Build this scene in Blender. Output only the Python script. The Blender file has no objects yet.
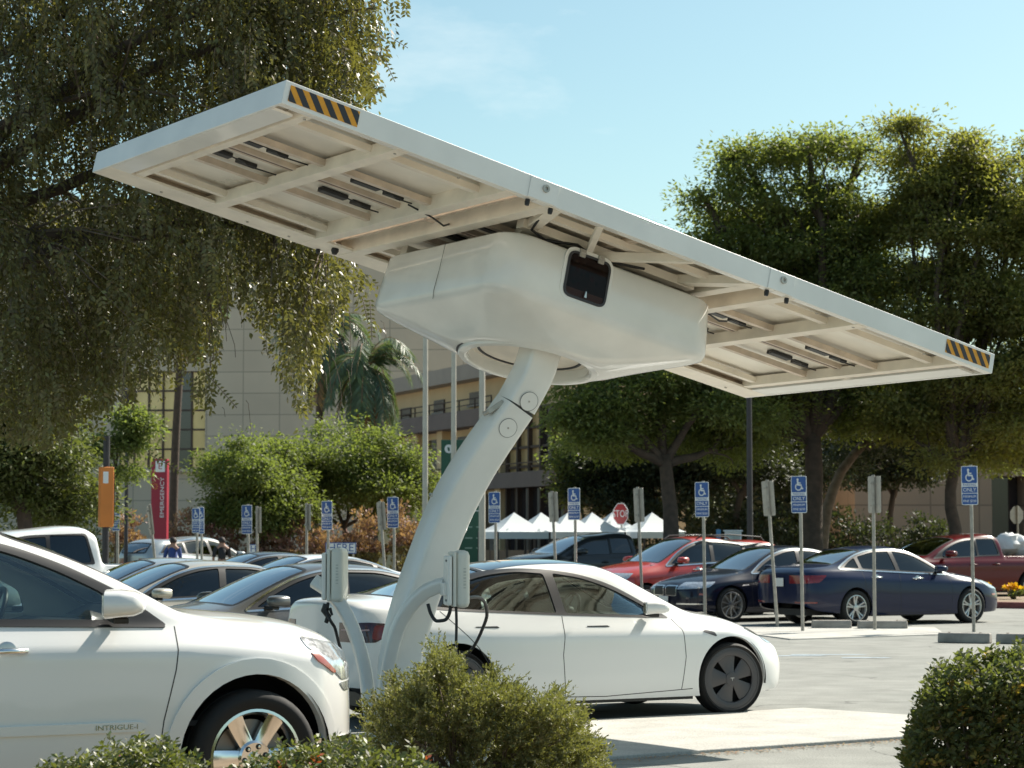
import bpy, bmesh, math, random
import numpy as np
from mathutils import Vector, Matrix, Quaternion
from mathutils.bvhtree import BVHTree
from mathutils.interpolate import poly_3d_calc
PI = math.pi
R = math.radians
sc = bpy.context.scene
col = sc.collection
random.seed(7)
rng = np.random.default_rng(7)

# ---------------------------------------------------------------- camera numbers
FPX, PITCH, CAMH = 2270.0, 0.0668, 1.652

def ray(px, py):
    x = (px-512)/FPX; z = -(py-384)/FPX
    c, s = math.cos(PITCH), math.sin(PITCH)
    return Vector((x, c-s*z, s+c*z))

def at(px, py, Y):
    """the world point seen at that pixel, Y metres in front of the camera"""
    d = ray(px, py); return Vector((0, 0, CAMH)) + d*(Y/d.y)

def gnd(px, py, z=0.0):
    d = ray(px, py); s = (z-CAMH)/d.z
    return Vector((d.x*s, d.y*s, z))

# ---------------------------------------------------------------- materials
MATS = {}
def nodes(name):
    m = bpy.data.materials.new(name); m.use_nodes = True
    nt = m.node_tree; b = nt.nodes['Principled BSDF']
    MATS[name] = m
    return m, nt, b

def setin(b, **k):
    for a, v in k.items():
        a = a.replace('_', ' ')
        if a in b.inputs:
            b.inputs[a].default_value = v

def c4(c):
    return (c[0], c[1], c[2], 1.0)

def mat(name, color, rough=0.5, metal=0.0, noise=0.0, nscale=8.0, bump=0.0, bscale=60.0, coat=0.0, trans=0.0, spec=0.5, island=0.0, dirt=None):
    m, nt, b = nodes(name)
    setin(b, Base_Color=c4(color), Roughness=rough, Metallic=metal, Coat_Weight=coat, Coat_Roughness=0.04, Specular_IOR_Level=spec)
    tc = nt.nodes.new('ShaderNodeTexCoord')
    last = None
    if noise > 0:
        n = nt.nodes.new('ShaderNodeTexNoise'); n.inputs['Scale'].default_value = nscale; n.inputs['Detail'].default_value = 6
        nt.links.new(tc.outputs['Object'], n.inputs['Vector'])
        mr = nt.nodes.new('ShaderNodeMapRange'); mr.inputs[1].default_value = 0.3; mr.inputs[2].default_value = 0.7
        mr.inputs[3].default_value = 1-noise; mr.inputs[4].default_value = 1+noise
        nt.links.new(n.outputs['Fac'], mr.inputs[0])
        hs = nt.nodes.new('ShaderNodeHueSaturation'); hs.inputs['Color'].default_value = c4(color)
        nt.links.new(mr.outputs[0], hs.inputs['Value'])
        nt.links.new(hs.outputs[0], b.inputs['Base Color']); last = hs
        mr2 = nt.nodes.new('ShaderNodeMapRange'); mr2.inputs[3].default_value = max(0, rough-noise*0.6); mr2.inputs[4].default_value = min(1, rough+noise*0.6)
        nt.links.new(n.outputs['Fac'], mr2.inputs[0]); nt.links.new(mr2.outputs[0], b.inputs['Roughness'])
    if island > 0:
        g = nt.nodes.new('ShaderNodeNewGeometry')
        hs = nt.nodes.new('ShaderNodeHueSaturation'); hs.inputs['Color'].default_value = c4(color)
        if last: nt.links.new(last.outputs[0], hs.inputs['Color'])
        mr = nt.nodes.new('ShaderNodeMapRange'); mr.inputs[3].default_value = 1-island; mr.inputs[4].default_value = 1+island
        nt.links.new(g.outputs['Random Per Island'], mr.inputs[0]); nt.links.new(mr.outputs[0], hs.inputs['Value'])
        m2 = nt.nodes.new('ShaderNodeMath'); m2.operation = 'MULTIPLY'; m2.inputs[1].default_value = 7.31
        fr = nt.nodes.new('ShaderNodeMath'); fr.operation = 'FRACT'
        nt.links.new(g.outputs['Random Per Island'], m2.inputs[0]); nt.links.new(m2.outputs[0], fr.inputs[0])
        mr3 = nt.nodes.new('ShaderNodeMapRange'); mr3.inputs[3].default_value = 0.46; mr3.inputs[4].default_value = 0.53
        nt.links.new(fr.outputs[0], mr3.inputs[0]); nt.links.new(mr3.outputs[0], hs.inputs['Hue'])
        nt.links.new(hs.outputs[0], b.inputs['Base Color']); last = hs
    if bump > 0:
        n = nt.nodes.new('ShaderNodeTexNoise'); n.inputs['Scale'].default_value = bscale; n.inputs['Detail'].default_value = 5
        nt.links.new(tc.outputs['Object'], n.inputs['Vector'])
        bp = nt.nodes.new('ShaderNodeBump'); bp.inputs['Strength'].default_value = bump; bp.inputs['Distance'].default_value = 0.02
        nt.links.new(n.outputs['Fac'], bp.inputs['Height']); nt.links.new(bp.outputs[0], b.inputs['Normal'])
    if trans > 0:
        out = [x for x in nt.nodes if x.type == 'OUTPUT_MATERIAL'][0]
        t = nt.nodes.new('ShaderNodeBsdfTranslucent'); t.inputs['Color'].default_value = c4([min(1, color[0]*1.9), min(1, color[1]*2.0), color[2]*0.8])
        mx = nt.nodes.new('ShaderNodeMixShader'); mx.inputs[0].default_value = trans
        nt.links.new(b.outputs[0], mx.inputs[1]); nt.links.new(t.outputs[0], mx.inputs[2]); nt.links.new(mx.outputs[0], out.inputs[0])
    return m

def glass_mat(name, tint, mixamt, rough=0.01, spec_boost=1.5):
    """thin window glass: lets tinted light through, mirrors more at grazing angles"""
    m = bpy.data.materials.new(name); m.use_nodes = True; nt = m.node_tree
    for n in list(nt.nodes): nt.nodes.remove(n)
    out = nt.nodes.new('ShaderNodeOutputMaterial')
    tr = nt.nodes.new('ShaderNodeBsdfTransparent'); tr.inputs[0].default_value = c4(tint)
    gl = nt.nodes.new('ShaderNodeBsdfGlossy'); gl.inputs['Roughness'].default_value = rough; gl.inputs[0].default_value = (0.95, 0.98, 1, 1)
    fr = nt.nodes.new('ShaderNodeFresnel'); fr.inputs[0].default_value = spec_boost
    ad = nt.nodes.new('ShaderNodeMath'); ad.operation = 'ADD'; ad.use_clamp = True; ad.inputs[1].default_value = mixamt
    mx = nt.nodes.new('ShaderNodeMixShader')
    nt.links.new(fr.outputs[0], ad.inputs[0]); nt.links.new(ad.outputs[0], mx.inputs[0])
    nt.links.new(tr.outputs[0], mx.inputs[1]); nt.links.new(gl.outputs[0], mx.inputs[2]); nt.links.new(mx.outputs[0], out.inputs[0])
    MATS[name] = m
    return m

def paint(name, color, metal=0.0, rough=0.28, flake=0.0):
    m, nt, b = nodes(name)
    setin(b, Base_Color=c4(color), Roughness=rough, Metallic=metal, Coat_Weight=1.0, Coat_Roughness=0.03, Specular_IOR_Level=0.5)
    if max(color) < 0.15: setin(b, Specular_IOR_Level=0.1, Coat_Weight=0.75)
    tc = nt.nodes.new('ShaderNodeTexCoord')
    n = nt.nodes.new('ShaderNodeTexNoise'); n.inputs['Scale'].default_value = 2.5; n.inputs['Detail'].default_value = 8
    nt.links.new(tc.outputs['Object'], n.inputs['Vector'])
    mr = nt.nodes.new('ShaderNodeMapRange'); mr.inputs[1].default_value = 0.35; mr.inputs[2].default_value = 0.75
    mr.inputs[3].default_value = 0.03; mr.inputs[4].default_value = 0.16      # a film of road dust dulls the lacquer in patches
    nt.links.new(n.outputs['Fac'], mr.inputs[0]); nt.links.new(mr.outputs[0], b.inputs['Coat Roughness'])
    return m

# ---------------------------------------------------------------- tagging
def tag(o, label=None, cat=None, group=None, kind=None):
    if label: o['label'] = label
    if cat: o['category'] = cat
    if group: o['group'] = group
    if kind: o['kind'] = kind
    return o

def thing(name, label, cat, loc=(0, 0, 0), rz=0.0, group=None, rot=None):
    o = bpy.data.objects.new(name, None); col.objects.link(o)
    o.empty_display_size = 0.2
    o.location = loc; o.rotation_euler = rot if rot else (0, 0, rz)
    return tag(o, label, cat, group)

def finish(me, name, m, parent=None, smooth=True, ang=35, bevel=0, loc=None, rot=None):
    if m is not None:
        me.materials.clear(); me.materials.append(m)
    if smooth:
        me.polygons.foreach_set('use_smooth', [True]*len(me.polygons))
        if ang < 180: me.set_sharp_from_angle(angle=R(ang))
    me.update()
    o = bpy.data.objects.new(name, me); col.objects.link(o)
    if parent: o.parent = parent
    if loc: o.location = loc
    if rot: o.rotation_euler = rot
    if bevel:
        b = o.modifiers.new('bevel', 'BEVEL'); b.width = bevel; b.segments = 2; b.limit_method = 'ANGLE'; b.angle_limit = R(40)
        b.harden_normals = True
    return o

def copy_tree(o, parent=None):
    c = o.copy(); col.objects.link(c)
    if parent: c.parent = parent
    for ch in o.children: copy_tree(ch, c)
    return c

class MB:
    """collects shapes; build() links them as one mesh object"""
    def __init__(s): s.v = []; s.f = []
    def add(s, vs, fs):
        n = len(s.v); s.v += [tuple(p) for p in vs]; s.f += [tuple(i+n for i in f) for f in fs]; return s
    def box(s, c, d, rot=None):
        x, y, z = d[0]/2, d[1]/2, d[2]/2
        vs = [Vector((sx*x, sy*y, sz*z)) for sz in (-1, 1) for sy in (-1, 1) for sx in (-1, 1)]
        if rot is not None: vs = [rot @ p for p in vs]
        vs = [p+Vector(c) for p in vs]
        return s.add(vs, [(0, 2, 3, 1), (4, 5, 7, 6), (0, 1, 5, 4), (2, 6, 7, 3), (0, 4, 6, 2), (1, 3, 7, 5)])
    def beam(s, a, b, w, h, up=Vector((0, 0, 1))):
        a = Vector(a); b = Vector(b); d = b-a; L = d.length; d.normalize()
        sx = d.cross(up).normalized(); sz = sx.cross(d)
        M = Matrix((d, -sx, sz)).transposed()
        return s.box((a+b)/2, (L, w, h), M)
    def tube(s, path, rad, n=10, cap=True, closed=False):
        P = [Vector(p) for p in path]; N = len(P)
        rs = rad if isinstance(rad, (list, tuple)) else [rad]*N
        vs = []; fs = []
        t0 = (P[1]-P[0]).normalized()
        up = Vector((0, 0, 1)) if abs(t0.z) < 0.9 else Vector((1, 0, 0))
        u = t0.cross(up).normalized(); 
        for i in range(N):
            if closed: t = (P[(i+1) % N]-P[i-1]).normalized()
            else: t = (P[min(i+1, N-1)]-P[max(i-1, 0)]).normalized()
            u = (u-t*u.dot(t)).normalized(); w = t.cross(u)
            for k in range(n):
                a = 2*PI*k/n
                vs.append(P[i]+(u*math.cos(a)+w*math.sin(a))*rs[i])
        M = N if closed else N-1
        for i in range(M):
            for k in range(n):
                a = i*n+k; b = i*n+(k+1) % n; j = (i+1) % N
                fs.append((a, b, j*n+(k+1) % n, j*n+k))
        if cap and not closed:
            fs.append(tuple(range(n-1, -1, -1))); fs.append(tuple((N-1)*n+k for k in range(n)))
        return s.add(vs, fs)
    def cyl(s, a, b, r, n=16, r2=None):
        return s.tube([a, b], [r, r if r2 is None else r2], n)
    def lathe(s, prof, n=24, M=None, close=False):
        """prof: (radius, height) pairs turned about z, then moved by M"""
        vs = []; fs = []; k = len(prof)
        for i in range(n):
            a = 2*PI*i/n
            for r, z in prof:
                p = Vector((r*math.cos(a), r*math.sin(a), z)); vs.append(M @ p if M else p)
        for i in range(n):
            j = (i+1) % n
            for q in range(k if close else k-1):
                q2 = (q+1) % k
                fs.append((i*k+q, j*k+q, j*k+q2, i*k+q2))
        if not close:
            if prof[0][0] > 1e-6: fs.append(tuple(i*k for i in range(n-1, -1, -1)))
            if prof[-1][0] > 1e-6: fs.append(tuple(i*k+k-1 for i in range(n)))
        return s.add(vs, fs)
    def prism(s, poly, lo, hi, fn):
        """poly of (a,b) pairs; fn(a,b,t) gives the point; t = lo..hi"""
        n = len(poly)
        vs = [fn(a, b, lo) for a, b in poly]+[fn(a, b, hi) for a, b in poly]
        fs = [tuple(range(n-1, -1, -1)), tuple(range(n, 2*n))]+[(i, (i+1) % n, n+(i+1) % n, n+i) for i in range(n)]
        return s.add(vs, fs)
    def ringprism(s, outer, inner, lo, hi, fn):
        n = len(outer)
        vs = [fn(a, b, t) for t in (lo, hi) for P in (outer, inner) for a, b in P]
        fs = []
        for i in range(n):
            j = (i+1) % n
            fs += [(i, j, n+j, n+i), (2*n+i, 3*n+i, 3*n+j, 2*n+j), (i, 2*n+i, 2*n+j, j), (n+i, n+j, 3*n+j, 3*n+i)]
        return s.add(vs, fs)
    def mesh(s, name='m', fixn=True):
        me = bpy.data.meshes.new(name); me.from_pydata(s.v, [], s.f); me.validate()
        if fixn:
            bm = bmesh.new(); bm.from_mesh(me); bmesh.ops.recalc_face_normals(bm, faces=bm.faces); bm.to_mesh(me); bm.free()
        return me
    def build(s, name, m, parent=None, **k):
        return finish(s.mesh(name), name, m, parent, **k)

def rounded(poly, r, n=4):
    """round the corners of a polygon; r is one radius or one for each corner"""
    out = []; N = len(poly)
    for i in range(N):
        p = Vector(poly[i]); a = Vector(poly[i-1]); b = Vector(poly[(i+1) % N])
        rr = r[i] if isinstance(r, (list, tuple)) else r
        if rr <= 0: out.append(tuple(p)); continue
        da = (a-p); db = (b-p); d = min(rr, da.length*0.45, db.length*0.45)
        A = p+da.normalized()*d; B = p+db.normalized()*d
        for k in range(n+1):
            t = k/n
            q = A*(1-t)**2+p*2*t*(1-t)+B*t*t; out.append(tuple(q))
    return out

def offset_poly(poly, d):
    """push a polygon outwards by d (vertex normals)"""
    N = len(poly); area = sum(poly[i][0]*poly[(i+1) % N][1]-poly[(i+1) % N][0]*poly[i][1] for i in range(N))
    sg = 1 if area > 0 else -1; out = []
    for i in range(N):
        p = Vector(poly[i]); a = (p-Vector(poly[i-1])); b = (Vector(poly[(i+1) % N])-p)
        if a.length < 1e-7: a = b
        if b.length < 1e-7: b = a
        a.normalize(); b.normalize()
        n = (Vector((a.y, -a.x))+Vector((b.y, -b.x)))
        if n.length < 1e-6: n = Vector((a.y, -a.x))
        n.normalize(); c = max(0.5, n.dot(Vector((a.y, -a.x))))
        out.append(tuple(p+n*(d*sg/c)))
    return out

def text_mesh(txt, size, extr=0.001, align='CENTER'):
    cu = bpy.data.curves.new('t', 'FONT'); cu.body = txt; cu.size = size; cu.extrude = extr; cu.align_x = align; cu.align_y = 'CENTER'
    cu.resolution_u = 3
    o = bpy.data.objects.new('t', cu); col.objects.link(o)
    dg = bpy.context.evaluated_depsgraph_get(); me = bpy.data.meshes.new_from_object(o.evaluated_get(dg))
    bpy.data.objects.remove(o); return me
def add_text(mb, txt, size, fn, sx=1.0, extr=0.001):
    """fn maps (x, y, z) of the lettering to a point"""
    me = text_mesh(txt, size, extr)
    mb.add([fn(v.co.x*sx, v.co.y, v.co.z) for v in me.vertices], [tuple(p.vertices) for p in me.polygons])
    bpy.data.meshes.remove(me)

def pchip(xs, ys, x):
    xs = np.array(xs, float); ys = np.array(ys, float); x = np.clip(np.asarray(x, float), xs[0], xs[-1])
    h = np.diff(xs); d = np.diff(ys)/h; m = np.zeros(len(xs))
    for i in range(1, len(xs)-1):
        if d[i-1]*d[i] > 0:
            w1 = 2*h[i]+h[i-1]; w2 = h[i]+2*h[i-1]; m[i] = (w1+w2)/(w1/d[i-1]+w2/d[i])
    m[0] = d[0]; m[-1] = d[-1]
    k = np.clip(np.searchsorted(xs, x, side='right')-1, 0, len(h)-1)
    t = (x-xs[k])/h[k]
    return ((1+2*t)*(1-t)**2*ys[k]+t*(1-t)**2*h[k]*m[k]+t*t*(3-2*t)*ys[k+1]+t*t*(t-1)*h[k]*m[k+1])
# ================================================================= CARS
white_paint = paint('white_paint', (0.80, 0.80, 0.78))
pearl_paint = paint('pearl_paint', (0.78, 0.77, 0.74))
blue_paint = paint('dark_blue_paint', (0.006, 0.012, 0.045), metal=0.0, rough=0.3)
black_blue_paint = paint('blackish_blue_paint', (0.006, 0.008, 0.022), metal=0.0, rough=0.3)
red_paint = paint('red_paint', (0.42, 0.03, 0.02))
maroon_paint = paint('maroon_paint', (0.10, 0.006, 0.010))
grey_paint = paint('dark_grey_paint', (0.035, 0.038, 0.042), metal=0.4, rough=0.35)
champagne_paint = paint('champagne_paint', (0.55, 0.50, 0.41), metal=0.4, rough=0.35)
silver_paint = paint('grey_blue_paint', (0.36, 0.40, 0.42), metal=0.4, rough=0.35)
bronze_paint = paint('grey_brown_paint', (0.13, 0.13, 0.128), metal=0.4, rough=0.35)
black_trim = mat('black_trim', (0.012, 0.012, 0.013), 0.45)
rubber = mat('rubber', (0.013, 0.0125, 0.012), 0.8, noise=0.25, nscale=14)
well_dark = mat('wheel_well', (0.01, 0.01, 0.01), 0.95)
chrome = mat('chrome', (0.85, 0.85, 0.84), 0.16, metal=1.0, noise=0.05, nscale=10)
alloy = mat('alloy', (0.5, 0.5, 0.5), 0.28, metal=0.9)
dark_alloy = mat('dark_alloy', (0.075, 0.072, 0.075), 0.42, metal=0.3)
disc_metal = mat('brake_disc', (0.25, 0.23, 0.21), 0.45, metal=0.8)
seat_dark = mat('seat_cloth', (0.03, 0.03, 0.032), 0.8, bump=0.2)
seat_grey = mat('grey_leather', (0.12, 0.115, 0.11), 0.6, bump=0.2)
dash_mat = mat('dashboard_plastic', (0.035, 0.035, 0.037), 0.6)
roof_black = mat('roof_glass_black', (0.02, 0.03, 0.04), 0.06, coat=1.0, spec=0.8)
red_lens = mat('red_lens', (0.17, 0.006, 0.010), 0.12, coat=1.0)
smoked_lens = mat('smoked_lens', (0.045, 0.008, 0.012), 0.12, coat=1.0)
lens_streak = mat('lens_streak', (0.45, 0.30, 0.30), 0.3)
clear_lens = mat('lamp_housing', (0.55, 0.57, 0.6), 0.12, metal=0.6, coat=1.0, noise=0.3, nscale=30)
amber_lens = mat('amber_lens', (0.34, 0.075, 0.05), 0.2, coat=1.0)
seam_dark = mat('seam', (0.03, 0.03, 0.03), 0.8)
plate_white = mat('plate_white', (0.7, 0.7, 0.68), 0.4)
glass_clear = glass_mat('clear_car_glass', (0.84, 0.90, 0.87), 0.03)
glass_wind = glass_mat('windscreen_glass', (0.76, 0.82, 0.80), 0.34)
glass_tint = glass_mat('tinted_car_glass', (0.16, 0.17, 0.18), 0.04)
glass_dark = glass_mat('dark_roof_glass', (0.02, 0.025, 0.03), 0.07)

def car_surface(S, lvl=2):
    """S: feature curves (x -> value); gives the smooth outer skin as (verts, quads, vertex normals)"""
    cv = S['curves']; xs = S['stations']
    g = lambda k: pchip([p[0] for p in cv[k]], [p[1] for p in cv[k]], xs)
    zb, wl, zm, wm, zs, ws, zg, wg, zr, wr, zc = [g(k) for k in ('zb', 'wl', 'zm', 'wm', 'zs', 'ws', 'zg', 'wg', 'zr', 'wr', 'zc')]
    rows = []
    for i in range(len(xs)):
        half = [(wl[i], zb[i]), (wm[i]*0.55+wl[i]*0.45+0.006, zb[i]*0.75+zm[i]*0.25), (wm[i], zm[i]), ((wm[i]+ws[i])/2+0.004, (zm[i]+zs[i])/2), (ws[i], zs[i]), (wg[i], zg[i]),
                ((wg[i]+wr[i])/2+0.012, (zg[i]+zr[i])/2+0.004), (wr[i], zr[i]), (wr[i]*0.62, zr[i]+(zc[i]-zr[i])*0.72), (0, zc[i])]
        full = [(-w, z) for w, z in half]+[(w, z) for w, z in half[-2::-1]]
        rows.append([(xs[i], y, z) for y, z in full])
    n = len(rows[0]); vs = [p for r in rows for p in r]; fs = []
    for i in range(len(rows)-1):
        for k in range(n-1):
            fs.append((i*n+k, i*n+k+1, (i+1)*n+k+1, (i+1)*n+k))
    for base, flip in ((0, False), ((len(rows)-1)*n, True)):
        for k in range((n-1)//2):
            a, b, c, d = base+k, base+k+1, base+n-2-k, base+n-1-k
            f = (a, b, c, d) if b != c else (a, b, d)
            fs.append(f[::-1] if not flip else f)
    me = bpy.data.meshes.new('skin'); me.from_pydata(vs, [], fs)
    bm = bmesh.new(); bm.from_mesh(me); bmesh.ops.recalc_face_normals(bm, faces=bm.faces)
    cl = bm.edges.layers.float.new('crease_edge')
    for e in bm.edges:
        k1, k2 = e.verts[0].index % n, e.verts[1].index % n
        if e.verts[0].index//n != e.verts[1].index//n and k1 == k2:
            kk = min(k1, n-1-k1)
            e[cl] = S.get('crease', {}).get(kk, 0.0)
        if e.is_boundary: e[cl] = 0.6
    bm.to_mesh(me); bm.free()
    o = bpy.data.objects.new('tmp', me); col.objects.link(o)
    m = o.modifiers.new('s', 'SUBSURF'); m.levels = lvl; m.render_levels = lvl
    dg = bpy.context.evaluated_depsgraph_get(); out = bpy.data.meshes.new_from_object(o.evaluated_get(dg))
    bpy.data.objects.remove(o); bpy.data.meshes.remove(me)
    V = np.array([v.co for v in out.vertices]); N = np.array([v.normal for v in out.vertices]); F = [tuple(p.vertices) for p in out.polygons]
    bpy.data.meshes.remove(out)
    # normals outwards?
    cidx = np.argmax(V[:, 2]); 
    if N[cidx, 2] < 0: F = [f[::-1] for f in F]; N = -N
    return V, F, N

def strip(pts, w):
    """a thin polygon that follows a polyline"""
    P = [Vector(p) for p in pts]; L = []; Rr = []
    for i, p in enumerate(P):
        t = (P[min(i+1, len(P)-1)]-P[max(i-1, 0)]).normalized(); n = Vector((-t.y, t.x))*w/2
        L.append(tuple(p+n)); Rr.append(tuple(p-n))
    return L+Rr[::-1]
YP = lambda a, b, t: Vector((a, t, b))           # side-view polygon extruded along y
class Frame:
    """a flat projection: polygon coordinates (a, b) and depth t"""
    def __init__(s, o, ux, uy, n=None):
        s.o = Vector(o); s.ux = Vector(ux).normalized(); s.uy = Vector(uy).normalized()
        s.n = Vector(n).normalized() if n is not None else s.ux.cross(s.uy)
    def ab(s, p): q = p-s.o; return (q.dot(s.ux), q.dot(s.uy))
    def t(s, p): return (p-s.o).dot(s.n)
SIDE = Frame((0, 0, 0), (1, 0, 0), (0, 0, 1), (0, 1, 0))
TOPF = Frame((0, 0, 0), (1, 0, 0), (0, 1, 0))
ENDF = Frame((0, 0, 0), (0, 1, 0), (0, 0, 1))

def inside(P, a, b):
    c = False; n = len(P); j = n-1
    for i in range(n):
        xi, yi = P[i]; xj, yj = P[j]
        if (yi > b) != (yj > b) and a < (xj-xi)*(b-yi)/(yj-yi)+xi: c = not c
        j = i
    return c

class Skin:
    def __init__(s, S, lvl=2):
        s.V, s.F, s.N = car_surface(S, lvl)
        s.Vv = [Vector(v) for v in s.V]; s.Nv = [Vector(v) for v in s.N]
        s.bvh = BVHTree.FromPolygons(s.Vv, s.F)
        s.lo = np.array([s.V[list(f)].min(0) for f in s.F]); s.hi = np.array([s.V[list(f)].max(0) for f in s.F])
    def normal_at(s, p):
        loc, nf, idx, d = s.bvh.find_nearest(p)
        f = s.F[idx]; w = poly_3d_calc([s.Vv[i] for i in f], loc)
        n = Vector((0, 0, 0))
        for i, a in zip(f, w): n += s.Nv[i]*a
        return n.normalized()
    def bm(s, fr=None, P=None, t0=-9, t1=9):
        """bmesh of the whole skin, or only of the faces near the polygon"""
        bm = bmesh.new()
        if fr is None: F = s.F
        else:
            M = np.array([fr.ux, fr.uy, fr.n]); q = (s.V-np.array(fr.o)) @ M.T; P_ = np.array(P)
            lo = P_.min(0)-.01; hi = P_.max(0)+.01; F = []
            for f in s.F:
                w = q[list(f)]; a = w.min(0); b = w.max(0)
                if a[0] < hi[0] and b[0] > lo[0] and a[1] < hi[1] and b[1] > lo[1] and a[2] < t1 and b[2] > t0: F.append(f)
        mp = {}
        for f in F:
            for i in f:
                if i not in mp: mp[i] = bm.verts.new(s.V[i])
            bm.faces.new([mp[i] for i in f])
        return bm
    @staticmethod
    def score(bm, fr, P, t0, t1, cut_t=False):
        """cut the faces along the polygon's edges"""
        Pa = [Vector(p) for p in P]; n = len(Pa)
        lo = (min(p.x for p in Pa), min(p.y for p in Pa)); hi = (max(p.x for p in Pa), max(p.y for p in Pa))
        def box(f):
            q = [fr.ab(v.co) for v in f.verts]; xs = [a for a, b in q]; ys = [b for a, b in q]
            return min(xs), min(ys), max(xs), max(ys)
        cand = {}
        for f in bm.faces:
            t = [fr.t(v.co) for v in f.verts]
            if max(t) < t0 or min(t) > t1: continue
            b = box(f)
            if b[0] <= hi[0] and b[2] >= lo[0] and b[1] <= hi[1] and b[3] >= lo[1]: cand[f] = b
        def bis(fs, co, no):
            g = set(fs)
            for f in fs: g.update(f.edges); g.update(f.verts)
            r = bmesh.ops.bisect_plane(bm, geom=list(g), dist=1e-5, plane_co=co, plane_no=no)
            for f in fs: cand.pop(f, None)
            for x in r['geom']:
                if isinstance(x, bmesh.types.BMFace) and x.is_valid: cand[x] = box(x)
            for f in fs:
                if f.is_valid: cand[f] = box(f)
        e = 1e-4
        for i in range(n):
            a, b = Pa[i], Pa[(i+1) % n]
            if (b-a).length < 1e-6: continue
            x0, x1, y0, y1 = min(a.x, b.x)-e, max(a.x, b.x)+e, min(a.y, b.y)-e, max(a.y, b.y)+e
            fs = [f for f, q in cand.items() if q[0] <= x1 and q[2] >= x0 and q[1] <= y1 and q[3] >= y0]
            if not fs: continue
            d = (b-a); no = fr.ux*(-d.y)+fr.uy*d.x
            bis(fs, fr.o+fr.ux*a.x+fr.uy*a.y, no.normalized())
        if cut_t:
            for tt in (t0, t1):
                fs = list(cand.keys())
                if fs: bis(fs, fr.o+fr.n*tt, fr.n)
    @staticmethod
    def faces_in(bm, fr, P, t0, t1):
        lo = (min(p[0] for p in P), min(p[1] for p in P)); hi = (max(p[0] for p in P), max(p[1] for p in P))
        out = []
        for f in bm.faces:
            c = f.calc_center_median(); t = fr.t(c)
            if t < t0 or t > t1: continue
            a, b = fr.ab(c)
            if a < lo[0] or a > hi[0] or b < lo[1] or b > hi[1]: continue
            if inside(P, a, b): out.append(f)
        return out
    def solid(s, bm, outer, inner, name, m, parent, sides=True):
        bm.verts.index_update(); vs = [v.co.copy() for v in bm.verts]; ns = [s.normal_at(p) for p in vs]
        F = [tuple(v.index for v in f.verts) for f in bm.faces]; n = len(vs)
        bd = []
        for e in bm.edges:
            if len(e.link_faces) == 1:
                l = e.link_loops[0]; bd.append((l.vert.index, l.link_loop_next.vert.index))
        V = [p+q*outer for p, q in zip(vs, ns)]+[p+q*inner for p, q in zip(vs, ns)]
        fs = F+[tuple(i+n for i in f[::-1]) for f in F]+[(b, a, a+n, b+n) for a, b in bd]
        me = bpy.data.meshes.new(name); me.from_pydata(V, [], fs)
        me.polygons.foreach_set('use_smooth', [True]*len(fs))
        me.update()
        ln = []
        k = len(F)
        for i, p in enumerate(me.polygons):
            if i < k: ln += [tuple(ns[v]) for v in p.vertices]
            elif i < 2*k: ln += [tuple(-ns[v-n]) for v in p.vertices]
            else: ln += [tuple(p.normal)]*len(p.vertices)
        me.normals_split_custom_set(ln)
        me.materials.append(m)
        o = bpy.data.objects.new(name, me); col.objects.link(o)
        if parent: o.parent = parent
        return o

SIDES = ((0.2, 1.3), (-1.3, -0.2))
def decal(sk, name, m, parent, fr, P, t0, t1, out=0.002, inn=-0.004, holes=(), cut_t=False):
    """a piece of the skin inside polygon P, as a thin solid of its own"""
    bm = sk.bm(fr, P, t0, t1)
    Skin.score(bm, fr, P, t0, t1, cut_t)
    for h in holes: Skin.score(bm, fr, h, t0, t1)
    keep = set(Skin.faces_in(bm, fr, P, t0, t1))
    for h in holes: keep -= set(Skin.faces_in(bm, fr, h, t0, t1))
    bmesh.ops.delete(bm, geom=[f for f in bm.faces if f not in keep], context='FACES')
    if not bm.faces: bm.free(); return None
    o = sk.solid(bm, out, inn, name, m, parent); bm.free()
    return o
def both(sk, name, m, parent, P, y0=0.2, **k):
    return [decal(sk, name, m, parent, SIDE, P, *((y0, 1.3) if sd > 0 else (-1.3, -y0)), cut_t=y0 > .25, **k) for sd in (1, -1)]

def plane_fn(p0, ux, uy):
    p0 = Vector(p0); ux = Vector(ux).normalized(); uy = Vector(uy).normalized(); n = ux.cross(uy)
    return lambda a, b, t: p0+ux*a+uy*b+n*t
def screen_poly(S, key, grow=0.0):
    """windscreen / rear window outline given as (x_bottom, z_bottom, half_bottom, x_top, z_top, half_top, bow)"""
    xb, zb, hb, xt, zt, ht, bow = S[key]
    L = math.hypot(xt-xb, zt-zb)
    top = []; bot = []
    for k in range(9):
        t = -1+2*k/8
        bot.append((t*hb, -bow*(1-t*t))); top.append((-t*ht, L+bow*0.35*(1-t*t)))
    P = rounded(bot+top, [0.07 if i in (0, 8, 9, 17) else 0 for i in range(18)], 3)
    if grow: P = offset_poly(P, grow)
    return P, Frame((xb, 0, zb), (0, 1, 0), (xt-xb, 0, zt-zb))

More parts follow.
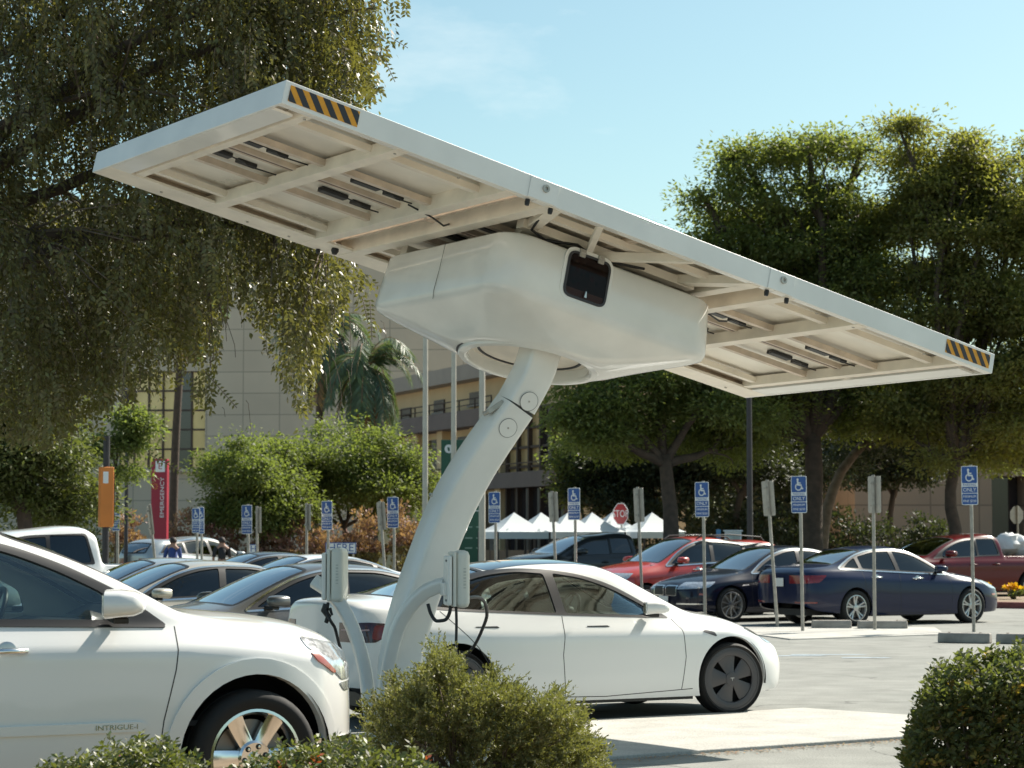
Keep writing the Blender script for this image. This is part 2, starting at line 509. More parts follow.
def wheel(parent, x, y, r, w, style, rim_r, steer=0.0, label=None):
    """a wheel: part 'wheel' (the tyre) with sub-parts rim, spokes, hub_cap, brake_disc"""
    sd = -1 if y < 0 else 1
    M = Matrix.Translation((x, y, r)) @ Matrix.Rotation(steer, 4, 'Z') @ Matrix.Rotation(-sd*PI/2, 4, 'X')   # +z -> outwards
    ty = MB(); k = 0.9*r+0.1*rim_r
    prof = [(rim_r-0.005, -w*0.42), (rim_r+0.02, -w*0.47), ((rim_r+r)/2, -w*0.53), (r-0.03, -w*0.5), (r-0.008, -w*0.42), (r, -w*0.3), (r, -0.012), (r-0.008, -0.008), (r-0.008, 0.008), (r, 0.012),
            (r, w*0.3), (r-0.008, w*0.42), (r-0.03, w*0.5), ((rim_r+r)/2, w*0.53), (rim_r+0.02, w*0.47), (rim_r-0.005, w*0.42)]
    ty.lathe(prof, 48, M, close=True)
    t = ty.build('wheel', rubber, parent, ang=50)
    rb = MB(); q = w*0.42
    rb.lathe([(rim_r+0.004, q+0.006), (rim_r-0.012, q+0.008), (rim_r-0.02, q-0.01), (rim_r-0.035, q-0.05), (rim_r-0.04, -q), (rim_r+0.0, -q), (rim_r+0.002, q)], 48, M, close=True)
    rimm = {'turbine': dark_alloy, 'six': chrome}.get(style, alloy)
    rb.build('rim', rimm, t, ang=30)
    bd = MB(); bd.lathe([(0.0, q-0.09), (rim_r-0.06, q-0.09), (rim_r-0.06, q-0.105), (0, q-0.105)], 32, M)
    bd.lathe([(0.09, q-0.105), (0, q-0.108)], 32, M)
    bd.build('brake_disc', disc_metal if style != 'turbine' else well_dark, t)
    sp = MB(); rr = rim_r-0.012
    def blade(a, hw0, hw1, r0, r1, z0, z1, th, skew=0.0):
        n = 5; vs = []
        for i in range(n):
            f = i/(n-1); rad = r0+(r1-r0)*f; hw = hw0+(hw1-hw0)*f; an = a+skew*f; z = z0+(z1-z0)*f-0.012*math.sin(PI*f)
            tx = Vector((math.cos(an), math.sin(an), 0)); nx = Vector((-tx.y, tx.x, 0))
            c = tx*rad
            for sx, dz in ((-1, -0.008), (-0.55, 0), (0.55, 0), (1, -0.008), (1, -th), (-1, -th)):
                vs.append(M @ (c+nx*hw*sx+Vector((0, 0, z+dz))))
        fs = []
        for i in range(n-1):
            for k in range(6): fs.append((i*6+k, i*6+(k+1) % 6, (i+1)*6+(k+1) % 6, (i+1)*6+k))
        fs += [tuple(range(5, -1, -1)), tuple((n-1)*6+k for k in range(6))]
        sp.add(vs, fs)
    if style == 'six':
        for i in range(6): blade(PI/2+PI/6+i*PI/3+0.0, 0.04, 0.052, 0.05, rr, q-0.02, q+0.002, 0.045)
        hub = MB(); hub.lathe([(0.10, q-0.06), (0.098, q-0.018), (0.085, q-0.008), (0.034, q-0.012), (0.032, q+0.006), (0.026, q+0.012), (0, q+0.013)], 30, M)
        hub.build('hub_cap', chrome, t, ang=30)
        for i in range(6):
            a = i*PI/3+0.2; nb = MB(); c = Vector((0.066*math.cos(a), 0.066*math.sin(a), 0))
            nb.lathe([(0.0165, q-0.012), (0.0165, q-0.006)], 14, M @ Matrix.Translation(c)); nb.build('lug_hole', black_trim, t)
            nb = MB(); nb.lathe([(0.010, q-0.008), (0.009, q+0.004), (0, q+0.005)], 6, M @ Matrix.Translation(c)); nb.build('lug_nut', chrome, t, ang=20)
    elif style == 'turbine':
        # covered wheel: flat dish with five slots
        n = 5
        for i in range(n):
            a0 = PI/2+i*2*PI/n+0.25
            blade(a0, 0.034, 0.115, 0.04, rr*0.93, q+0.004, q-0.008, 0.02)
            blade(a0+0.10, 0.03, 0.03, 0.06, rr*0.9, q-0.004, q-0.018, 0.02, 0.1)
        o2 = MB(); o2.lathe([(rr+0.006, q+0.002), (rr-0.02, q+0.008), (rr-0.055, q-0.002), (rr-0.06, q-0.012), (rr, q-0.014)], 48, M, close=True); 
        o2.lathe([(0.066, q-0.02), (0.062, q+0.004), (0.03, q+0.008), (0.0, q+0.008)], 30, M)
        o2.build('hub_cap', dark_alloy, t, ang=30)
        tb = MB()
        for pp in (((-.02, .012), (.02, .012), (.018, .006), (-.018, .006)), ((-.004, .006), (.004, .006), (0, -.02))):
            tb.prism(list(pp), q+0.007, q+0.011, lambda a, b, tt: M @ Vector((b*-1, a, tt)) if False else M @ Vector((a, b, tt)))
        tb.build('emblem', alloy, t)
    else:
        n = {'ten': 10, 'five': 5, 'vspoke': 7}[style]
        for i in range(n):
            a = PI/2+i*2*PI/n
            if style == 'ten': blade(a-0.06, 0.011, 0.014, 0.04, rr, q-0.01, q-0.002, 0.03, 0.10); 
            elif style == 'vspoke': blade(a-0.10, 0.012, 0.013, 0.04, rr, q-0.012, q-0.002, 0.03, -0.06); blade(a+0.10, 0.012, 0.013, 0.04, rr, q-0.012, q-0.002, 0.03, 0.06)
            else: blade(a-0.12, 0.016, 0.02, 0.04, rr, q-0.014, q-0.002, 0.035, -0.05); blade(a+0.12, 0.016, 0.02, 0.04, rr, q-0.014, q-0.002, 0.035, 0.05)
        hub = MB(); hub.lathe([(0.062, q-0.04), (0.058, q-0.008), (0.03, q-0.004), (0, q-0.002)], 24, M); hub.build('hub_cap', alloy, t, ang=30)
    sp.build('spokes', rimm, t, ang=30)
    return t

def seat(parent, x, y, z0, m, h=0.62, w=0.5, rec=0.35):
    mb = MB(); Rm = Matrix.Rotation(-rec, 3, 'Y')
    mb.box((x+0.02, y, z0+0.07), (0.5, w, 0.16))
    mb.box((x-0.24-0.10, y, z0+0.12+h/2), (0.14, w, h), Rm)
    hx = x-0.24-0.10-math.sin(rec)*(h/2+0.12); mb.box((hx-0.01, y, z0+0.12+h/2+math.cos(rec)*(h/2+0.11)), (0.10, 0.27, 0.19), Rm)
    mb.cyl((hx+0.03, y-0.06, z0+0.1+h), (hx, y-0.06, z0+0.2+h), 0.008, 6); mb.cyl((hx+0.03, y+0.06, z0+0.1+h), (hx, y+0.06, z0+0.2+h), 0.008, 6)
    o = mb.build('seat', m, parent, bevel=0.045); return o

def make_car(S, name, label, cat, pm, loc, rz, group=None, detail=2, inside=True):
    root = thing(name, label, cat, loc, rz, group)
    sk = Skin(S, detail)
    wb, r, tr = S['wheelbase'], S['tyre_r'], S['track']/2
    ar = S['arch_r']
    # --- body shell with openings
    full = sk.bm(); holes = []
    for x in (0, wb):
        P = [(x+ar*math.cos(2*PI*i/40)*S.get('arch_wide', 1.0), r+0.01+ar*math.sin(2*PI*i/40)) for i in range(40)]
        holes += [(SIDE, P, 0.52, 1.3), (SIDE, P, -1.3, -0.52)]
    wins = [rounded(w[0], w[1], 4) for w in S['windows']]
    for P in wins: holes += [(SIDE, P, 0.2, 1.3), (SIDE, P, -1.3, -0.2)]
    scr = []
    for key in ('windscreen', 'rear_screen'):
        if key in S:
            P, fr = screen_poly(S, key); scr.append((key, P, fr)); holes.append((fr, P, -0.2, 0.22))
    for P, z0 in S.get('topcuts', []): holes.append((TOPF, P, z0, z0+1))
    for h in holes: Skin.score(full, *h)
    for h in holes: bmesh.ops.delete(full, geom=Skin.faces_in(full, *h), context='FACES')
    sk.solid(full, 0, -0.03, 'body', pm, root); full.free()
    # --- glass
    for w, PP in zip(S['windows'], wins):
        both(sk, 'side_window', S.get('glass', glass_tint), root, offset_poly(PP, 0.003), out=-0.008, inn=-0.012)
    for key, P, fr in scr:
        gm = S.get('screen_glass', glass_wind)
        if key != 'windscreen': gm = S.get('rear_glass', gm)
        decal(sk, 'windscreen' if key == 'windscreen' else 'rear_window', gm, root, fr, offset_poly(P, 0.004), -0.2, 0.22, out=-0.004, inn=-0.009)
    # --- rubber and chrome around the glass
    if 'dlo' in S:
        D = rounded(S['dlo'][0], S['dlo'][1], 5)
        both(sk, 'window_surround', S.get('pillar', black_trim), root, D, out=0.0025, inn=-0.02, holes=[offset_poly(p, -0.001) for p in wins])
        if 'chrome_line' in S:
            both(sk, 'window_chrome', chrome, root, offset_poly(D, 0.016), out=0.006, inn=-0.004, holes=[offset_poly(D, -0.004)])
    for key, P, fr in scr: decal(sk, 'screen_seal', black_trim, root, fr, offset_poly(P, 0.022), -0.2, 0.22, out=0.0015, inn=-0.02, holes=[offset_poly(P, -0.02)])
    if 'roof_glass' in S:
        P, z0 = S['roof_glass']
        decal(sk, 'roof_glass', roof_black, root, TOPF, rounded(P, 0.08), z0, z0+1, out=0.003, inn=-0.01)
    # --- panel gaps
    if detail > 1:
        for p in S.get('seams', []): both(sk, 'panel_gap', seam_dark, root, strip(p, 0.007), y0=0.3, out=0.0008, inn=-0.01)
    # --- lamps, grilles and trims cut from the skin
    for nm, m, P, y0, out in S.get('trims', []):
        if y0 <= 0: decal(sk, nm, m, root, SIDE, rounded(P, 0.02, 2), -1.3, 1.3, out=out, inn=-0.01)
        else: both(sk, nm, m, root, rounded(P, 0.02, 2), y0=y0, out=out, inn=-0.01)
    for nm, m, P, lo, hi, out in S.get('end_trims', []):
        decal(sk, nm, m, root, ENDF, rounded(P, 0.02, 2), lo, hi, out=out, inn=-0.01)
    if 'flare' in S:
        for x in (0, wb):
            ring_ = lambda q: [(x+(ar+q)*math.cos(2*PI*i/40)*S.get('arch_wide', 1.0), r+0.01+(ar+q)*math.sin(2*PI*i/40)) for i in range(40)]
            both(sk, 'arch_flare', pm, root, ring_(S['flare']), y0=0.5, out=S.get('flare_out', 0.012), inn=-0.03, holes=[ring_(-0.004)])
    # --- wheels with dark wells
    for x in (0, wb):
        for y in (-1, 1):
            wheel(root, x, y*(tr), r, S.get('tyre_w', 0.235), S['wheel'], S['rim_r'], S.get('steer', 0.0) if x > 0 else 0)
            wm_ = MB(); n = 24
            vs = []
            for i in range(n+1):
                a = PI*1.1*i/n-0.05*PI
                for yy in (0.50, S['wmax']-0.05):
                    vs.append((x+(ar+0.015)*math.cos(a), y*yy, r+0.01+(ar+0.015)*math.sin(a)))
            fs = [(2*i, 2*i+1, 2*i+3, 2*i+2) for i in range(n)]+[tuple(2*i for i in range(n+1))]
            wm_.add(vs, fs); wm_.build('wheel_well', well_dark, root)
    ub = MB(); zb = S['floor']
    ub.box(((wb)/2, 0, zb+0.05), (wb-2*ar-0.02, S['wmax']*1.8, 0.10)); ub.box((wb/2, 0, zb+0.08), (S['xf']-S['xr']-0.35, 0.96, 0.12))
    ub.build('underbody', black_trim, root, smooth=False)
    # --- mirrors
    if 'mirror' in S:
        mx, my, mz, L, H, mm = S['mirror']
        for sd in (-1, 1):
            pts = []; mb = MB()
            k = 9; ring = []
            prof = [(-0.5, .80), (-.46, .97), (-.1, 1.0), (.25, .9), (.46, .62), (.53, .25)]
            vs = []; n = 14; ra_ = sd*R(24); cc_, ss_ = math.cos(ra_), math.sin(ra_)
            rot_ = lambda p: Vector((mx+(p.x-mx)*cc_-(p.y-sd*my)*ss_, sd*my+(p.x-mx)*ss_+(p.y-sd*my)*cc_, p.z))
            for t_, s_ in prof:
                for i in range(n):
                    a = 2*PI*i/n; ca, sa = math.cos(a), math.sin(a)
                    ex = lambda v: math.copysign(abs(v)**0.55, v)
                    zz_ = ex(sa)*H/2*s_; zz_ = zz_ if zz_ > 0 else zz_*(.75 if t_ > -.2 else .9)
                    vs.append(rot_(Vector((mx+t_*0.22, sd*(my+ex(ca)*L/2*s_), mz+zz_*(1-0.12*ca*1)))))
            fs = [(j*n+i, j*n+(i+1) % n, (j+1)*n+(i+1) % n, (j+1)*n+i) for j in range(len(prof)-1) for i in range(n)]+[tuple(range(n)), tuple((len(prof)-1)*n+i for i in range(n))]
            mb.add(vs, fs); mr = mb.build('wing_mirror', mm or pm, root, ang=50)
            st = MB(); st.beam((mx+0.03, sd*(my-L/2-0.10), mz-H*0.42), (mx, sd*(my-L*0.15), mz-H*0.50), 0.09, 0.035); st.build('mirror_arm', black_trim, mr, bevel=0.01)
            gl = MB(); gl.box(rot_(Vector((mx-0.1115, sd*my, mz))), (0.004, L*0.66, H*0.66), Matrix.Rotation(ra_, 3, 'Z')); gl.build('mirror_glass', chrome, mr)
    # --- handles
    for hx, hz, kind in S.get('handles', []):
        for sd in (-1, 1):
            hit = sk.bvh.ray_cast(Vector((hx, sd*2, hz)), Vector((0, -sd, 0)))
            yy = abs(hit[0].y) if hit[0] else S['wmax']
            mb = MB()
            if kind == 'flush':
                mb.prism([(hx-0.11, hz-0.010), (hx+0.10, hz-0.010), (hx+0.125, hz), (hx+0.10, hz+0.010), (hx-0.11, hz+0.010)], sd*(yy-0.01), sd*(yy+0.002), YP); mb.build('door_handle', dark_alloy, root)
            else:
                mb.tube([(hx-0.115, sd*(yy-0.01), hz), (hx-0.095, sd*(yy+0.035), hz+0.002), (hx, sd*(yy+0.048), hz+0.004), (hx+0.095, sd*(yy+0.035), hz+0.002), (hx+0.115, sd*(yy-0.01), hz)], [0.014, 0.017, 0.016, 0.017, 0.014], 8)
                h_ = mb.build('door_handle', chrome if kind == 'chrome' else pm, root, ang=60)
                cp = MB(); cp.lathe([(0.0, 0.003), (0.045, 0.003), (0.055, 0.0), (0.055, -0.02)], 20, Matrix.Translation((hx, sd*yy, hz)) @ Matrix.Rotation(-sd*PI/2, 4, 'X')); cp.build('handle_cup', alloy if kind == 'chrome' else seam_dark, h_)
    # --- cabin
    if inside:
        fz = S.get('seat_z', zb+0.22); sm = S.get('seat_mat', seat_dark)
        cab = S['cabin']; sp = S.get('seat_y', 0.36)
        for ri, x in enumerate(cab['rows']):
            for sd in (-1, 1): seat(root, x, sd*sp, fz, sm, h=0.60 if ri == 0 else 0.50, rec=0.38)
        dx = cab['dash']; dz = cab['dash_z']
        db = MB(); db.prism([(dx-0.28, dz-0.30), (dx-0.25, dz-0.04), (dx-0.08, dz), (dx+0.42, dz-0.03), (dx+0.42, dz-0.3)], -S['wmax']+0.22, S['wmax']-0.22, YP); db.build('dashboard', dash_mat, root, bevel=0.02)
        sw = MB(); Mw = Matrix.Translation((dx-0.40, sp, dz+0.0)) @ Matrix.Rotation(-1.15, 4, 'Y')
        ring = [Mw @ Vector((0.19*math.cos(2*PI*i/28), 0.19*math.sin(2*PI*i/28), 0)) for i in range(28)]
        sw.tube(ring, 0.015, 8, closed=True); sw.lathe([(0.0, 0.02), (0.06, 0.015), (0.07, -0.03), (0, -0.04)], 16, Mw)
        for a in (0, PI, -PI/2): sw.cyl(Mw @ Vector((0.05*math.cos(a+PI/2), 0.05*math.sin(a+PI/2), 0)), Mw @ Vector((0.185*math.cos(a+PI/2), 0.185*math.sin(a+PI/2), 0)), 0.012, 6)
        sw.cyl(Mw @ Vector((0, 0, -0.03)), Mw @ Vector((0, 0, -0.25)), 0.03, 8)
        sw.build('steering_wheel', black_trim, root)
        fl = MB(); fl.box(((cab['rows'][-1]+dx)/2, 0, fz-0.03), (dx-cab['rows'][-1]+1.0, S['wmax']*2-0.22, 0.03))
        for sd in (-1, 1): fl.box(((cab['rows'][-1]+dx)/2, sd*(S['wmax']-0.14), (fz+cab['sill_z'])/2-0.03), (dx-cab['rows'][-1]+0.7, 0.05, cab['sill_z']-fz))
        fl.build('cabin_floor', seat_dark, root, smooth=False)
        if 'inner_mirror' in cab:
            x_, z_ = cab['inner_mirror']; im = MB(); im.box((x_, 0, z_), (0.03, 0.24, 0.07)); im.cyl((x_, 0, z_), (x_+0.05, 0, z_+0.07), 0.012, 6); im.build('inner_mirror', black_trim, root, bevel=0.008)
    if 'plates' in S:
        for x_, z_, w_, h_ in S['plates']:
            mb = MB(); mb.box((x_, 0, z_), (0.012, w_, h_)); mb.build('number_plate', plate_white, root, bevel=0.004)
    return root, sk

def stations(xr, xf, keys, n=30):
    t = np.linspace(0, 1, n); x = xr+(xf-xr)*(t-0.10*np.sin(4*PI*t)/2-0.09*np.sin(2*PI*t)/2)
    t2 = sorted(set([round(v, 3) for v in x]+[round(k, 3) for k in keys]))
    out = [t2[0]]
    for v in t2[1:]:
        if v-out[-1] < 0.035:
            if v == t2[-1]: out[-1] = v
            continue
        out.append(v)
    return np.array(out)
# ----------------------------------------------------------------- car shapes (x from the rear axle, metres)
def spec_liftback():
    S = dict(wheelbase=2.875, tyre_r=0.334, rim_r=0.284, track=1.62, wmax=0.925, arch_r=0.384, floor=0.16, xr=-0.93, xf=3.72, wheel='turbine', tyre_w=0.235, steer=-0.10)
    S['curves'] = dict(
        zb=[(-.93, .42), (-.85, .30), (-.5, .235), (0, .2), (2.4, .19), (3.2, .2), (3.6, .24), (3.72, .32)],
        wl=[(-.93, .52), (-.865, .68), (-.7, .80), (-.4, .86), (.4, .885), (2.4, .885), (3.1, .86), (3.4, .78), (3.6, .62), (3.72, .40)],
        zm=[(-.93, .58), (-.5, .55), (0, .52), (2.8, .50), (3.5, .46), (3.72, .45)],
        wm=[(-.93, .66), (-.865, .79), (-.7, .875), (-.3, .915), (0, .925), (1.4, .915), (2.8, .925), (3.2, .90), (3.45, .80), (3.62, .64), (3.72, .42)],
        zs=[(-.93, .86), (-.6, .86), (0, .80), (1, .77), (2, .765), (2.8, .77), (3.2, .72), (3.5, .62), (3.72, .52)],
        ws=[(-.93, .64), (-.865, .765), (-.7, .84), (-.3, .88), (0, .912), (1.2, .908), (2.2, .912), (2.85, .905), (3.2, .84), (3.45, .73), (3.62, .58), (3.72, .38)],
        zg=[(-.93, .985), (-.8, 1.03), (-.5, 1.02), (0, .995), (1, .95), (2, .915), (2.45, .895), (2.9, .86), (3.3, .74), (3.55, .63), (3.72, .545)],
        wg=[(-.93, .59), (-.865, .70), (-.7, .755), (-.3, .78), (0, .80), (1, .805), (2, .805), (2.5, .785), (2.9, .76), (3.3, .66), (3.55, .52), (3.72, .34)],
        zr=[(-.93, 1.035), (-.85, 1.085), (-.55, 1.10), (-.25, 1.13), (.1, 1.23), (.5, 1.325), (.9, 1.375), (1.3, 1.385), (1.7, 1.345), (2.05, 1.225), (2.4, 1.05), (2.62, .945), (2.9, .895), (3.3, .78), (3.55, .655), (3.72, .56)],
        wr=[(-.93, .50), (-.85, .58), (-.5, .58), (-.1, .56), (.4, .57), (.9, .585), (1.4, .60), (1.8, .62), (2.2, .665), (2.6, .70), (2.9, .62), (3.3, .52), (3.55, .40), (3.72, .27)],
        zc=[(-.93, 1.055), (-.88, 1.105), (-.6, 1.12), (-.3, 1.165), (.1, 1.285), (.5, 1.385), (.9, 1.435), (1.3, 1.443), (1.7, 1.405), (2.1, 1.265), (2.45, 1.09), (2.66, .995), (2.9, .935), (3.3, .82), (3.55, .69), (3.72, .57)])
    S['stations'] = stations(-.93, 3.72, [-.9, -.8, -.55, 2.45, 2.62, 2.9, 3.3, 3.62], 30)
    S['crease'] = {4: .45, 5: .35, 7: .25}
    S['windows'] = [([(-.20, 1.045), (.10, 1.015), (1.17, .965), (1.13, 1.315), (.85, 1.335), (.5, 1.305), (.15, 1.215)], [.05, 0, .03, .03, .1, .2, .2]),
                    ([(1.26, .962), (2.26, .925), (2.06, 1.045), (1.78, 1.185), (1.5, 1.275), (1.22, 1.318)], [.03, .05, .15, .2, .1, .03])]
    S['dlo'] = ([(-.30, 1.025), (.10, .995), (1.2, .945), (2.36, .900), (2.10, 1.06), (1.80, 1.215), (1.5, 1.305), (1.2, 1.348), (.85, 1.365), (.48, 1.335), (.08, 1.235)], [.04, .2, 0, .03, .2, .2, .2, .2, .2, .2, .2])
    S['windscreen'] = (2.60, 1.0, .64, 1.72, 1.405, .52, .05); S['rear_screen'] = (-.42, 1.155, .52, .45, 1.375, .49, .04)
    S['roof_glass'] = ([(.50, -.48), (1.66, -.50), (1.66, .50), (.50, .48)], 1.2)
    S['glass'] = glass_clear
    S['seams'] = [[(1.20, .24), (1.17, .60), (1.215, .94)], [(2.43, .26), (2.47, .55), (2.45, .80), (2.38, .895)], [(.55, .24), (.36, .45), (.20, .68), (-.12, 1.0)], [(.55, .24), (1.5, .22), (2.43, .26)], [(-.30, .98), (-.52, .90), (-.60, .72), (-.56, .45)]]
    S['trims'] = [('tail_lamp', smoked_lens, [(-.62, .90), (-.66, .80), (-.76, .745), (-1.1, .745), (-1.1, .90), (-.8, .915)], .46, .005), ('tail_lamp_streak', lens_streak, [(-.80, .845), (-1.1, .835), (-1.1, .848), (-.80, .858)], .50, .008), ('tail_lamp_red', red_lens, [(-.635, .885), (-.665, .80), (-.74, .765), (-.79, .775), (-.76, .89)], .46, .008), ('lower_skirt', black_trim, [(-1.1, .2), (-.55, .2), (-.62, .345), (-1.1, .37)], 0, .004),
                  ('headlight', clear_lens, [(3.10, .79), (3.34, .655), (3.9, .58), (3.9, .70), (3.4, .79)], .38, .004),
                  ('side_camera', dark_alloy, [(2.55, .775), (2.70, .725), (2.68, .765), (2.58, .79)], .5, .006)]
    S['end_trims'] = [('intake', black_trim, [(-.5, .25), (.5, .25), (.45, .38), (-.45, .38)], 3.3, 4, .003)]
    S['mirror'] = (2.10, 1.02, 1.01, .21, .13, None)
    S['handles'] = [(.62, .855, 'flush'), (1.75, .825, 'flush')]
    S['cabin'] = dict(rows=[1.62, .80], dash=2.35, dash_z=.93, sill_z=.80, inner_mirror=(1.80, 1.26)); S['seat_z'] = .38; S['seat_mat'] = seat_dark
    d_ = -.12; mv = lambda P: [(x+d_*min(1, max(0, x/1.0)), z) for x, z in P]
    S['windows'] = [(mv(w[0]), w[1]) for w in S['windows']]; S['dlo'] = (mv(S['dlo'][0]), S['dlo'][1]); S['seams'] = [mv(p) if p[0][0] > .9 else p for p in S['seams']]
    for k_ in ('zr', 'zc'): S['curves'][k_] = [(x-.09, z) if 1.8 < x < 2.8 else (x, z) for x, z in S['curves'][k_]]
    a_, b2, c_, d2, e_, f_, g_ = S['windscreen']; S['windscreen'] = (a_-.09, b2, c_, d2-.05, e_, f_, g_)
    x, y, z, l_, h_, m_ = S['mirror']; S['mirror'] = (x-.13, y, z-.01, l_, h_, m_); S['handles'] = [(.30, .855, 'flush'), (1.44, .84, 'flush')]
    S['cabin']['dash'] -= .1
    S['plates'] = [(-.945, .60, .31, .15)]
    return S

def spec_suv():
    S = dict(wheelbase=3.02, tyre_r=0.385, rim_r=0.275, track=1.74, wmax=1.0, arch_r=0.47, floor=0.24, xr=-1.05, xf=3.90, wheel='six', tyre_w=0.265, steer=0.0, flare=.085, flare_out=.016)
    S['curves'] = dict(
        zb=[(-1.05, .45), (-.8, .33), (0, .29), (2.6, .28), (3.2, .27), (3.7, .30), (3.90, .36)],
        wl=[(-1.05, .6), (-.95, .80), (-.7, .90), (.3, .945), (2.6, .945), (3.3, .925), (3.55, .84), (3.75, .64), (3.90, .36)],
        zm=[(-1.05, .62), (0, .62), (2.9, .62), (3.90, .60)],
        wm=[(-1.05, .62), (-.95, .84), (-.7, .955), (0, .99), (1.4, .985), (2.9, .992), (3.35, .955), (3.58, .86), (3.76, .66), (3.90, .37)],
        zs=[(-1.05, 1.0), (0, 1.03), (1.5, 1.02), (2.6, 1.01), (3.2, .98), (3.6, .92), (3.90, .86)],
        ws=[(-1.05, .60), (-.95, .82), (-.7, .93), (0, .985), (1.4, .982), (2.6, .985), (3.2, .95), (3.5, .86), (3.7, .70), (3.90, .36)],
        zg=[(-1.05, 1.1), (-.8, 1.2), (0, 1.205), (1.5, 1.175), (2.3, 1.155), (2.75, 1.14), (3.2, 1.095), (3.55, 1.035), (3.90, .91)],
        wg=[(-1.05, .56), (-.95, .76), (-.7, .84), (0, .885), (1.5, .885), (2.3, .875), (2.9, .845), (3.3, .78), (3.6, .66), (3.90, .33)],
        zr=[(-1.05, 1.15), (-.95, 1.45), (-.8, 1.62), (-.4, 1.67), (.3, 1.70), (1.2, 1.695), (1.5, 1.66), (1.8, 1.585), (2.1, 1.475), (2.38, 1.345), (2.6, 1.225), (2.8, 1.185), (3.2, 1.145), (3.5, 1.10), (3.72, 1.03), (3.90, .94)],
        wr=[(-1.05, .52), (-.95, .62), (-.8, .66), (-.4, .67), (.3, .69), (1.2, .69), (1.6, .70), (2.1, .75), (2.5, .80), (2.8, .74), (3.2, .64), (3.6, .5), (3.90, .26)],
        zc=[(-1.05, 1.2), (-.95, 1.5), (-.8, 1.68), (-.4, 1.73), (.3, 1.765), (1.2, 1.765), (1.55, 1.735), (1.9, 1.64), (2.2, 1.50), (2.5, 1.325), (2.68, 1.235), (2.85, 1.225), (3.2, 1.195), (3.5, 1.15), (3.74, 1.075), (3.90, .96)])
    S['stations'] = stations(-1.05, 3.90, [-.95, -.8, 1.5, 2.6, 2.68, 2.85, 3.5, 3.7], 30)
    S['crease'] = {4: .55, 5: .4, 7: .35}
    S['windows'] = [([(-.70, 1.25), (.10, 1.235), (.10, 1.60), (-.45, 1.56)], [.06, .03, .03, .1]),
                    ([(.18, 1.232), (1.02, 1.21), (.98, 1.63), (.18, 1.62)], [.05, .03, .03, .03]),
                    ([(1.10, 1.207), (2.23, 1.18), (2.17, 1.325), (1.90, 1.46), (1.62, 1.565), (1.35, 1.625), (1.08, 1.635)], [.03, .04, .05, .2, .2, .2, .03])]
    S['dlo'] = ([(-.8, 1.225), (.1, 1.21), (1.1, 1.182), (2.52, 1.145), (2.26, 1.335), (1.95, 1.49), (1.65, 1.60), (1.35, 1.66), (1.1, 1.668), (.2, 1.65), (-.52, 1.585)], [.04, 0, 0, .03, .1, .2, .2, .2, .1, .2, .1])
    S['pillar'] = black_trim
    S['windscreen'] = (2.64, 1.235, .74, 1.68, 1.70, .62, .06); S['rear_screen'] = (-1.02, 1.25, .60, -.86, 1.62, .56, .03)
    S['glass'] = glass_clear
    S['seams'] = [[(2.42, .30), (2.46, .62), (2.53, .90), (2.56, 1.14)], [(1.06, .32), (1.06, 1.17)], [(.30, .50), (.36, .72), (.22, .95), (.16, 1.19)], [(2.42, .30), (1.06, .31), (.42, .33), (.30, .50)]]
    S['trims'] = [('headlight', clear_lens, [(3.38, 1.06), (3.60, 1.02), (4.2, .93), (4.2, .80), (3.66, .80), (3.58, .86), (3.40, 1.0)], .34, .006),
                  ('marker_lamp', amber_lens, [(3.425, .985), (3.60, .855), (3.585, .84), (3.44, .925), (3.41, .965)], .34, .009),
                  ('fog_lamp', clear_lens, [(3.63, .785), (4.2, .785), (4.2, .735), (3.68, .735)], .34, .006),
                  ('tail_lamp', red_lens, [(-1.2, 1.18), (-.82, 1.18), (-.88, .9), (-1.2, .9)], .5, .005),
                  ('side_moulding', pearl_paint, [(.35, .575), (2.33, .565), (2.365, .592), (2.33, .620), (.35, .625)], .5, .014),
                  ('lower_cladding', pearl_paint, [(.4, .27), (2.5, .26), (2.4, .375), (.5, .375)], .5, .010),
                  ('belt_moulding', black_trim, [(-.8, 1.212), (2.50, 1.132), (2.50, 1.146), (-.8, 1.228)], .5, .008),
                  ('bumper_bar', chrome, [(3.42, .44), (4.2, .42), (4.2, .47), (3.42, .475)], .3, .012)]
    S['end_trims'] = [('grille', black_trim, [(-.33, .62), (.33, .62), (.36, .90), (-.36, .90)], 3.4, 4.3, .004), ('lower_intake', black_trim, [(-.5, .38), (.5, .38), (.45, .56), (-.45, .56)], 3.4, 4.3, .004)]
    S['mirror'] = (2.17, 1.125, 1.27, .28, .175, None)
    S['handles'] = [(1.56, 1.025, 'chrome'), (.45, 1.03, 'chrome')]
    S['cabin'] = dict(rows=[1.45, .50, -.35], dash=2.28, dash_z=1.16, sill_z=1.05, inner_mirror=(1.72, 1.52)); S['seat_z'] = .62; S['seat_mat'] = seat_grey; S['seat_y'] = .42
    return S

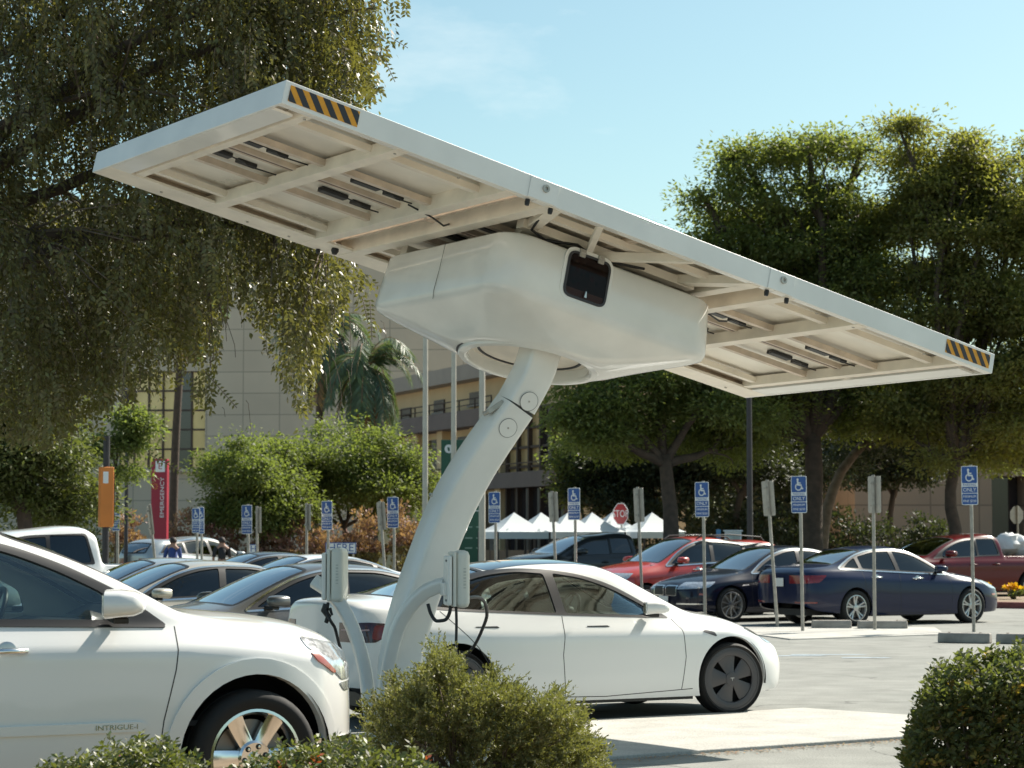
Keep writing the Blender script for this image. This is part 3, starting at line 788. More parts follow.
def spec_sedan(nose=0.0, trunk=0.0, wh='five'):
    """three-box saloon, 4.85 m"""
    S = dict(wheelbase=2.805, tyre_r=0.33, rim_r=0.235, track=1.62, wmax=0.93, arch_r=0.37, floor=0.17, xr=-1.08, xf=3.75, wheel=wh, tyre_w=0.225)
    S['curves'] = dict(
        zb=[(-1.08, .42), (-.9, .30), (-.5, .25), (0, .2), (2.4, .19), (3.2, .2), (3.6, .22), (3.75, .30)],
        wl=[(-1.08, .60), (-.98, .74), (-.7, .84), (.4, .885), (2.4, .885), (3.1, .86), (3.4, .80), (3.62, .68), (3.75, .50)],
        zm=[(-1.08, .58), (0, .54), (2.8, .52), (3.75, .45)],
        wm=[(-1.08, .64), (-.98, .79), (-.7, .89), (0, .93), (1.4, .92), (2.8, .925), (3.2, .905), (3.45, .84), (3.64, .72), (3.75, .52)],
        zs=[(-1.08, .84), (-.6, .88), (0, .87), (1, .82), (2, .79), (2.8, .78), (3.3, .71), (3.75, .60)],
        ws=[(-1.08, .62), (-.98, .76), (-.7, .85), (0, .915), (1.2, .90), (2.2, .90), (2.85, .895), (3.2, .86), (3.45, .79), (3.64, .67), (3.75, .48)],
        zg=[(-1.08, .93), (-.8, 1.0), (-.3, 1.01), (.5, .98), (1.5, .94), (2.4, .90), (2.9, .86), (3.3, .78), (3.6, .70), (3.75, .63)],
        wg=[(-1.08, .58), (-.98, .70), (-.7, .77), (0, .83), (1, .835), (2, .83), (2.5, .80), (2.9, .78), (3.3, .72), (3.6, .58), (3.75, .42)],
        zr=[(-1.08, .96), (-.9, 1.055), (-.5, 1.09), (-.3, 1.12), (0, 1.24), (.3, 1.345), (.7, 1.405), (1.1, 1.415), (1.45, 1.37), (1.8, 1.235), (2.1, 1.09), (2.38, .965), (2.9, .90), (3.3, .82), (3.6, .73), (3.75, .645)],
        wr=[(-1.08, .48), (-.9, .60), (-.5, .64), (-.1, .60), (.4, .59), (.9, .595), (1.4, .62), (1.8, .66), (2.3, .70), (2.9, .62), (3.3, .54), (3.6, .44), (3.75, .34)],
        zc=[(-1.08, .97), (-.92, 1.08), (-.55, 1.11), (-.3, 1.145), (0, 1.28), (.3, 1.40), (.7, 1.465), (1.1, 1.475), (1.5, 1.43), (1.85, 1.29), (2.15, 1.14), (2.42, 1.01), (2.9, .945), (3.3, .865), (3.6, .765), (3.75, .655)])
    S['stations'] = stations(-1.08, 3.75, [-.98, -.9, -.5, -.3, 2.38, 2.42, 3.64], 26)
    S['crease'] = {4: .4, 5: .4, 7: .3}
    S['windows'] = [([(-.18, 1.065), (.16, 1.05), (.16, 1.245), (.05, 1.195)], [.05, .03, .03, .05]),
                    ([(.23, 1.045), (1.03, 1.01), (.98, 1.36), (.6, 1.35), (.23, 1.265)], [.04, .03, .03, .1, .04]),
                    ([(1.12, 1.005), (2.14, .96), (1.88, 1.12), (1.6, 1.255), (1.35, 1.33), (1.07, 1.365)], [.03, .05, .15, .2, .1, .03])]
    S['dlo'] = ([(-.30, 1.045), (.2, 1.02), (1.1, .98), (2.26, .925), (1.93, 1.14), (1.62, 1.29), (1.35, 1.365), (1.05, 1.392), (.55, 1.378), (.18, 1.285)], [.04, 0, 0, .03, .2, .2, .2, .2, .2, .2])
    S['chrome_line'] = True
    S['windscreen'] = (2.37, 1.01, .66, 1.46, 1.43, .55, .05); S['rear_screen'] = (-.33, 1.14, .58, .38, 1.415, .52, .04)
    S['seams'] = [[(1.06, .24), (1.05, .60), (1.08, .98)], [(2.28, .26), (2.33, .55), (2.30, .80), (2.24, .92)], [(.42, .24), (.30, .50), (.22, .72), (.19, 1.02)], [(2.28, .26), (1.5, .22), (.42, .24)]]
    S['trims'] = [('tail_lamp', red_lens, [(-.62, .93), (-.80, .80), (-1.3, .76), (-1.3, .93)], .30, .006),
                  ('headlight', clear_lens, [(3.06, .80), (3.3, .66), (3.9, .60), (3.9, .70), (3.4, .80)], .36, .006),
                  ('rear_reflector', red_lens, [(-1.3, .42), (-.85, .42), (-.85, .45), (-1.3, .45)], .45, .006),
                  ('side_marker', amber_lens, [(3.36, .52), (3.50, .52), (3.50, .555), (3.36, .555)], .4, .005)]
    S['end_trims'] = [('grille', black_trim, [(-.40, .44), (.40, .44), (.44, .66), (-.44, .66)], 3.4, 4.2, .004), ('intake', black_trim, [(-.6, .24), (.6, .24), (.6, .36), (-.6, .36)], 3.4, 4.2, .004)]
    S['mirror'] = (1.98, 1.0, 1.03, .20, .14, None)
    S['handles'] = [(.50, .885, 'chrome'), (1.50, .86, 'chrome')]
    S['cabin'] = dict(rows=[1.45, .72], dash=2.15, dash_z=.97, sill_z=.80); S['seat_z'] = .40
    S['plates'] = [(-1.105, .80, .31, .155)]
    return S

def stretch(S, kz=1.0, tail=None):
    for k in ('zg', 'zr', 'zc', 'zs'):
        S['curves'][k] = [(x, z*kz) for x, z in S['curves'][k]]
    f = lambda P: [(a, b*kz) for a, b in P]
    S['windows'] = [(f(w[0]),)+tuple(w[1:]) for w in S['windows']]
    S['dlo'] = (f(S['dlo'][0]), S['dlo'][1])
    for k in ('windscreen', 'rear_screen'):
        if k in S:
            a, b, c, d, e, g, h = S[k]; S[k] = (a, b*kz, c, d, e*kz, g, h)
    S['trims'] = [(n, m, f(P), y, o) for n, m, P, y, o in S['trims']]
    x, y, z, L, H, m = S['mirror']; S['mirror'] = (x, y, z*kz, L, H, m)
    S['handles'] = [(a, b*kz, c) for a, b, c in S['handles']]
    S['cabin']['dash_z'] *= kz
    return S

def spec_bmw():
    S = spec_sedan(wh='ten'); S['rim_r'] = .252; S['steer'] = 0.0
    S['end_trims'] = []
    for sd in (-1, 1):
        c = sd*.20
        S['end_trims'] += [('grille_frame', chrome, [(c-.175, .50), (c+.175, .50), (c+.17, .70), (c-.17, .70)], 3.4, 4.2, .008), ('grille', black_trim, [(c-.15, .52), (c+.15, .52), (c+.145, .68), (c-.145, .68)], 3.4, 4.2, .012)]
    S['end_trims'] += [('intake', black_trim, [(-.30, .24), (.30, .24), (.34, .36), (-.34, .36)], 3.4, 4.2, .004)]
    S['trims'] = [t for t in S['trims'] if t[0] != 'headlight']+[('headlight', clear_lens, [(3.12, .775), (3.3, .665), (3.95, .61), (3.95, .70), (3.5, .765)], .40, .006), ('fog_lamp_trim', chrome, [(3.35, .345), (3.9, .34), (3.9, .365), (3.35, .37)], .38, .008), ('side_vent', chrome, [(2.40, .70), (2.56, .69), (2.56, .71), (2.40, .72)], .5, .006)]
    S['plates'] = [(3.775, .42, .31, .155)]
    return S

def spec_crossover():
    S = stretch(spec_sedan(wh='vspoke'), 1.12)
    c = S['curves']
    c['zr'] = [(x, z) for x, z in c['zr'] if x > .2 or x < -1.0]; c['zc'] = [(x, z) for x, z in c['zc'] if x > .2 or x < -1.0]
    c['zr'] = [(-1.08, 1.10), (-.95, 1.30), (-.8, 1.44), (-.4, 1.52)]+[p for p in c['zr'] if p[0] > .2]
    c['zc'] = [(-1.08, 1.12), (-.95, 1.36), (-.8, 1.50), (-.4, 1.58)]+[p for p in c['zc'] if p[0] > .2]
    S['windows'][0] = ([(-.62, 1.20), (.16, 1.175), (.16, 1.46), (-.40, 1.42)], [.05, .03, .03, .08])
    S['windows'][1] = ([(.23, 1.17), (1.03, 1.13), (.98, 1.52), (.6, 1.515), (.23, 1.47)], [.04, .03, .03, .1, .04])
    S['dlo'] = ([(-.72, 1.17), (.2, 1.14), (1.1, 1.10), (2.26, 1.036), (1.93, 1.277), (1.62, 1.445), (1.35, 1.529), (1.05, 1.559), (.55, 1.55), (.1, 1.50), (-.45, 1.455)], [.04, 0, 0, .03, .2, .2, .2, .2, .2, .2, .1])
    S['rear_screen'] = (-1.03, 1.20, .52, -.82, 1.46, .50, .02)
    S['cabin']['sill_z'] = .9; S['seat_z'] = .5; S['floor'] = .22
    return S

def spec_pickup():
    """crew cab with an open bed behind"""
    S = spec_suv(); S['wheel'] = 'vspoke'; S['wheelbase'] = 3.6; S.pop('flare')
    sh = lambda L, x0=-.2: [(x+.58 if x > x0 else x-.1, z) for x, z in L]
    for k in S['curves']:
        S['curves'][k] = [(x+.58, z) if x > .2 else (x*1.05, z) for x, z in S['curves'][k]]
    S['xf'] = 4.48; S['xr'] = -1.10
    c = S['curves']
    c['zg'] = [(-1.1, 1.14), (0, 1.16)]+[p for p in c['zg'] if p[0] > 1]
    c['zr'] = [(-1.11, 1.15), (-.9, 1.20), (.72, 1.205), (.80, 1.22), (.84, 1.6), (.95, 1.74), (1.2, 1.765)]+[p for p in c['zr'] if p[0] > 1.5]
    c['zc'] = [(-1.11, 1.16), (-.9, 1.21), (.72, 1.215), (.80, 1.235), (.84, 1.65), (.95, 1.79), (1.2, 1.82)]+[p for p in c['zc'] if p[0] > 1.5]
    c['wr'] = [(-1.11, .56), (-.9, .80), (.72, .86), (.84, .74), (1.0, .70)]+[p for p in c['wr'] if p[0] > 1.5]
    S['stations'] = stations(-1.1, 4.48, [.70, .74, .80, .84, .90, 1.0, 3.2, 3.3], 30)
    sx = lambda P: [(x+.58, z) for x, z in P]
    S['windows'] = [([(.98, 1.24), (1.62, 1.225), (1.60, 1.66), (1.04, 1.66)], [.05, .03, .03, .06]), (sx(S['windows'][2][0]), S['windows'][2][1])]
    S['dlo'] = ([(.92, 1.215), (1.6, 1.20), (1.68, 1.19)]+sx([(2.52, 1.145), (2.26, 1.335), (1.95, 1.49), (1.65, 1.60), (1.35, 1.66), (1.1, 1.668)])+[(1.02, 1.69)], [.04, 0, 0, .03, .1, .2, .2, .2, .1, .06])
    S['windscreen'] = (3.22, 1.235, .74, 2.26, 1.70, .62, .06); S['rear_screen'] = (.80, 1.30, .60, .90, 1.66, .56, .0)
    S['topcuts'] = [([(-1.0, -.78), (.66, -.78), (.66, .78), (-1.0, .78)], .9)]
    S['seams'] = []; S['trims'] = [(n, m, sx(P) if P[0][0] > 1 else P, y, o) for n, m, P, y, o in S['trims'] if n in ('headlight', 'marker_lamp', 'tail_lamp')]
    S['end_trims'] = [('grille', black_trim, [(-.33, .62), (.33, .62), (.36, .90), (-.36, .90)], 3.9, 4.9, .004)]
    x, y, z, L, H, m = S['mirror']; S['mirror'] = (x+.58, y, z, L, H, m)
    S['handles'] = [(1.90, .985, 'body'), (1.15, .99, 'body')]
    S['cabin'] = dict(rows=[2.03, 1.35], dash=2.86, dash_z=1.16, sill_z=1.05)
    S['glass'] = glass_tint
    return S
# ================================================================= CAMERA, SKY, SUN
cam = bpy.data.cameras.new('camera'); cobj = bpy.data.objects.new('camera', cam); col.objects.link(cobj); sc.camera = cobj
cam.sensor_width = 36; cam.lens = FPX/1024*36; cam.clip_end = 3000; cam.clip_start = 0.1
cobj.location = (0, 0, CAMH); cobj.rotation_euler = (PI/2+PITCH, 0, 0)
cam.dof.use_dof = True; cam.dof.focus_distance = 17.5; cam.dof.aperture_fstop = 5.6

SUN_AZ, SUN_EL = R(42), R(43)           # azimuth counted from +X towards +Y
w = bpy.data.worlds.new('World'); sc.world = w; w.use_nodes = True; nt = w.node_tree
sky = nt.nodes.new('ShaderNodeTexSky'); sky.sky_type = 'NISHITA'; sky.sun_disc = False
sky.sun_elevation = SUN_EL; sky.sun_rotation = PI/2-SUN_AZ; sky.altitude = 50; sky.air_density = 1.0; sky.dust_density = 1.3; sky.ozone_density = 1.2
tint = nt.nodes.new('ShaderNodeMixRGB'); tint.blend_type = 'MULTIPLY'; tint.inputs[0].default_value = 1.0; tint.inputs[2].default_value = (0.90, 1.07, 0.94, 1)
tcw = nt.nodes.new('ShaderNodeTexCoord'); mpw = nt.nodes.new('ShaderNodeMapping'); mpw.inputs['Scale'].default_value = (3, 1, 9)
cn = nt.nodes.new('ShaderNodeTexNoise'); cn.inputs['Scale'].default_value = 1.6; cn.inputs['Detail'].default_value = 7; cn.inputs['Roughness'].default_value = 0.62
cr = nt.nodes.new('ShaderNodeMapRange'); cr.inputs[1].default_value = 0.56; cr.inputs[2].default_value = 0.85; cr.inputs[4].default_value = 0.5
cm = nt.nodes.new('ShaderNodeMixRGB'); cm.inputs[2].default_value = (8.6, 8.9, 8.6, 1)
nt.links.new(tcw.outputs['Generated'], mpw.inputs[0]); nt.links.new(mpw.outputs[0], cn.inputs['Vector']); nt.links.new(cn.outputs['Fac'], cr.inputs[0]); nt.links.new(cr.outputs[0], cm.inputs[0])
nt.links.new(sky.outputs[0], tint.inputs[1]); nt.links.new(tint.outputs[0], cm.inputs[1]); nt.links.new(cm.outputs[0], nt.nodes['Background'].inputs[0])
nt.nodes['Background'].inputs[1].default_value = 0.075
sl = bpy.data.lights.new('sun', 'SUN'); sl.energy = 5.0; sl.angle = R(0.53); sl.color = (1.0, 0.93, 0.82)
so = bpy.data.objects.new('sun', sl); col.objects.link(so)
sdir = Vector((math.cos(SUN_AZ)*math.cos(SUN_EL), math.sin(SUN_AZ)*math.cos(SUN_EL), math.sin(SUN_EL)))
so.rotation_euler = sdir.to_track_quat('Z', 'Y').to_euler(); so.location = (30, 30, 40)
sc.view_settings.view_transform = 'Standard'; sc.view_settings.look = 'None'; sc.view_settings.exposure = 0.90; sc.view_settings.gamma = 1
sc.view_settings.use_curve_mapping = False

# ================================================================= GROUND
def ground_mat(name, c1, c2, rough=0.9, crack=True):
    m, nt, b = nodes(name); setin(b, Roughness=rough, Specular_IOR_Level=0.3)
    g = nt.nodes.new('ShaderNodeNewGeometry')
    n1 = nt.nodes.new('ShaderNodeTexNoise'); n1.inputs['Scale'].default_value = 0.35; n1.inputs['Detail'].default_value = 8; n1.inputs['Roughness'].default_value = 0.65
    n2 = nt.nodes.new('ShaderNodeTexNoise'); n2.inputs['Scale'].default_value = 55; n2.inputs['Detail'].default_value = 4
    n3 = nt.nodes.new('ShaderNodeTexNoise'); n3.inputs['Scale'].default_value = 2.2; n3.inputs['Detail'].default_value = 6
    for n in (n1, n2, n3): nt.links.new(g.outputs['Position'], n.inputs['Vector'])
    mx = nt.nodes.new('ShaderNodeMixRGB'); mx.inputs[1].default_value = c4(c1); mx.inputs[2].default_value = c4(c2)
    rm = nt.nodes.new('ShaderNodeMapRange'); rm.inputs[1].default_value = 0.35; rm.inputs[2].default_value = 0.65
    nt.links.new(n1.outputs['Fac'], rm.inputs[0]); nt.links.new(rm.outputs[0], mx.inputs[0])
    hs = nt.nodes.new('ShaderNodeHueSaturation'); nt.links.new(mx.outputs[0], hs.inputs['Color'])
    r2 = nt.nodes.new('ShaderNodeMapRange'); r2.inputs[1].default_value = 0.3; r2.inputs[2].default_value = 0.7; r2.inputs[3].default_value = 0.82; r2.inputs[4].default_value = 1.14
    nt.links.new(n2.outputs['Fac'], r2.inputs[0])
    r3 = nt.nodes.new('ShaderNodeMapRange'); r3.inputs[1].default_value = 0.3; r3.inputs[2].default_value = 0.75; r3.inputs[3].default_value = 1.10; r3.inputs[4].default_value = 0.80
    nt.links.new(n3.outputs['Fac'], r3.inputs[0])
    mu = nt.nodes.new('ShaderNodeMath'); mu.operation = 'MULTIPLY'; nt.links.new(r2.outputs[0], mu.inputs[0]); nt.links.new(r3.outputs[0], mu.inputs[1])
    n4 = nt.nodes.new('ShaderNodeTexNoise'); n4.inputs['Scale'].default_value = 0.9; n4.inputs['Detail'].default_value = 3; n4.inputs['Distortion'].default_value = 0.6
    nt.links.new(g.outputs['Position'], n4.inputs['Vector'])
    r4 = nt.nodes.new('ShaderNodeMapRange'); r4.inputs[1].default_value = 0.62; r4.inputs[2].default_value = 0.74; r4.inputs[3].default_value = 1.0; r4.inputs[4].default_value = 0.72 if crack else 0.84
    nt.links.new(n4.outputs['Fac'], r4.inputs[0])
    m5 = nt.nodes.new('ShaderNodeMath'); m5.operation = 'MULTIPLY'; nt.links.new(mu.outputs[0], m5.inputs[0]); nt.links.new(r4.outputs[0], m5.inputs[1]); mu = m5
    last = mu
    if crack:
        v = nt.nodes.new('ShaderNodeTexVoronoi'); v.feature = 'DISTANCE_TO_EDGE'; v.inputs['Scale'].default_value = 0.22
        wq = nt.nodes.new('ShaderNodeTexNoise'); wq.inputs['Scale'].default_value = 0.8; wq.inputs['Detail'].default_value = 5
        nt.links.new(g.outputs['Position'], wq.inputs['Vector'])
        va = nt.nodes.new('ShaderNodeVectorMath'); va.operation = 'MULTIPLY_ADD'; va.inputs[1].default_value = (1.6, 1.6, 0)
        nt.links.new(wq.outputs['Color'], va.inputs[0]); nt.links.new(g.outputs['Position'], va.inputs[2]); nt.links.new(va.outputs[0], v.inputs['Vector'])
        rc = nt.nodes.new('ShaderNodeMapRange'); rc.inputs[1].default_value = 0.0; rc.inputs[2].default_value = 0.005; rc.inputs[3].default_value = 0.52; rc.inputs[4].default_value = 1.0
        nt.links.new(v.outputs['Distance'], rc.inputs[0])
        m3 = nt.nodes.new('ShaderNodeMath'); m3.operation = 'MULTIPLY'; nt.links.new(mu.outputs[0], m3.inputs[0]); nt.links.new(rc.outputs[0], m3.inputs[1]); last = m3
    nt.links.new(last.outputs[0], hs.inputs['Value']); nt.links.new(hs.outputs[0], b.inputs['Base Color'])
    bp = nt.nodes.new('ShaderNodeBump'); bp.inputs['Strength'].default_value = 0.5; bp.inputs['Distance'].default_value = 0.01
    nt.links.new(n2.outputs['Fac'], bp.inputs['Height']); nt.links.new(bp.outputs[0], b.inputs['Normal'])
    return m
asphalt = ground_mat('old_asphalt', (0.212, 0.218, 0.20), (0.27, 0.272, 0.25))
concrete = ground_mat('pale_concrete', (0.40, 0.39, 0.36), (0.47, 0.46, 0.42), crack=False)
soil = ground_mat('dry_mulch', (0.20, 0.15, 0.10), (0.30, 0.23, 0.16), crack=False)
stopmat = mat('wheel_stop_concrete', (0.30, 0.28, 0.25), 0.9, noise=0.25, nscale=5, bump=0.4)
red_kerb = mat('red_kerb_paint', (0.22, 0.07, 0.06), 0.8, noise=0.3, nscale=6)

def sheet(name, pts, z, m, th=None):
    mb = MB()
    if th is None: mb.add([(p[0], p[1], z) for p in pts], [tuple(range(len(pts)))])
    else: mb.prism([(p[0], p[1]) for p in pts], z-th, z, lambda a, b, t: Vector((a, b, t)))
    o = mb.build(name, m, smooth=False, bevel=0.012 if th else 0); o['kind'] = 'structure'; return o
sheet('ground', [(-900, -60), (900, -60), (900, 1500), (-900, 1500)], 0, asphalt)
PADZ = 0.03
G = lambda x, y, z=0: gnd(x, y, z)
n1 = G(595, 757, PADZ); n2 = G(901, 736, PADZ); dn = (n2-n1).normalized(); pn = Vector((-dn.y, dn.x, 0))
A_ = n1-dn*4.6; B_ = n1+dn*5.0
sheet('concrete_pad', [A_, B_, B_+pn*2.75+dn*-.5, A_+pn*2.85], PADZ, concrete, 0.11)
sheet('planting_bed', [(-12, 8.5), (14, 8.5), (14, 14.9), (-12, 13.2)], 0.03, soil, 0.03)
mb = MB(); mb.beam((-12, 13.3, 0.05), (14, 15.0, 0.05), 0.16, 0.16); k = mb.build('kerb', concrete, bevel=0.02); k['kind'] = 'structure'
# strips and islands further back
sheet('paved_strip', [G(700, 628), G(790, 640), G(945, 635), G(935, 628)], 0.02, concrete, 0.04)
isl = [G(948, 607), G(1300, 614), G(1300, 576), G(905, 576)]
sheet('planted_island', isl, 0.13, soil, 0.16)
mb = MB(); mb.beam(isl[0]+Vector((0, -.12, .07)), isl[1]+Vector((0, -.12, .07)), 0.16, 0.15); k = mb.build('island_kerb', red_kerb, bevel=0.02); k['kind'] = 'structure'
far_bed = sheet('far_planting_bed', [(-60, 72), (60, 72), (60, 90), (-60, 90)], 0.12, soil, 0.14)
worn = mat('worn_blue_paint', (0.30, 0.36, 0.40), 0.9, noise=0.25, nscale=9)
mb = MB(); cc = G(828, 656)
for dx, dy, L in ((-.5, 0, .5), (.05, .3, .55), (.45, -.5, .35)):
    mb.add([(cc.x+dx-L, cc.y+dy-.10, .004), (cc.x+dx+L, cc.y+dy-.06, .004), (cc.x+dx+L*.8, cc.y+dy+.12, .004), (cc.x+dx-L*.9, cc.y+dy+.1, .004)], [(0, 1, 2, 3)])
k = mb.build('road_paint', worn, smooth=False); k['kind'] = 'structure'
def wheel_stop(p0, p1, label):
    p0 = Vector(p0); p1 = Vector(p1); L = (p1-p0).length; c = (p0+p1)/2; a = math.atan2(p1.y-p0.y, p1.x-p0.x)
    t = thing('wheel_stop', label, 'wheel stop', (c.x, c.y, 0.0), a, 'concrete wheel stops along the parking bays')
    mb = MB(); h = .17
    prof = [(-.11, 0), (.11, 0), (.10, h*.55), (.07, h*.93), (-.07, h*.93), (-.10, h*.55)]
    mb.prism(prof, -L/2, L/2, lambda q, b, tt: Vector((tt, q, b))); mb.build('block', stopmat, t, bevel=0.022)
    for s in (-1, 1):
        mb = MB(); mb.cyl((s*L*.3, 0, h*.9), (s*L*.3, 0, h*.98), .02, 8); mb.build('anchor_pin', mat('pin_steel', (.2, .12, .08), .7, metal=.6) if 'pin_steel' not in MATS else MATS['pin_steel'], t)
wheel_stop(G(812, 629), G(851, 629), 'concrete wheel stop behind the rear wheel of the blue sedan')
wheel_stop(G(858, 629.5), G(907, 629.5), 'concrete wheel stop crossed by the grey sign back right of the blue sedan rear wheel')
wheel_stop(G(939, 642.5), G(991, 643.5), 'concrete wheel stop at the foot of the rightmost blue parking sign')
wheel_stop(G(997, 643.5), G(1052, 644.5), 'concrete wheel stop cut by the right edge of the picture')

# ================================================================= THE CHARGING STATION
st_white = mat('station_white', (0.80, 0.785, 0.735), 0.33, noise=0.07, nscale=2.2, coat=0.6)
st_under = mat('array_steel_bounce_dust', (0.80, 0.73, 0.62), 0.5, noise=0.11, nscale=4)  # white steel of the underside; ground bounce light and dust put into its colour
backsheet = mat('panel_backsheet', (0.82, 0.77, 0.67), 0.3, noise=0.14, nscale=1.7)  # white sheet warmed likewise: bounce light painted in, with some grime
rail_mat = mat('panel_rail', (0.60, 0.50, 0.40), 0.5, noise=0.2, nscale=6)
rail_dark = mat('panel_gap_dark', (0.16, 0.12, 0.10), 0.7, noise=0.3, nscale=5)
blk = mat('black_plastic', (0.015, 0.015, 0.016), 0.5)
cell = mat('solar_cells', (0.012, 0.018, 0.05), 0.12, coat=1.0)
yel = mat('warning_yellow', (0.75, 0.33, 0.02), 0.5, noise=0.12, nscale=20); blackp = mat('warning_black', (0.03, 0.03, 0.035), 0.5)
steel = mat('dull_steel', (0.42, 0.40, 0.36), 0.45, metal=0.7, noise=0.15, nscale=20)
box_cream = mat('charger_cream', (0.72, 0.70, 0.62), 0.45, noise=0.05, nscale=5)
smoke = glass_mat('smoked_window', (0.50, 0.40, 0.37), 0.0, spec_boost=1.22)
ST = thing('solar_charging_station', 'white curved mast carrying a tilted solar canopy and battery pod between the two white cars', 'charging station', (-0.97, 18.0, PADZ))
ST0 = Vector((-0.97, 18.0, PADZ))
AR = Matrix(((0.8133, -0.5515, 0.1853), (0.5342, 0.8341, 0.1378), (-0.2305, -0.0131, 0.973)))
AR = AR.to_quaternion().to_matrix()
AC = Vector((0.33489, 18.612, 3.795))
MBs = {}
def arr(u, v, w): return AC-ST0+AR @ Vector((u, v, w))       # canopy coordinates to station coordinates
def abox(mb, c, d, rz=0): 
    return mb.box(arr(*c), d, AR @ Matrix.Rotation(rz, 3, 'Z'))
def abeam(mb, a, b, w_, h_): return mb.beam(arr(*a), arr(*b), w_, h_, AR @ Vector((0, 0, 1)))
def apx(px, py, w_):
    """canopy coordinates (u, v) of the point of plane w seen at a pixel"""
    d = ray(px, py); n = AR @ Vector((0, 0, 1)); o = Vector((0, 0, CAMH)); s = (AC+n*w_-o).dot(n)/d.dot(n); q = AR.transposed() @ (o+d*s-AC); return q
HL, HW, TH = 3.45, 1.63, 0.17
J1, J2 = -1.30, 1.03
# outer fascias: long ones in three lengths, ends in one
for s, nm in ((-1, 'n'), (1, 'f')):
    for a, b in ((-HL, J1), (J1, J2), (J2, HL)):
        mb = MB(); abox(mb, ((a+b)/2, s*(HW-.012), TH/2), (b-a-.006, .024, TH))
        wd = .30 if s > 0 else .055
        abox(mb, ((a+b)/2, s*(HW-.024-wd/2), .012), (b-a-.006, wd, .024))
        mb.build('edge_beam', st_white if s < 0 else st_under, ST, bevel=0.004)
for s in (-1, 1):
    mb = MB(); abox(mb, (s*(HL-.012+.013), 0, TH/2), (.024, 2*HW, TH)); abox(mb, (s*(HL-.10), 0, .013), (.17, 2*HW-.4, .022)); mb.build('end_beam', st_white, ST, bevel=0.004)
    mb = MB(); abeam(mb, (s*(HL-.26), -HW+.08, .055), (s*(HL-.26), HW-.3, .055), .07, .09); mb.build('cross_rib', st_under, ST, bevel=0.004)
for u in (-2.45, -1.50, -1.13, .86, 1.22, 2.0):
    mb = MB(); hh = .13 if u in (-1.50, -1.13, .86, 1.22) else .10
    abeam(mb, (u, -HW+.03, hh/2-.005), (u, HW-.03, hh/2-.005), .10, hh); mb.build('cross_rib', st_under, ST, bevel=0.004)
# solar modules, seen from below: pale backsheets, module frames, rails and junction boxes
ends = [(-3.40, -2.43), (-2.43, -1.32), (-1.28, -.14), (-.14, 1.01), (1.05, 2.22), (2.22, 3.40)]
for (a, b) in ends:
    for v0, v1 in ((-1.58, -.02), (.02, 1.58)):
        p = MB(); abox(p, ((a+b)/2, (v0+v1)/2, .125), (b-a-.05, v1-v0-.04, .008)); pan = p.build('solar_panel', backsheet, ST, smooth=False)
        g = MB(); abox(g, ((a+b)/2, (v0+v1)/2, .134), (b-a-.05, v1-v0-.04, .006)); g.build('cell_face', cell, pan, smooth=False)
        f = MB()
        for uu in (a+.018, b-.018): abox(f, (uu, (v0+v1)/2, .108), (.030, v1-v0-.01, .055))
        for vv in (v0+.012, v1-.012): abox(f, ((a+b)/2, vv, .108), (b-a-.07, .028, .055))
        f.build('panel_frame', rail_mat, pan, smooth=False)
        j = MB(); jc = -.26 if v0 < 0 else .26
        abox(j, ((a+b)/2-.12, jc, .100), (.24, .085, .035)); abox(j, ((a+b)/2+.16, jc+.05, .105), (.17, .06, .03))
        j.build('junction_box', blk, pan, bevel=0.006)
        c = MB(); base = [((a+b)/2-.24, jc, .095), ((a+b)/2-.30, jc-.09, .075), ((a+b)/2-.1, jc-.12, .07), ((a+b)/2+.10, jc-.05, .075), ((a+b)/2+.18, jc+.05, .09), ((a+b)/2+.42, jc+.02, .09)]
        cp = [arr(*q) for q in base]; c.tube(cp, .006, 6); c.build('panel_cable', blk, pan)
for a, b in ((-HL+.28, J1-.22), (J1+.2, J2-.2), (J2+.22, HL-.28)):
    for v, wd_ in ((-1.18, .07), (-.50, .06), (.44, .06), (1.16, .07)):
        mb = MB(); abeam(mb, (a, v, .062), (b, v, .062), wd_, .05); mb.build('panel_rail', rail_mat if abs(v) < 1 else st_under, ST, smooth=False)
    for v in (-.40, .02):
        mb = MB(); abeam(mb, (a, v, .093), (b, v, .093), .05, .02); mb.build('cable_tray', rail_dark, ST, smooth=False)
# hinge plates with bolts
for u in (J1, J2):
    mb = MB(); abox(mb, (u+.05, -HW-.004, TH/2), (.26, .010, TH-.01)); pl = mb.build('joint_plate', st_white, ST, bevel=0.002)
    Mx = Matrix.Translation(arr(u+.06, -HW-.008, TH*.62)) @ (AR.to_4x4()) @ Matrix.Rotation(PI/2, 4, 'X')
    b = MB(); b.lathe([(.030, 0), (.030, .012), (.014, .012), (.014, .004), (0, .004)], 18, Mx); b.build('bolt', steel, pl, ang=30)
    for du in (-.04, .17):
        b = MB(); b.lathe([(.018, 0), (.020, .02), (.016, .045), (0, .047)], 12, Matrix.Translation(arr(u+du, -HW+.05, -.002)) @ AR.to_4x4() @ Matrix.Rotation(PI, 4, 'X')); b.build('bolt', blk, pl, ang=40)
b = MB(); b.lathe([(.030, 0), (.034, .02), (.02, .05), (0, .052)], 14, Matrix.Translation(arr(-1.30, 1.40, .0)) @ AR.to_4x4() @ Matrix.Rotation(PI, 4, 'X')); b.build('bolt', blk, ST, ang=40)
b = MB(); b.lathe([(.018, 0), (.022, .02), (.012, .04), (0, .042)], 14, Matrix.Translation(arr(-1.36, HW-.04, .0)) @ AR.to_4x4() @ Matrix.Rotation(PI, 4, 'X')); b.build('bolt', blk, ST, ang=40)
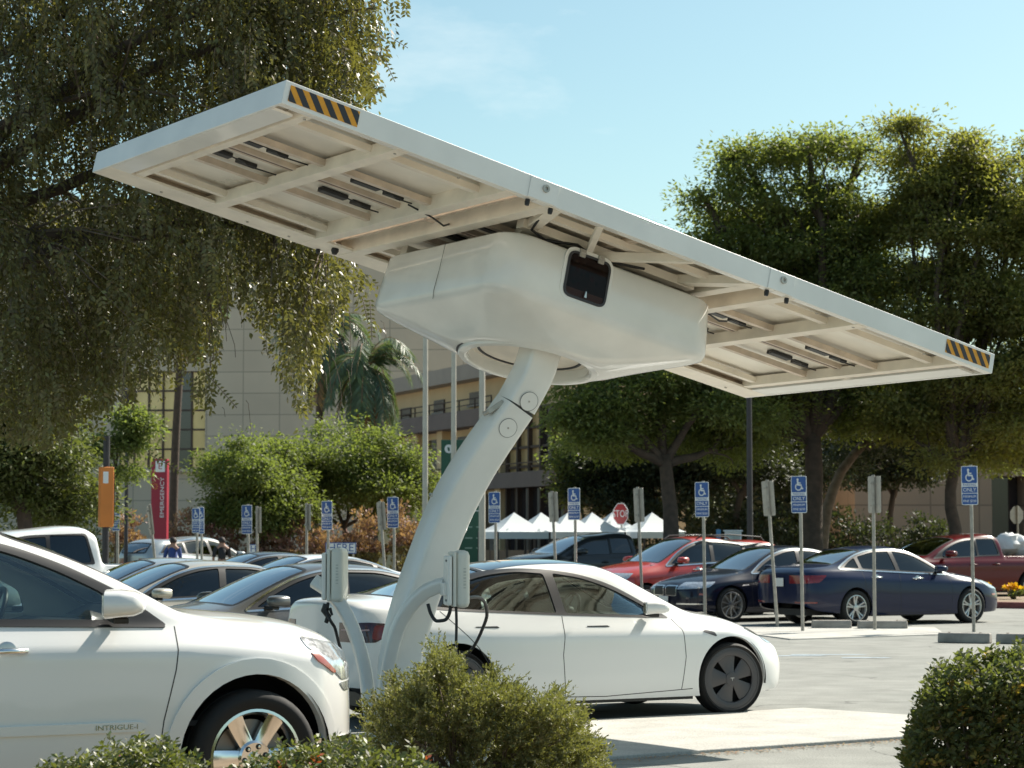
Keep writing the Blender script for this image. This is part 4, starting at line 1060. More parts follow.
# warning stripes near both ends of the near edge
for u0, u1 in ((-3.42, -2.86), (2.90, 3.41)):
    W_ = u1-u0; z0, z1 = .030, .145
    fn = lambda a, b, t: arr(u0+a, -HW-.002-t, b)
    mb = MB(); mb.prism([(0, z0), (W_, z0), (W_, z1), (0, z1)], 0, .002, fn); ys = mb.build('warning_stripe', yel, ST, smooth=False)
    mb = MB(); h_ = z1-z0; k_ = 5; pw = W_/k_
    for i in range(-1, k_+1):
        x0 = i*pw+.03; q = [(x0+h_*.8, z0), (x0+h_*.8+pw*.52, z0), (x0+pw*.52, z1), (x0, z1)]
        # clip to the plate
        out = []
        for (xa, za), (xb, zb_) in zip(q, q[1:]+q[:1]):
            pts_ = [(xa, za)]
            for lim in (0, W_):
                if (xa-lim)*(xb-lim) < 0: t_ = (lim-xa)/(xb-xa); pts_.append((lim, za+(zb_-za)*t_, t_))
            out += [pts_[0]]+[p[:2] for p in sorted(pts_[1:], key=lambda p: p[2])]
        out = [p for p in out if -1e-6 <= p[0] <= W_+1e-6]
        if len(out) > 2: mb.prism(out, .002, .0035, fn)
    mb.build('black_bars', blackp, ys, smooth=False)
# struts between the frame and the pod
for a, b, wd_ in (((-.66, -HW+.06, .03), (-.28, -.88, -.03), .05), ((.25, -HW+.06, .03), (-.28, -.88, -.03), .05), ((-1.08, -HW+.06, .03), (-.60, -.2, .05), .10), ((.85, -HW+.06, .03), (.35, -.2, .05), .10),
               ((-.95, -.9, .03), (.75, -.9, .03), .10), ((-.95, .85, .03), (.75, .85, .03), .10)):
    mb = MB(); abeam(mb, a, b, wd_, .07); mb.build('strut', st_under, ST, bevel=0.003)
mb = MB(); 
for u, v in ((-.7, -.5), (.45, -.5), (-.7, .5), (.45, .5), (-.28, -.86)): mb = MB(); mb.cyl(arr(u, v, -.12), arr(u, v, .05), .035, 10); mb.build('stand_off', st_under, ST)

# battery pod
def rrect(hu, hv, r, cu, cv, n=10):
    P = []
    for qx, qy, a0 in ((1, 1, 0), (-1, 1, PI/2), (-1, -1, PI), (1, -1, 3*PI/2)):
        for k in range(n+1):
            a = a0+PI/2*k/n; P.append((cu+qx*(hu-r)+r*math.cos(a), cv+qy*(hv-r)+r*math.sin(a)))
    return P
PU, PV = -.075, -.06
PX = 1.085
rings = [(-.062, .86, .90, .20, 0), (-.075, .93, .965, .22, 0), (-.10, .96, .99, .24, 0), (-.30, .985, 1.0, .25, 0), (-.50, 1.0, 1.01, .25, 0), (-.545, .985, 1.0, .26, .0), (-.575, .95, .965, .28, .04),
         (-.66, .84, .86, .36, .25), (-.74, .74, .76, .46, .6), (-.79, .67, .68, .55, .9), (-.815, .60, .60, .58, 1.0), (-.815, .50, .50, .5, 1.0)]
RC = (-.20, -.20)
mb = MB(); vs = []; 
for w_, hu, hv, r_, mcirc in rings:
    cu = PU+(RC[0]-PU)*mcirc; cv = PV+(RC[1]-PV)*mcirc
    P = rrect(hu*(PX*(1-mcirc)+mcirc), hv, min(r_, hu-.001), cu, cv)
    if mcirc > 0:
        n_ = len(P); rad = (hu+hv)/2
        C_ = [(cu+rad*math.cos(math.atan2(b-cv, a-cu)), cv+rad*math.sin(math.atan2(b-cv, a-cu))) for a, b in P]
        P = [(a*(1-mcirc)+c*mcirc, b*(1-mcirc)+d*mcirc) for (a, b), (c, d) in zip(P, C_)]
    vs += [arr(a, b, w_) for a, b in P]
n_ = 44; fs = [(j*n_+i, j*n_+(i+1) % n_, (j+1)*n_+(i+1) % n_, (j+1)*n_+i) for j in range(len(rings)-1) for i in range(n_)]
fs.append(tuple(range(n_)))
mb.add(vs, fs); pod = mb.build('battery_pod', st_white, ST, ang=60)
# turntable ring and its dark gap
RM = Matrix.Translation(arr(RC[0], RC[1], -.80)) @ AR.to_4x4() @ Matrix.Rotation(R(-3), 4, 'X')
mb = MB(); mb.lathe([(.575, .0), (.575, -.030), (.565, -.040), (.520, -.045), (.505, -.035), (.500, .06), (.49, .06), (.49, -.02), (.55, .02)], 64, RM, close=True); rg = mb.build('turntable_ring', st_white, pod, ang=30)
mb = MB(); mb.lathe([(.592, .02), (.592, -.010), (.577, -.010), (.577, .02)], 64, RM, close=True); mb.build('ring_gap', blackp, rg, ang=30)
mb = MB(); mb.lathe([(.50, .055), (.30, .10), (.0, .10)], 48, RM); mb.build('ring_recess', st_under, rg)
mb = MB(); mb.lathe([(.43, .045), (.43, .06), (.41, .06), (.41, .045)], 48, RM, close=True); mb.build('inner_ring_line', blackp, rg)
# seam of the two shells, left face
seam = []
for k, (w_, dv) in enumerate(((-.10, 0), (-.3, 0), (-.5, 0.002), (-.56, .02))): seam.append(arr(PU-1.089+.0+(0.018 if w_ < -.55 else 0)+(.02 if w_ > -.15 else (.012 if w_ > -.35 else 0)), PV-.10+dv, w_))
mb = MB(); mb.tube(seam, .0025, 5); mb.build('shell_seam', mat('seam_grey', (.22, .21, .19), .8), pod)
# hatch on the near face
def face_pt(u, w_, out=0.0): return arr(u, PV-1.004+0.02*max(0, (w_+.50))-out, w_)
def nearu(px, py):
    d = ray(px, py); n = AR @ Vector((0, 1, 0)); p0 = AC+AR @ Vector((0, PV-1.0, 0)); s = (p0-Vector((0, 0, CAMH))).dot(n)/d.dot(n)
    q = AR.transposed() @ (Vector((0, 0, CAMH))+d*s-AC); return q.x, q.z
hc = nearu(586.5, 279); hu_, hw_ = .205, .185
P = rounded([(-hu_, -hw_), (hu_, -hw_), (hu_, hw_), (-hu_, hw_)], .075, 6)
hf = lambda a, b, t: face_pt(hc[0]+a, hc[1]+b, t)
mb = MB(); mb.ringprism(offset_poly(P, .030), offset_poly(P, -.002), -.004, .008, hf); hfrm = mb.build('hatch_frame', st_white, pod, ang=30)
mb = MB(); mb.ringprism(offset_poly(P, .0), offset_poly(P, -.020), -.004, .016, hf); hat = mb.build('hatch', blackp, pod, ang=30)
mb = MB(); mb.prism(offset_poly(P, -.018), .008, .012, hf); mb.build('hatch_window', smoke, hat)
mb = MB(); mb.prism(offset_poly(P, -.004), -.002, .002, hf); mb.build('instrument_panel', mat('instrument_brown', (.11, .085, .08), .6, noise=.3, nscale=14), hat)
for q, (a, b, sz) in enumerate(((-.10, .05, .03), (-.05, .02, .022), (.0, .03, .03), (.05, .01, .03), (.10, -.01, .022), (-.12, -.06, .02), (-.07, -.06, .02), (.03, -.09, .022))):
    mb = MB(); mb.prism(rounded([(a-sz/2, b-sz*.7), (a+sz/2, b-sz*.7), (a+sz/2, b+sz*.7), (a-sz/2, b+sz*.7)], .008, 2), .002, .006, hf); mb.build('breaker', blk if q % 3 else red_lens, hat)
for a in (-.085, .095):
    mb = MB(); mb.prism([(a-.028, .150), (a+.028, .150), (a+.028, .215), (a-.028, .215)], .008, .024, hf); mb.cyl(hf(a-.03, .185, .026), hf(a+.03, .185, .026), .009, 8); mb.build('hinge', steel, hat, bevel=0.003)
mb = MB(); mb.prism([(-.012, -.155), (.012, -.155), (.004, -.105), (-.004, -.105)], .016, .030, hf); mb.build('latch', alloy, hat)
mb = MB(); mb.prism([(.32, -.17), (.335, -.16), (.322, -.14), (.310, -.15)], 0, .003, hf); mb.build('keyhole', blackp, pod)

# mast: a swept rounded square
def sweep(mb, path, halfw, halfd, rot, rad=.3, n=3):
    P = [Vector(p) for p in path]; N = len(P); sec = []
    base = rounded([(-1, -1), (1, -1), (1, 1), (-1, 1)], rad, n); k = len(base); vs = []
    for i in range(N):
        t = (P[min(i+1, N-1)]-P[max(i-1, 0)]).normalized(); yv = Vector((0, 1, 0)); x_ = yv.cross(t).normalized(); y_ = t.cross(x_)
        c_, s_ = math.cos(rot), math.sin(rot); hw = halfw[i] if isinstance(halfw, list) else halfw; hd = halfd[i] if isinstance(halfd, list) else halfd
        for a, b in base:
            a2, b2 = a*hw, b*hd; vs.append(P[i]+x_*(a2*c_-b2*s_)+y_*(a2*s_+b2*c_))
    fs = [(j*k+i, j*k+(i+1) % k, (j+1)*k+(i+1) % k, (j+1)*k+i) for j in range(N-1) for i in range(k)]+[tuple(range(k)), tuple((N-1)*k+i for i in range(k))]
    mb.add(vs, fs); return mb
def smooth_path(pts, n):
    pts = [Vector(p) for p in pts]; L = [0]
    for a, b in zip(pts, pts[1:]): L.append(L[-1]+(b-a).length)
    q = np.linspace(0, L[-1], n)
    return [Vector((float(pchip(L, [p.x for p in pts], v)), float(pchip(L, [p.y for p in pts], v)), float(pchip(L, [p.z for p in pts], v)))) for v in q]
mast_px = [(394, 752), (396, 700), (401, 655), (413, 608), (430, 560), (449, 512), (474, 466), (503, 423), (515, 406)]
mp = [at(x, y, 18.0)-ST0 for x, y in mast_px]; mp[0].z = 0.0
path = smooth_path(mp, 26); nP = len(path)
hw = [float(pchip([0, .25, .6, 1], [.120, .140, .148, .134], i/(nP-1))) for i in range(nP)]
mb = MB(); sweep(mb, path, hw, hw, R(28)); mb.build('mast', st_white, ST, ang=40)
p2 = [at(x, y, 18.0)-ST0 for x, y in ((516, 404.5), (527, 385), (534, 371), (540, 352), (546, 336))]
mb = MB(); sweep(mb, smooth_path(p2, 8), .134, .134, R(28)); mb.build('mast_neck', st_white, ST, ang=40)
mb = MB(); sweep(mb, [path[-1]+(path[-1]-path[-2]).normalized()*.0-Vector((0, 0, .0)), p2[0]], .126, .126, R(28)); mb.build('mast_joint', blackp, ST)
def mast_disc(px, py, ho=.134):
    tdir = (path[-1]-path[-3]).normalized()
    x_ = Vector((0, 1, 0)).cross(tdir).normalized(); y_ = tdir.cross(x_)
    nrm = (x_*(-math.sin(R(28))*-1)+y_*math.cos(R(28))*-1).normalized()
    if nrm.y > 0: nrm = -nrm
    c = at(px, py, 18.0+nrm.y*ho)-ST0-nrm*ho
    q = nrm.to_track_quat('Z', 'Y').to_matrix().to_4x4(); M = Matrix.Translation(c+nrm*ho) @ q
    mb = MB(); mb.lathe([(.074, 0.0), (.074, .003), (0, .003)], 32, M); o = mb.build('access_cover', st_white, ST, ang=30)
    mb = MB(); mb.lathe([(.0785, 0.0), (.0785, .0015), (.074, .0015), (.074, 0)], 32, M, close=True); mb.build('cover_gap', mat('cover_shadow_gap', (.2, .19, .18), .8) if 'cover_shadow_gap' not in MATS else MATS['cover_shadow_gap'], o)
    mb = MB(); mb.lathe([(.008, 0.003), (.008, .006), (0, .006)], 10, M); mb.build('cover_screw', steel, o)
mast_disc(529, 401.5); mast_disc(508, 428, .1435)
c = at(497, 408, 17.9)-ST0
mb = MB(); mb.beam(c+Vector((-.07, 0, -.035)), c+Vector((.05, 0, .05)), .05, .04); mb.cyl(c+Vector((-.07, 0, -.03)), c+Vector((-.11, 0, -.05)), .02, 8); mb.build('cable_bracket', steel, ST, bevel=0.004)
c = at(434, 499, 17.92)-ST0; mb = MB(); mb.lathe([(.018, 0), (.018, .01), (.01, .012), (.01, .004), (0, .004)], 14, Matrix.Translation(c+Vector((-.02, -.06, .03))) @ Matrix.Rotation(PI/2, 4, 'X') @ Matrix.Rotation(-.7, 4, 'Y')); mb.build('bolt', steel, ST)
mb = MB(); mb.box(Vector((0, 0, .012)), (.55, .55, .024)); mb.build('base_plate', st_white, ST, bevel=0.004)
# charger arms and boxes
def charger(arm_px, Ya, box_px, Yb, rz, cables):
    pa = [at(x, y, Ya[0]+(Ya[1]-Ya[0])*i/(len(arm_px)-1))-ST0 for i, (x, y) in enumerate(arm_px)]
    mb = MB(); sweep(mb, smooth_path(pa, 16), [.050]*4+[.052]*12, .045, R(20), .5); mb.build('charger_arm', st_white, ST, ang=50)
    c = at(*box_px, Yb)-ST0; M3 = Matrix.Rotation(rz, 3, 'Z')
    mb = MB(); mb.box(c+M3 @ Vector((.045, 0, 0)), (.105, .25, .44), M3); bx = mb.build('charger_box', box_cream, ST, bevel=0.042)
    mb = MB(); mb.box(c+M3 @ Vector((-.022, 0, .0)), (.028, .235, .42), M3); mb.build('charger_back_shell', box_cream, bx, bevel=0.012)
    mb = MB(); mb.box(c+M3 @ Vector((-.060, -.02, -.01)), (.036, .20, .38), M3); pl = mb.build('mounting_plate', st_white, bx, bevel=0.016)
    mb = MB(); mb.box(c+M3 @ Vector((-.085, -.02, -.075)), (.045, .12, .10), M3); mb.build('arm_clamp', st_white, bx, bevel=0.008)
    for z_ in (-.16, .14):
        mb = MB(); mb.cyl(c+M3 @ Vector((-.078, -.06, z_)), c+M3 @ Vector((-.084, -.06, z_)), .009, 8); mb.build('screw', blk, pl)
    # a faint raised maker's mark down the narrow side
    mb = MB()
    for k in range(7): mb.box(c+M3 @ Vector((.052, -.1262, .08-k*.024)), (.020, .0016, .010+.006*(k % 2)), M3)
    mb.build('raised_mark', mat('raised_mark_grey', (.55, .54, .48), .6) if 'raised_mark_grey' not in MATS else MATS['raised_mark_grey'], bx, smooth=False)
    for cp, rr in cables:
        pts_ = smooth_path([at(x, y, Y_)-ST0 for x, y, Y_ in cp], 24); mb = MB(); mb.tube(pts_, rr, 8); mb.build('charging_cable', blk, bx)
    return bx, c, M3
charger([(388, 745), (384, 700), (389, 662), (398, 628), (414, 602), (432, 588), (447, 584)], (18.0, 17.45), (455, 579), 17.4, R(12),
        [([(428, 604, 17.5), (431, 614, 17.48), (437, 621, 17.45), (445, 620, 17.42), (450, 611, 17.4), (451, 600, 17.4)], .014), ([(456, 604, 17.4), (456.5, 622, 17.4), (456, 650, 17.4), (455, 700, 17.5)], .011),
         ([(466, 598, 17.42), (476, 597, 17.6), (485, 603, 17.9), (487, 614, 18.2), (482, 630, 18.5), (474, 646, 18.9), (466, 656, 19.3)], .014)])
bx, c, M3 = charger([(380, 750), (370, 712), (366, 676), (357, 640), (345, 612), (330, 592), (314, 581)], (18.1, 18.3), (334, 575), 18.3, R(-8),
        [([(328, 603, 18.2), (327, 612, 18.15), (330, 620, 18.1), (335, 628, 18.15), (338, 640, 18.3), (341, 652, 18.5), (339, 660, 18.6)], .013)])
mb = MB(); q0 = at(326, 604, 18.15)-ST0; mb.tube([q0, q0+Vector((-.015, 0, -.05)), q0+Vector((.02, 0, -.10)), q0+Vector((.0, 0, -.15))], [.022, .028, .024, .016], 8); mb.tube([q0+Vector((.03, 0, -.03)), q0+Vector((.05, 0, -.09))], [.015, .01], 6); mb.build('charging_plug', blk, bx)

# small fastenings, a cable run and labels that the painted steel carries
for (u, v) in ((-3.2, -1.52), (-2.45, -1.52), (-1.9, -1.52), (-.6, -1.54), (.2, -1.54), (1.6, -1.52), (2.0, -1.52), (2.8, -1.52), (-2.9, 1.5), (-2.1, 1.5), (-1.7, 1.5), (1.5, 1.5), (2.4, 1.5), (3.1, 1.5)):
    b = MB(); b.lathe([(.012, 0), (.012, .008), (0, .009)], 8, Matrix.Translation(arr(u, v+.03 if v < 0 else v, -.001)) @ AR.to_4x4() @ Matrix.Rotation(PI, 4, 'X')); b.build('bolt', steel, ST, ang=30)
mb = MB(); mb.tube([arr(*q) for q in ((-1.02, -1.30, .02), (-.9, -1.0, -.02), (-.7, -.9, -.03), (-.45, -.98, .0), (-.2, -.9, -.03), (.2, -1.0, .0))], .011, 6); mb.build('cable_run', blk, ST)
mb = MB(); mb.tube([arr(*q) for q in ((-1.62, -.30, .05), (-1.45, -.42, -.02), (-1.30, -.35, -.03), (-1.18, -.22, .04))], .008, 6); mb.build('cable_run', blk, ST)
mb = MB(); mb.tube([arr(*q) for q in ((1.12, -.35, .05), (1.28, -.5, -.01), (1.45, -.42, -.01), (1.62, -.30, .05))], .008, 6); mb.build('cable_run', blk, ST)
# ================================================================= PARKED CARS
YAW = R(29.5)
def place(px, py, z, loc, yaw):
    g = gnd(px, py, z); c, s = math.cos(yaw), math.sin(yaw)
    return (g.x-(loc[0]*c-loc[1]*s), g.y-(loc[0]*s+loc[1]*c), 0)
def place_xy(X, Y, loc, yaw):
    c, s = math.cos(yaw), math.sin(yaw); return (X-(loc[0]*c-loc[1]*s), Y-(loc[0]*s+loc[1]*c), 0)
suv, sk = make_car(spec_suv(), 'parked_suv', 'large pearl white SUV with chrome six-spoke wheels parked nearest, nose behind the hedge', 'SUV', pearl_paint, place(256, 758, .385, (3.02, -.985), YAW), YAW)
badge = MB(); yb = 0
hit = sk.bvh.ray_cast(Vector((2.18, -2, .593)), Vector((0, 1, 0)))[0]
add_text(badge, 'INTRIGUE-I', .040, lambda x, y, z: Vector((2.18+x, hit.y-.0155-z, .593+y)), sx=1.25, extr=.0015); badge.build('badge_lettering', chrome, suv, smooth=False)
mb = MB(); mb.prism(rounded([(2.40, 1.165), (2.62, 1.20), (2.56, 1.235)], .02, 2), -.60, .60, YP); mb.build('cowl_cover', black_trim, suv)
tes, sk2 = make_car(spec_liftback(), 'parked_car', 'white electric sedan with dark covered wheels and black glass roof, plugged in beside the mast', 'car', white_paint, (-.909, 20.475, 0), R(29.54))
# charge flap, emblem and lamp bar at the tail
mb = MB(); Mx_ = lambda a, b, t: Vector((-.935-t, -a, b))
for pp in (((-.045, .03), (.045, .03), (.04, .016), (-.04, .016)), ((-.010, .016), (.010, .016), (0, -.045))): mb.prism(list(pp), 0, .004, lambda a, b, t: Vector((-.935-t, a, .78+b)))
mb.build('emblem', alloy, tes, smooth=False)
SY = .538
make_car(spec_sedan(), 'parked_car', 'dark blue sedan with silver split-spoke wheels seen from its rear right corner', 'car', blue_paint, (5.865, 42.66, 0), R(30.8))
bl = place(732.4, 605, .33, (2.805, .92), SY+PI)
make_car(spec_bmw(), 'parked_car', 'blackish blue sedan facing left with twin grille and fine ten-spoke wheels', 'car', black_blue_paint, bl, SY+PI)
off = Vector((-.512, .859, 0))
make_car(spec_crossover(), 'parked_car', 'bright red hatchback with dark roof rails parked behind the twin-grille sedan', 'car', red_paint, Vector(bl)+off*2.9, SY+PI, detail=1)
cr_ = bpy.data.objects['parked_car.003'] if 'parked_car.003' in bpy.data.objects else None
if cr_:
    for sd in (-1, 1):
        mb = MB(); mb.tube([(-.4, sd*.58, 1.55), (-.3, sd*.60, 1.63), (.5, sd*.61, 1.68), (1.2, sd*.60, 1.66), (1.35, sd*.58, 1.58)], .016, 6); mb.build('roof_rail', black_trim, cr_)
S = spec_pickup(); S['trims'] = [t_ for t_ in S['trims'] if t_[0] != 'marker_lamp']
gp_, _ = make_car(S, 'parked_pickup', 'dark grey crew-cab pickup with pale roof sheen in front of the white tents', 'pickup', grey_paint, place_xy(1.62, 60.0, (2.84, .88), SY+PI), SY+PI, detail=1)
gp_.scale = (1, 1, .97)
SEDL = stretch(spec_sedan(), .92)
dk, _ = make_car(SEDL, 'parked_car', 'grey brown sedan with wide windscreen between the two white cars', 'car', bronze_paint, place_xy(-2.85, 24.4, (2.26, .8), YAW+PI), YAW+PI, detail=1)
S = stretch(spec_sedan(), .91)
ch, _ = make_car(S, 'parked_car', 'champagne sedan with tinted side windows behind the SUV mirror', 'car', champagne_paint, place_xy(-4.68, 28.2, (2.26, .8), YAW+PI), YAW+PI, detail=1)
def repaint(src, new, old_m, new_m, loc, rz, label, cat=None):
    c = copy_tree(src); c.location = loc; c.rotation_euler = (0, 0, rz); c.name = new; c['label'] = label
    if cat: c['category'] = cat
    for ch_ in c.children_recursive:
        if ch_.type == 'MESH' and ch_.data.materials and ch_.data.materials[0] == old_m:
            ch_.data = ch_.data.copy(); ch_.data.materials[0] = new_m
    return c
repaint(ch, 'parked_car', champagne_paint, silver_paint, place_xy(-5.7, 32.0, (2.26, .8), YAW+PI), YAW+PI, 'grey blue sedan of which only the roof shows, between champagne sedan and white pickup')
wp, _ = make_car(spec_pickup(), 'parked_pickup', 'tall white pickup cab with dark rear side window behind the SUV roof', 'pickup', white_paint, place_xy(-6.35, 35.0, (.84, .8), YAW+PI), YAW+PI, detail=1)
rp = repaint(wp, 'parked_pickup', white_paint, maroon_paint, place_xy(12.35, 57.5, (.84, .8), YAW+PI), YAW+PI, 'dark red pickup parked behind the yellow flowers at the right edge')
rp.scale = (1, 1, .95)
repaint(ch, 'parked_car', champagne_paint, white_paint, place_xy(-4.10, 38.4, (2.26, .8), YAW+PI), YAW+PI, 'small white sedan facing left, seen above the champagne and grey brown roofs')
repaint(ch, 'parked_car', champagne_paint, grey_paint, place_xy(-5.6, 44.5, (2.26, .8), YAW+PI), YAW+PI, 'dark sedan whose roof shows just behind the small white sedan')
cx = [o for o in bpy.data.objects if o.get('label', '').startswith('bright red')][0]
repaint(cx, 'parked_car', red_paint, silver_paint, place_xy(-10.3, 62, (-1.0, 0), R(48)), R(48), 'silver hatchback seen from behind at the orange sign post')
hb = [o for o in bpy.data.objects if 'silver hatchback' in o.get('label', '')][0]
for nm_ in [q.name for q in hb.children if q.name.startswith('roof_rail')]: bpy.data.objects.remove(bpy.data.objects[nm_])
# load in the red pickup
mb = MB()
def blob(c, r, seed, n=10, m_=8, squash=1.0):
    rr = random.Random(seed); vs = []; fs = []
    for i in range(m_+1):
        th = PI*i/m_
        for k in range(n):
            ph = 2*PI*k/n; q = 1+rr.uniform(-.18, .18); vs.append((c[0]+r[0]*q*math.sin(th)*math.cos(ph), c[1]+r[1]*q*math.sin(th)*math.sin(ph), c[2]+r[2]*q*math.cos(th)))
    for i in range(m_):
        for k in range(n): fs.append((i*n+k, i*n+(k+1) % n, (i+1)*n+(k+1) % n, (i+1)*n+k))
    return vs, fs
tarp = mat('white_sheet', (.68, .69, .68), .8, noise=.1, nscale=4)
p = at(1006, 541, 58.6); bundle = MB(); bundle.add(*blob((0, 0, .0), (.36, .34, .28), 3)); bundle.add(*blob((.35, .1, -.05), (.3, .3, .28), 4))
o = bundle.build('cloth_bundle', tarp, None, loc=(p.x, p.y, p.z-.08)); tag(o, 'white sheet bundle lying in the bed of the red pickup', 'bundle')
p = at(989, 543, 58.3); bundle = MB(); bundle.add(*blob((0, 0, .0), (.14, .2, .22), 6)); o = bundle.build('cloth_bundle', seat_grey, None, loc=(p.x, p.y, p.z-.05)); tag(o, 'small grey bundle against the cab in the red pickup bed', 'bundle')
# ================================================================= SIGNS, POSTS AND POLES
galv = mat('galvanised_steel', (.36, .34, .30), .55, metal=.45, noise=.2, nscale=12)
alu_back = mat('sign_back', (.42, .39, .34), .5, metal=.3, noise=.12, nscale=8)
sblue = mat('sign_blue', (.02, .085, .30), .4); swhite = mat('sign_white', (.72, .74, .74), .45)
sred = mat('sign_red', (.40, .025, .03), .45); sdred = mat('pylon_red', (.30, .014, .035), .5, noise=.08, nscale=3); sgreen = mat('pylon_green', (.02, .09, .055), .5)
sorange = mat('sign_orange', (.62, .20, .035), .55, noise=.1, nscale=3); dark_metal = mat('dark_pole', (.045, .04, .042), .5, metal=.3, noise=.2, nscale=5)
pole_beige = mat('pole_beige', (.50, .47, .40), .5, noise=.08, nscale=4)

def symbol(mb, cx, cy, s, fn):
    """wheelchair figure, s = height"""
    u = s/10.0
    q = [(math.cos(2*PI*i/12)*.95*u+cx-.9*u, math.sin(2*PI*i/12)*.95*u+cy+4.0*u) for i in range(12)]; mb.prism(q, 0, .002, fn)
    def seg(a, b, w_):
        a = Vector(a)*u+Vector((cx, cy)); b = Vector(b)*u+Vector((cx, cy)); d = (b-a).normalized(); n = Vector((-d.y, d.x))*w_*u/2
        mb.prism([tuple(a-n), tuple(b-n), tuple(b+n), tuple(a+n)], 0, .002, fn)
    seg((-.9, 3.1), (-.6, -.6), 1.3); seg((-.8, 1.4), (1.8, 1.3), .9); seg((-.6, -.2), (2.0, -.3), 1.2); seg((2.0, .1), (3.1, -3.6), 1.1); seg((2.8, -3.5), (4.0, -3.0), .9)
    P = []; Q = []
    for i in range(17):
        a = R(120+i*(395-120)/16); P.append((cx-.2*u+3.0*u*math.cos(a), cy-1.8*u+3.0*u*math.sin(a))); Q.append((cx-.2*u+2.2*u*math.cos(a), cy-1.8*u+2.2*u*math.sin(a)))
    mb.prism(P+Q[::-1], 0, .002, fn)

def signpost(px, yt, yb, Y, label, front=True, base_px=None, rz=0.0, width=.305, group=None, second=False):
    """a parking sign on a thin post; (px, yt..yb) is where its blade shows"""
    pt = at(px, yt, Y); pb = at(px, yb, Y); h = pt.z-pb.z
    bx = base_px if base_px is not None else px+ (0.5)
    base = Vector((at(bx, 600, Y).x, Y, 0))
    t = thing('parking_sign', label, 'sign', tuple(base), 0, group or ('blue accessible parking signs seen from the front' if front else 'parking signs seen from behind'))
    up = (Vector((pb.x, Y, pb.z))-base); top = Vector((pt.x, Y, pt.z))-base
    d = top.normalized(); side = Vector((1, 0, 0))
    mb = MB(); mb.cyl((0, 0, -.05), top+d*.02, .030, 8); mb.build('post', galv, t)
    c = (Vector((pt.x, Y, pt.z))+Vector((pb.x, Y, pb.z)))/2-base
    q = Vector((0, 0, 1)).rotation_difference(d).to_matrix() @ Matrix.Rotation(rz, 3, 'Z')
    yo = -.045 if front else .045
    W2, H2 = width/2, h/2
    fn = lambda a, b, tt: c+q @ Vector((a, -(.036+tt) if front else (.036+tt), b))
    P = rounded([(-W2, -H2), (W2, -H2), (W2, H2), (-W2, H2)], .035, 3)
    bl = MB(); bl.prism(P, 0, .004, fn); o = bl.build('sign_plate', swhite if front else alu_back, t, smooth=False)
    if front:
        f2 = lambda a, b, tt: fn(a, b, .004+tt)
        m_ = .012; split = -H2+h*.30
        b1 = MB(); b1.prism(rounded([(-W2+m_, -H2+h*.56), (W2-m_, -H2+h*.56), (W2-m_, H2-m_), (-W2+m_, H2-m_)], .02, 3), 0, .0015, f2); b1.build('blue_field', sblue, o, smooth=False)
        b1 = MB(); b1.prism(rounded([(-W2+m_, split+.006), (W2-m_, split+.006), (W2-m_, -H2+h*.465), (-W2+m_, -H2+h*.465)], .01, 3), 0, .0015, f2); b1.build('blue_field', sblue, o, smooth=False)
        b1 = MB(); b1.prism(rounded([(-W2+m_, -H2+m_), (W2-m_, -H2+m_), (W2-m_, split-.006), (-W2+m_, split-.006)], .02, 3), 0, .0015, f2); b1.build('blue_field', sblue, o, smooth=False)
        sy = MB(); symbol(sy, -.0, -H2+h*.765, h*.34, lambda a, b, tt: f2(a, b, .0015+tt)); sy.build('wheelchair_symbol', swhite, o, smooth=False)
        tx = MB(); add_text(tx, 'PARKING', h*.095, lambda x, y, z: f2(x, y-H2+h*.51, .001+z), sx=.92); tx.build('lettering', sblue, o, smooth=False)
        tx = MB(); add_text(tx, 'ONLY', h*.135, lambda x, y, z: f2(x, y-H2+h*.385, .002+z)); tx.build('lettering', swhite, o, smooth=False)
        tx = MB(); add_text(tx, 'MINIMUM', h*.085, lambda x, y, z: f2(x, y-H2+h*.215, .002+z)); add_text(tx, 'FINE $250', h*.085, lambda x, y, z: f2(x, y-H2+h*.10, .002+z)); tx.build('lettering', swhite, o, smooth=False)
    else:
        for zz in (-H2*.6, H2*.6):
            b1 = MB(); b1.prism([(-.035, zz-.015), (.035, zz-.015), (.035, zz+.015), (-.035, zz+.015)], -.075, .0, lambda a, b, tt: fn(a, b, tt)); b1.build('clamp', galv, o)
    return t
BR = R(-36)
signpost(970.5, 466, 505, 39.3, 'blue accessible parking sign furthest right, in front of the nose of the blue sedan', base_px=973.5, rz=BR)
signpost(800, 476, 513, 39.3, 'blue accessible parking sign whose post crosses the tail of the blue sedan', base_px=802.5, rz=BR)
signpost(703, 482, 517, 43, 'blue accessible parking sign in front of the twin-grille sedan', base_px=705, rz=BR)
signpost(575, 488, 520, 47, 'blue accessible parking sign in front of the dark grey SUV', base_px=576, rz=BR)
signpost(495.5, 492, 523, 48, 'blue accessible parking sign just right of the curved mast', rz=BR)
signpost(394, 497, 528, 48, 'blue accessible parking sign just left of the curved mast', rz=BR)
signpost(328, 501, 530, 50, 'blue accessible parking sign above the left charger box', rz=BR)
signpost(248, 505, 534, 50, 'blue accessible parking sign standing beside a straight grey sign back', rz=BR)
signpost(197, 508, 533, 55, 'left one of two blue parking signs standing close together', rz=BR, width=.26)
signpost(201.5, 507, 534, 57, 'right one of two blue parking signs standing close together', rz=BR, width=.26)
signpost(117.5, 503, 531, 50, 'blue accessible parking sign just right of the orange sign box', rz=R(-48))
signpost(65, 511, 531, 62, 'blue parking sign partly hidden by the roof of the white pickup', rz=R(15))
GR = R(-52)
signpost(873, 476, 513, 39.8, 'upright grey sign back in front of the blue sedan doors', False, base_px=874.5, rz=GR)
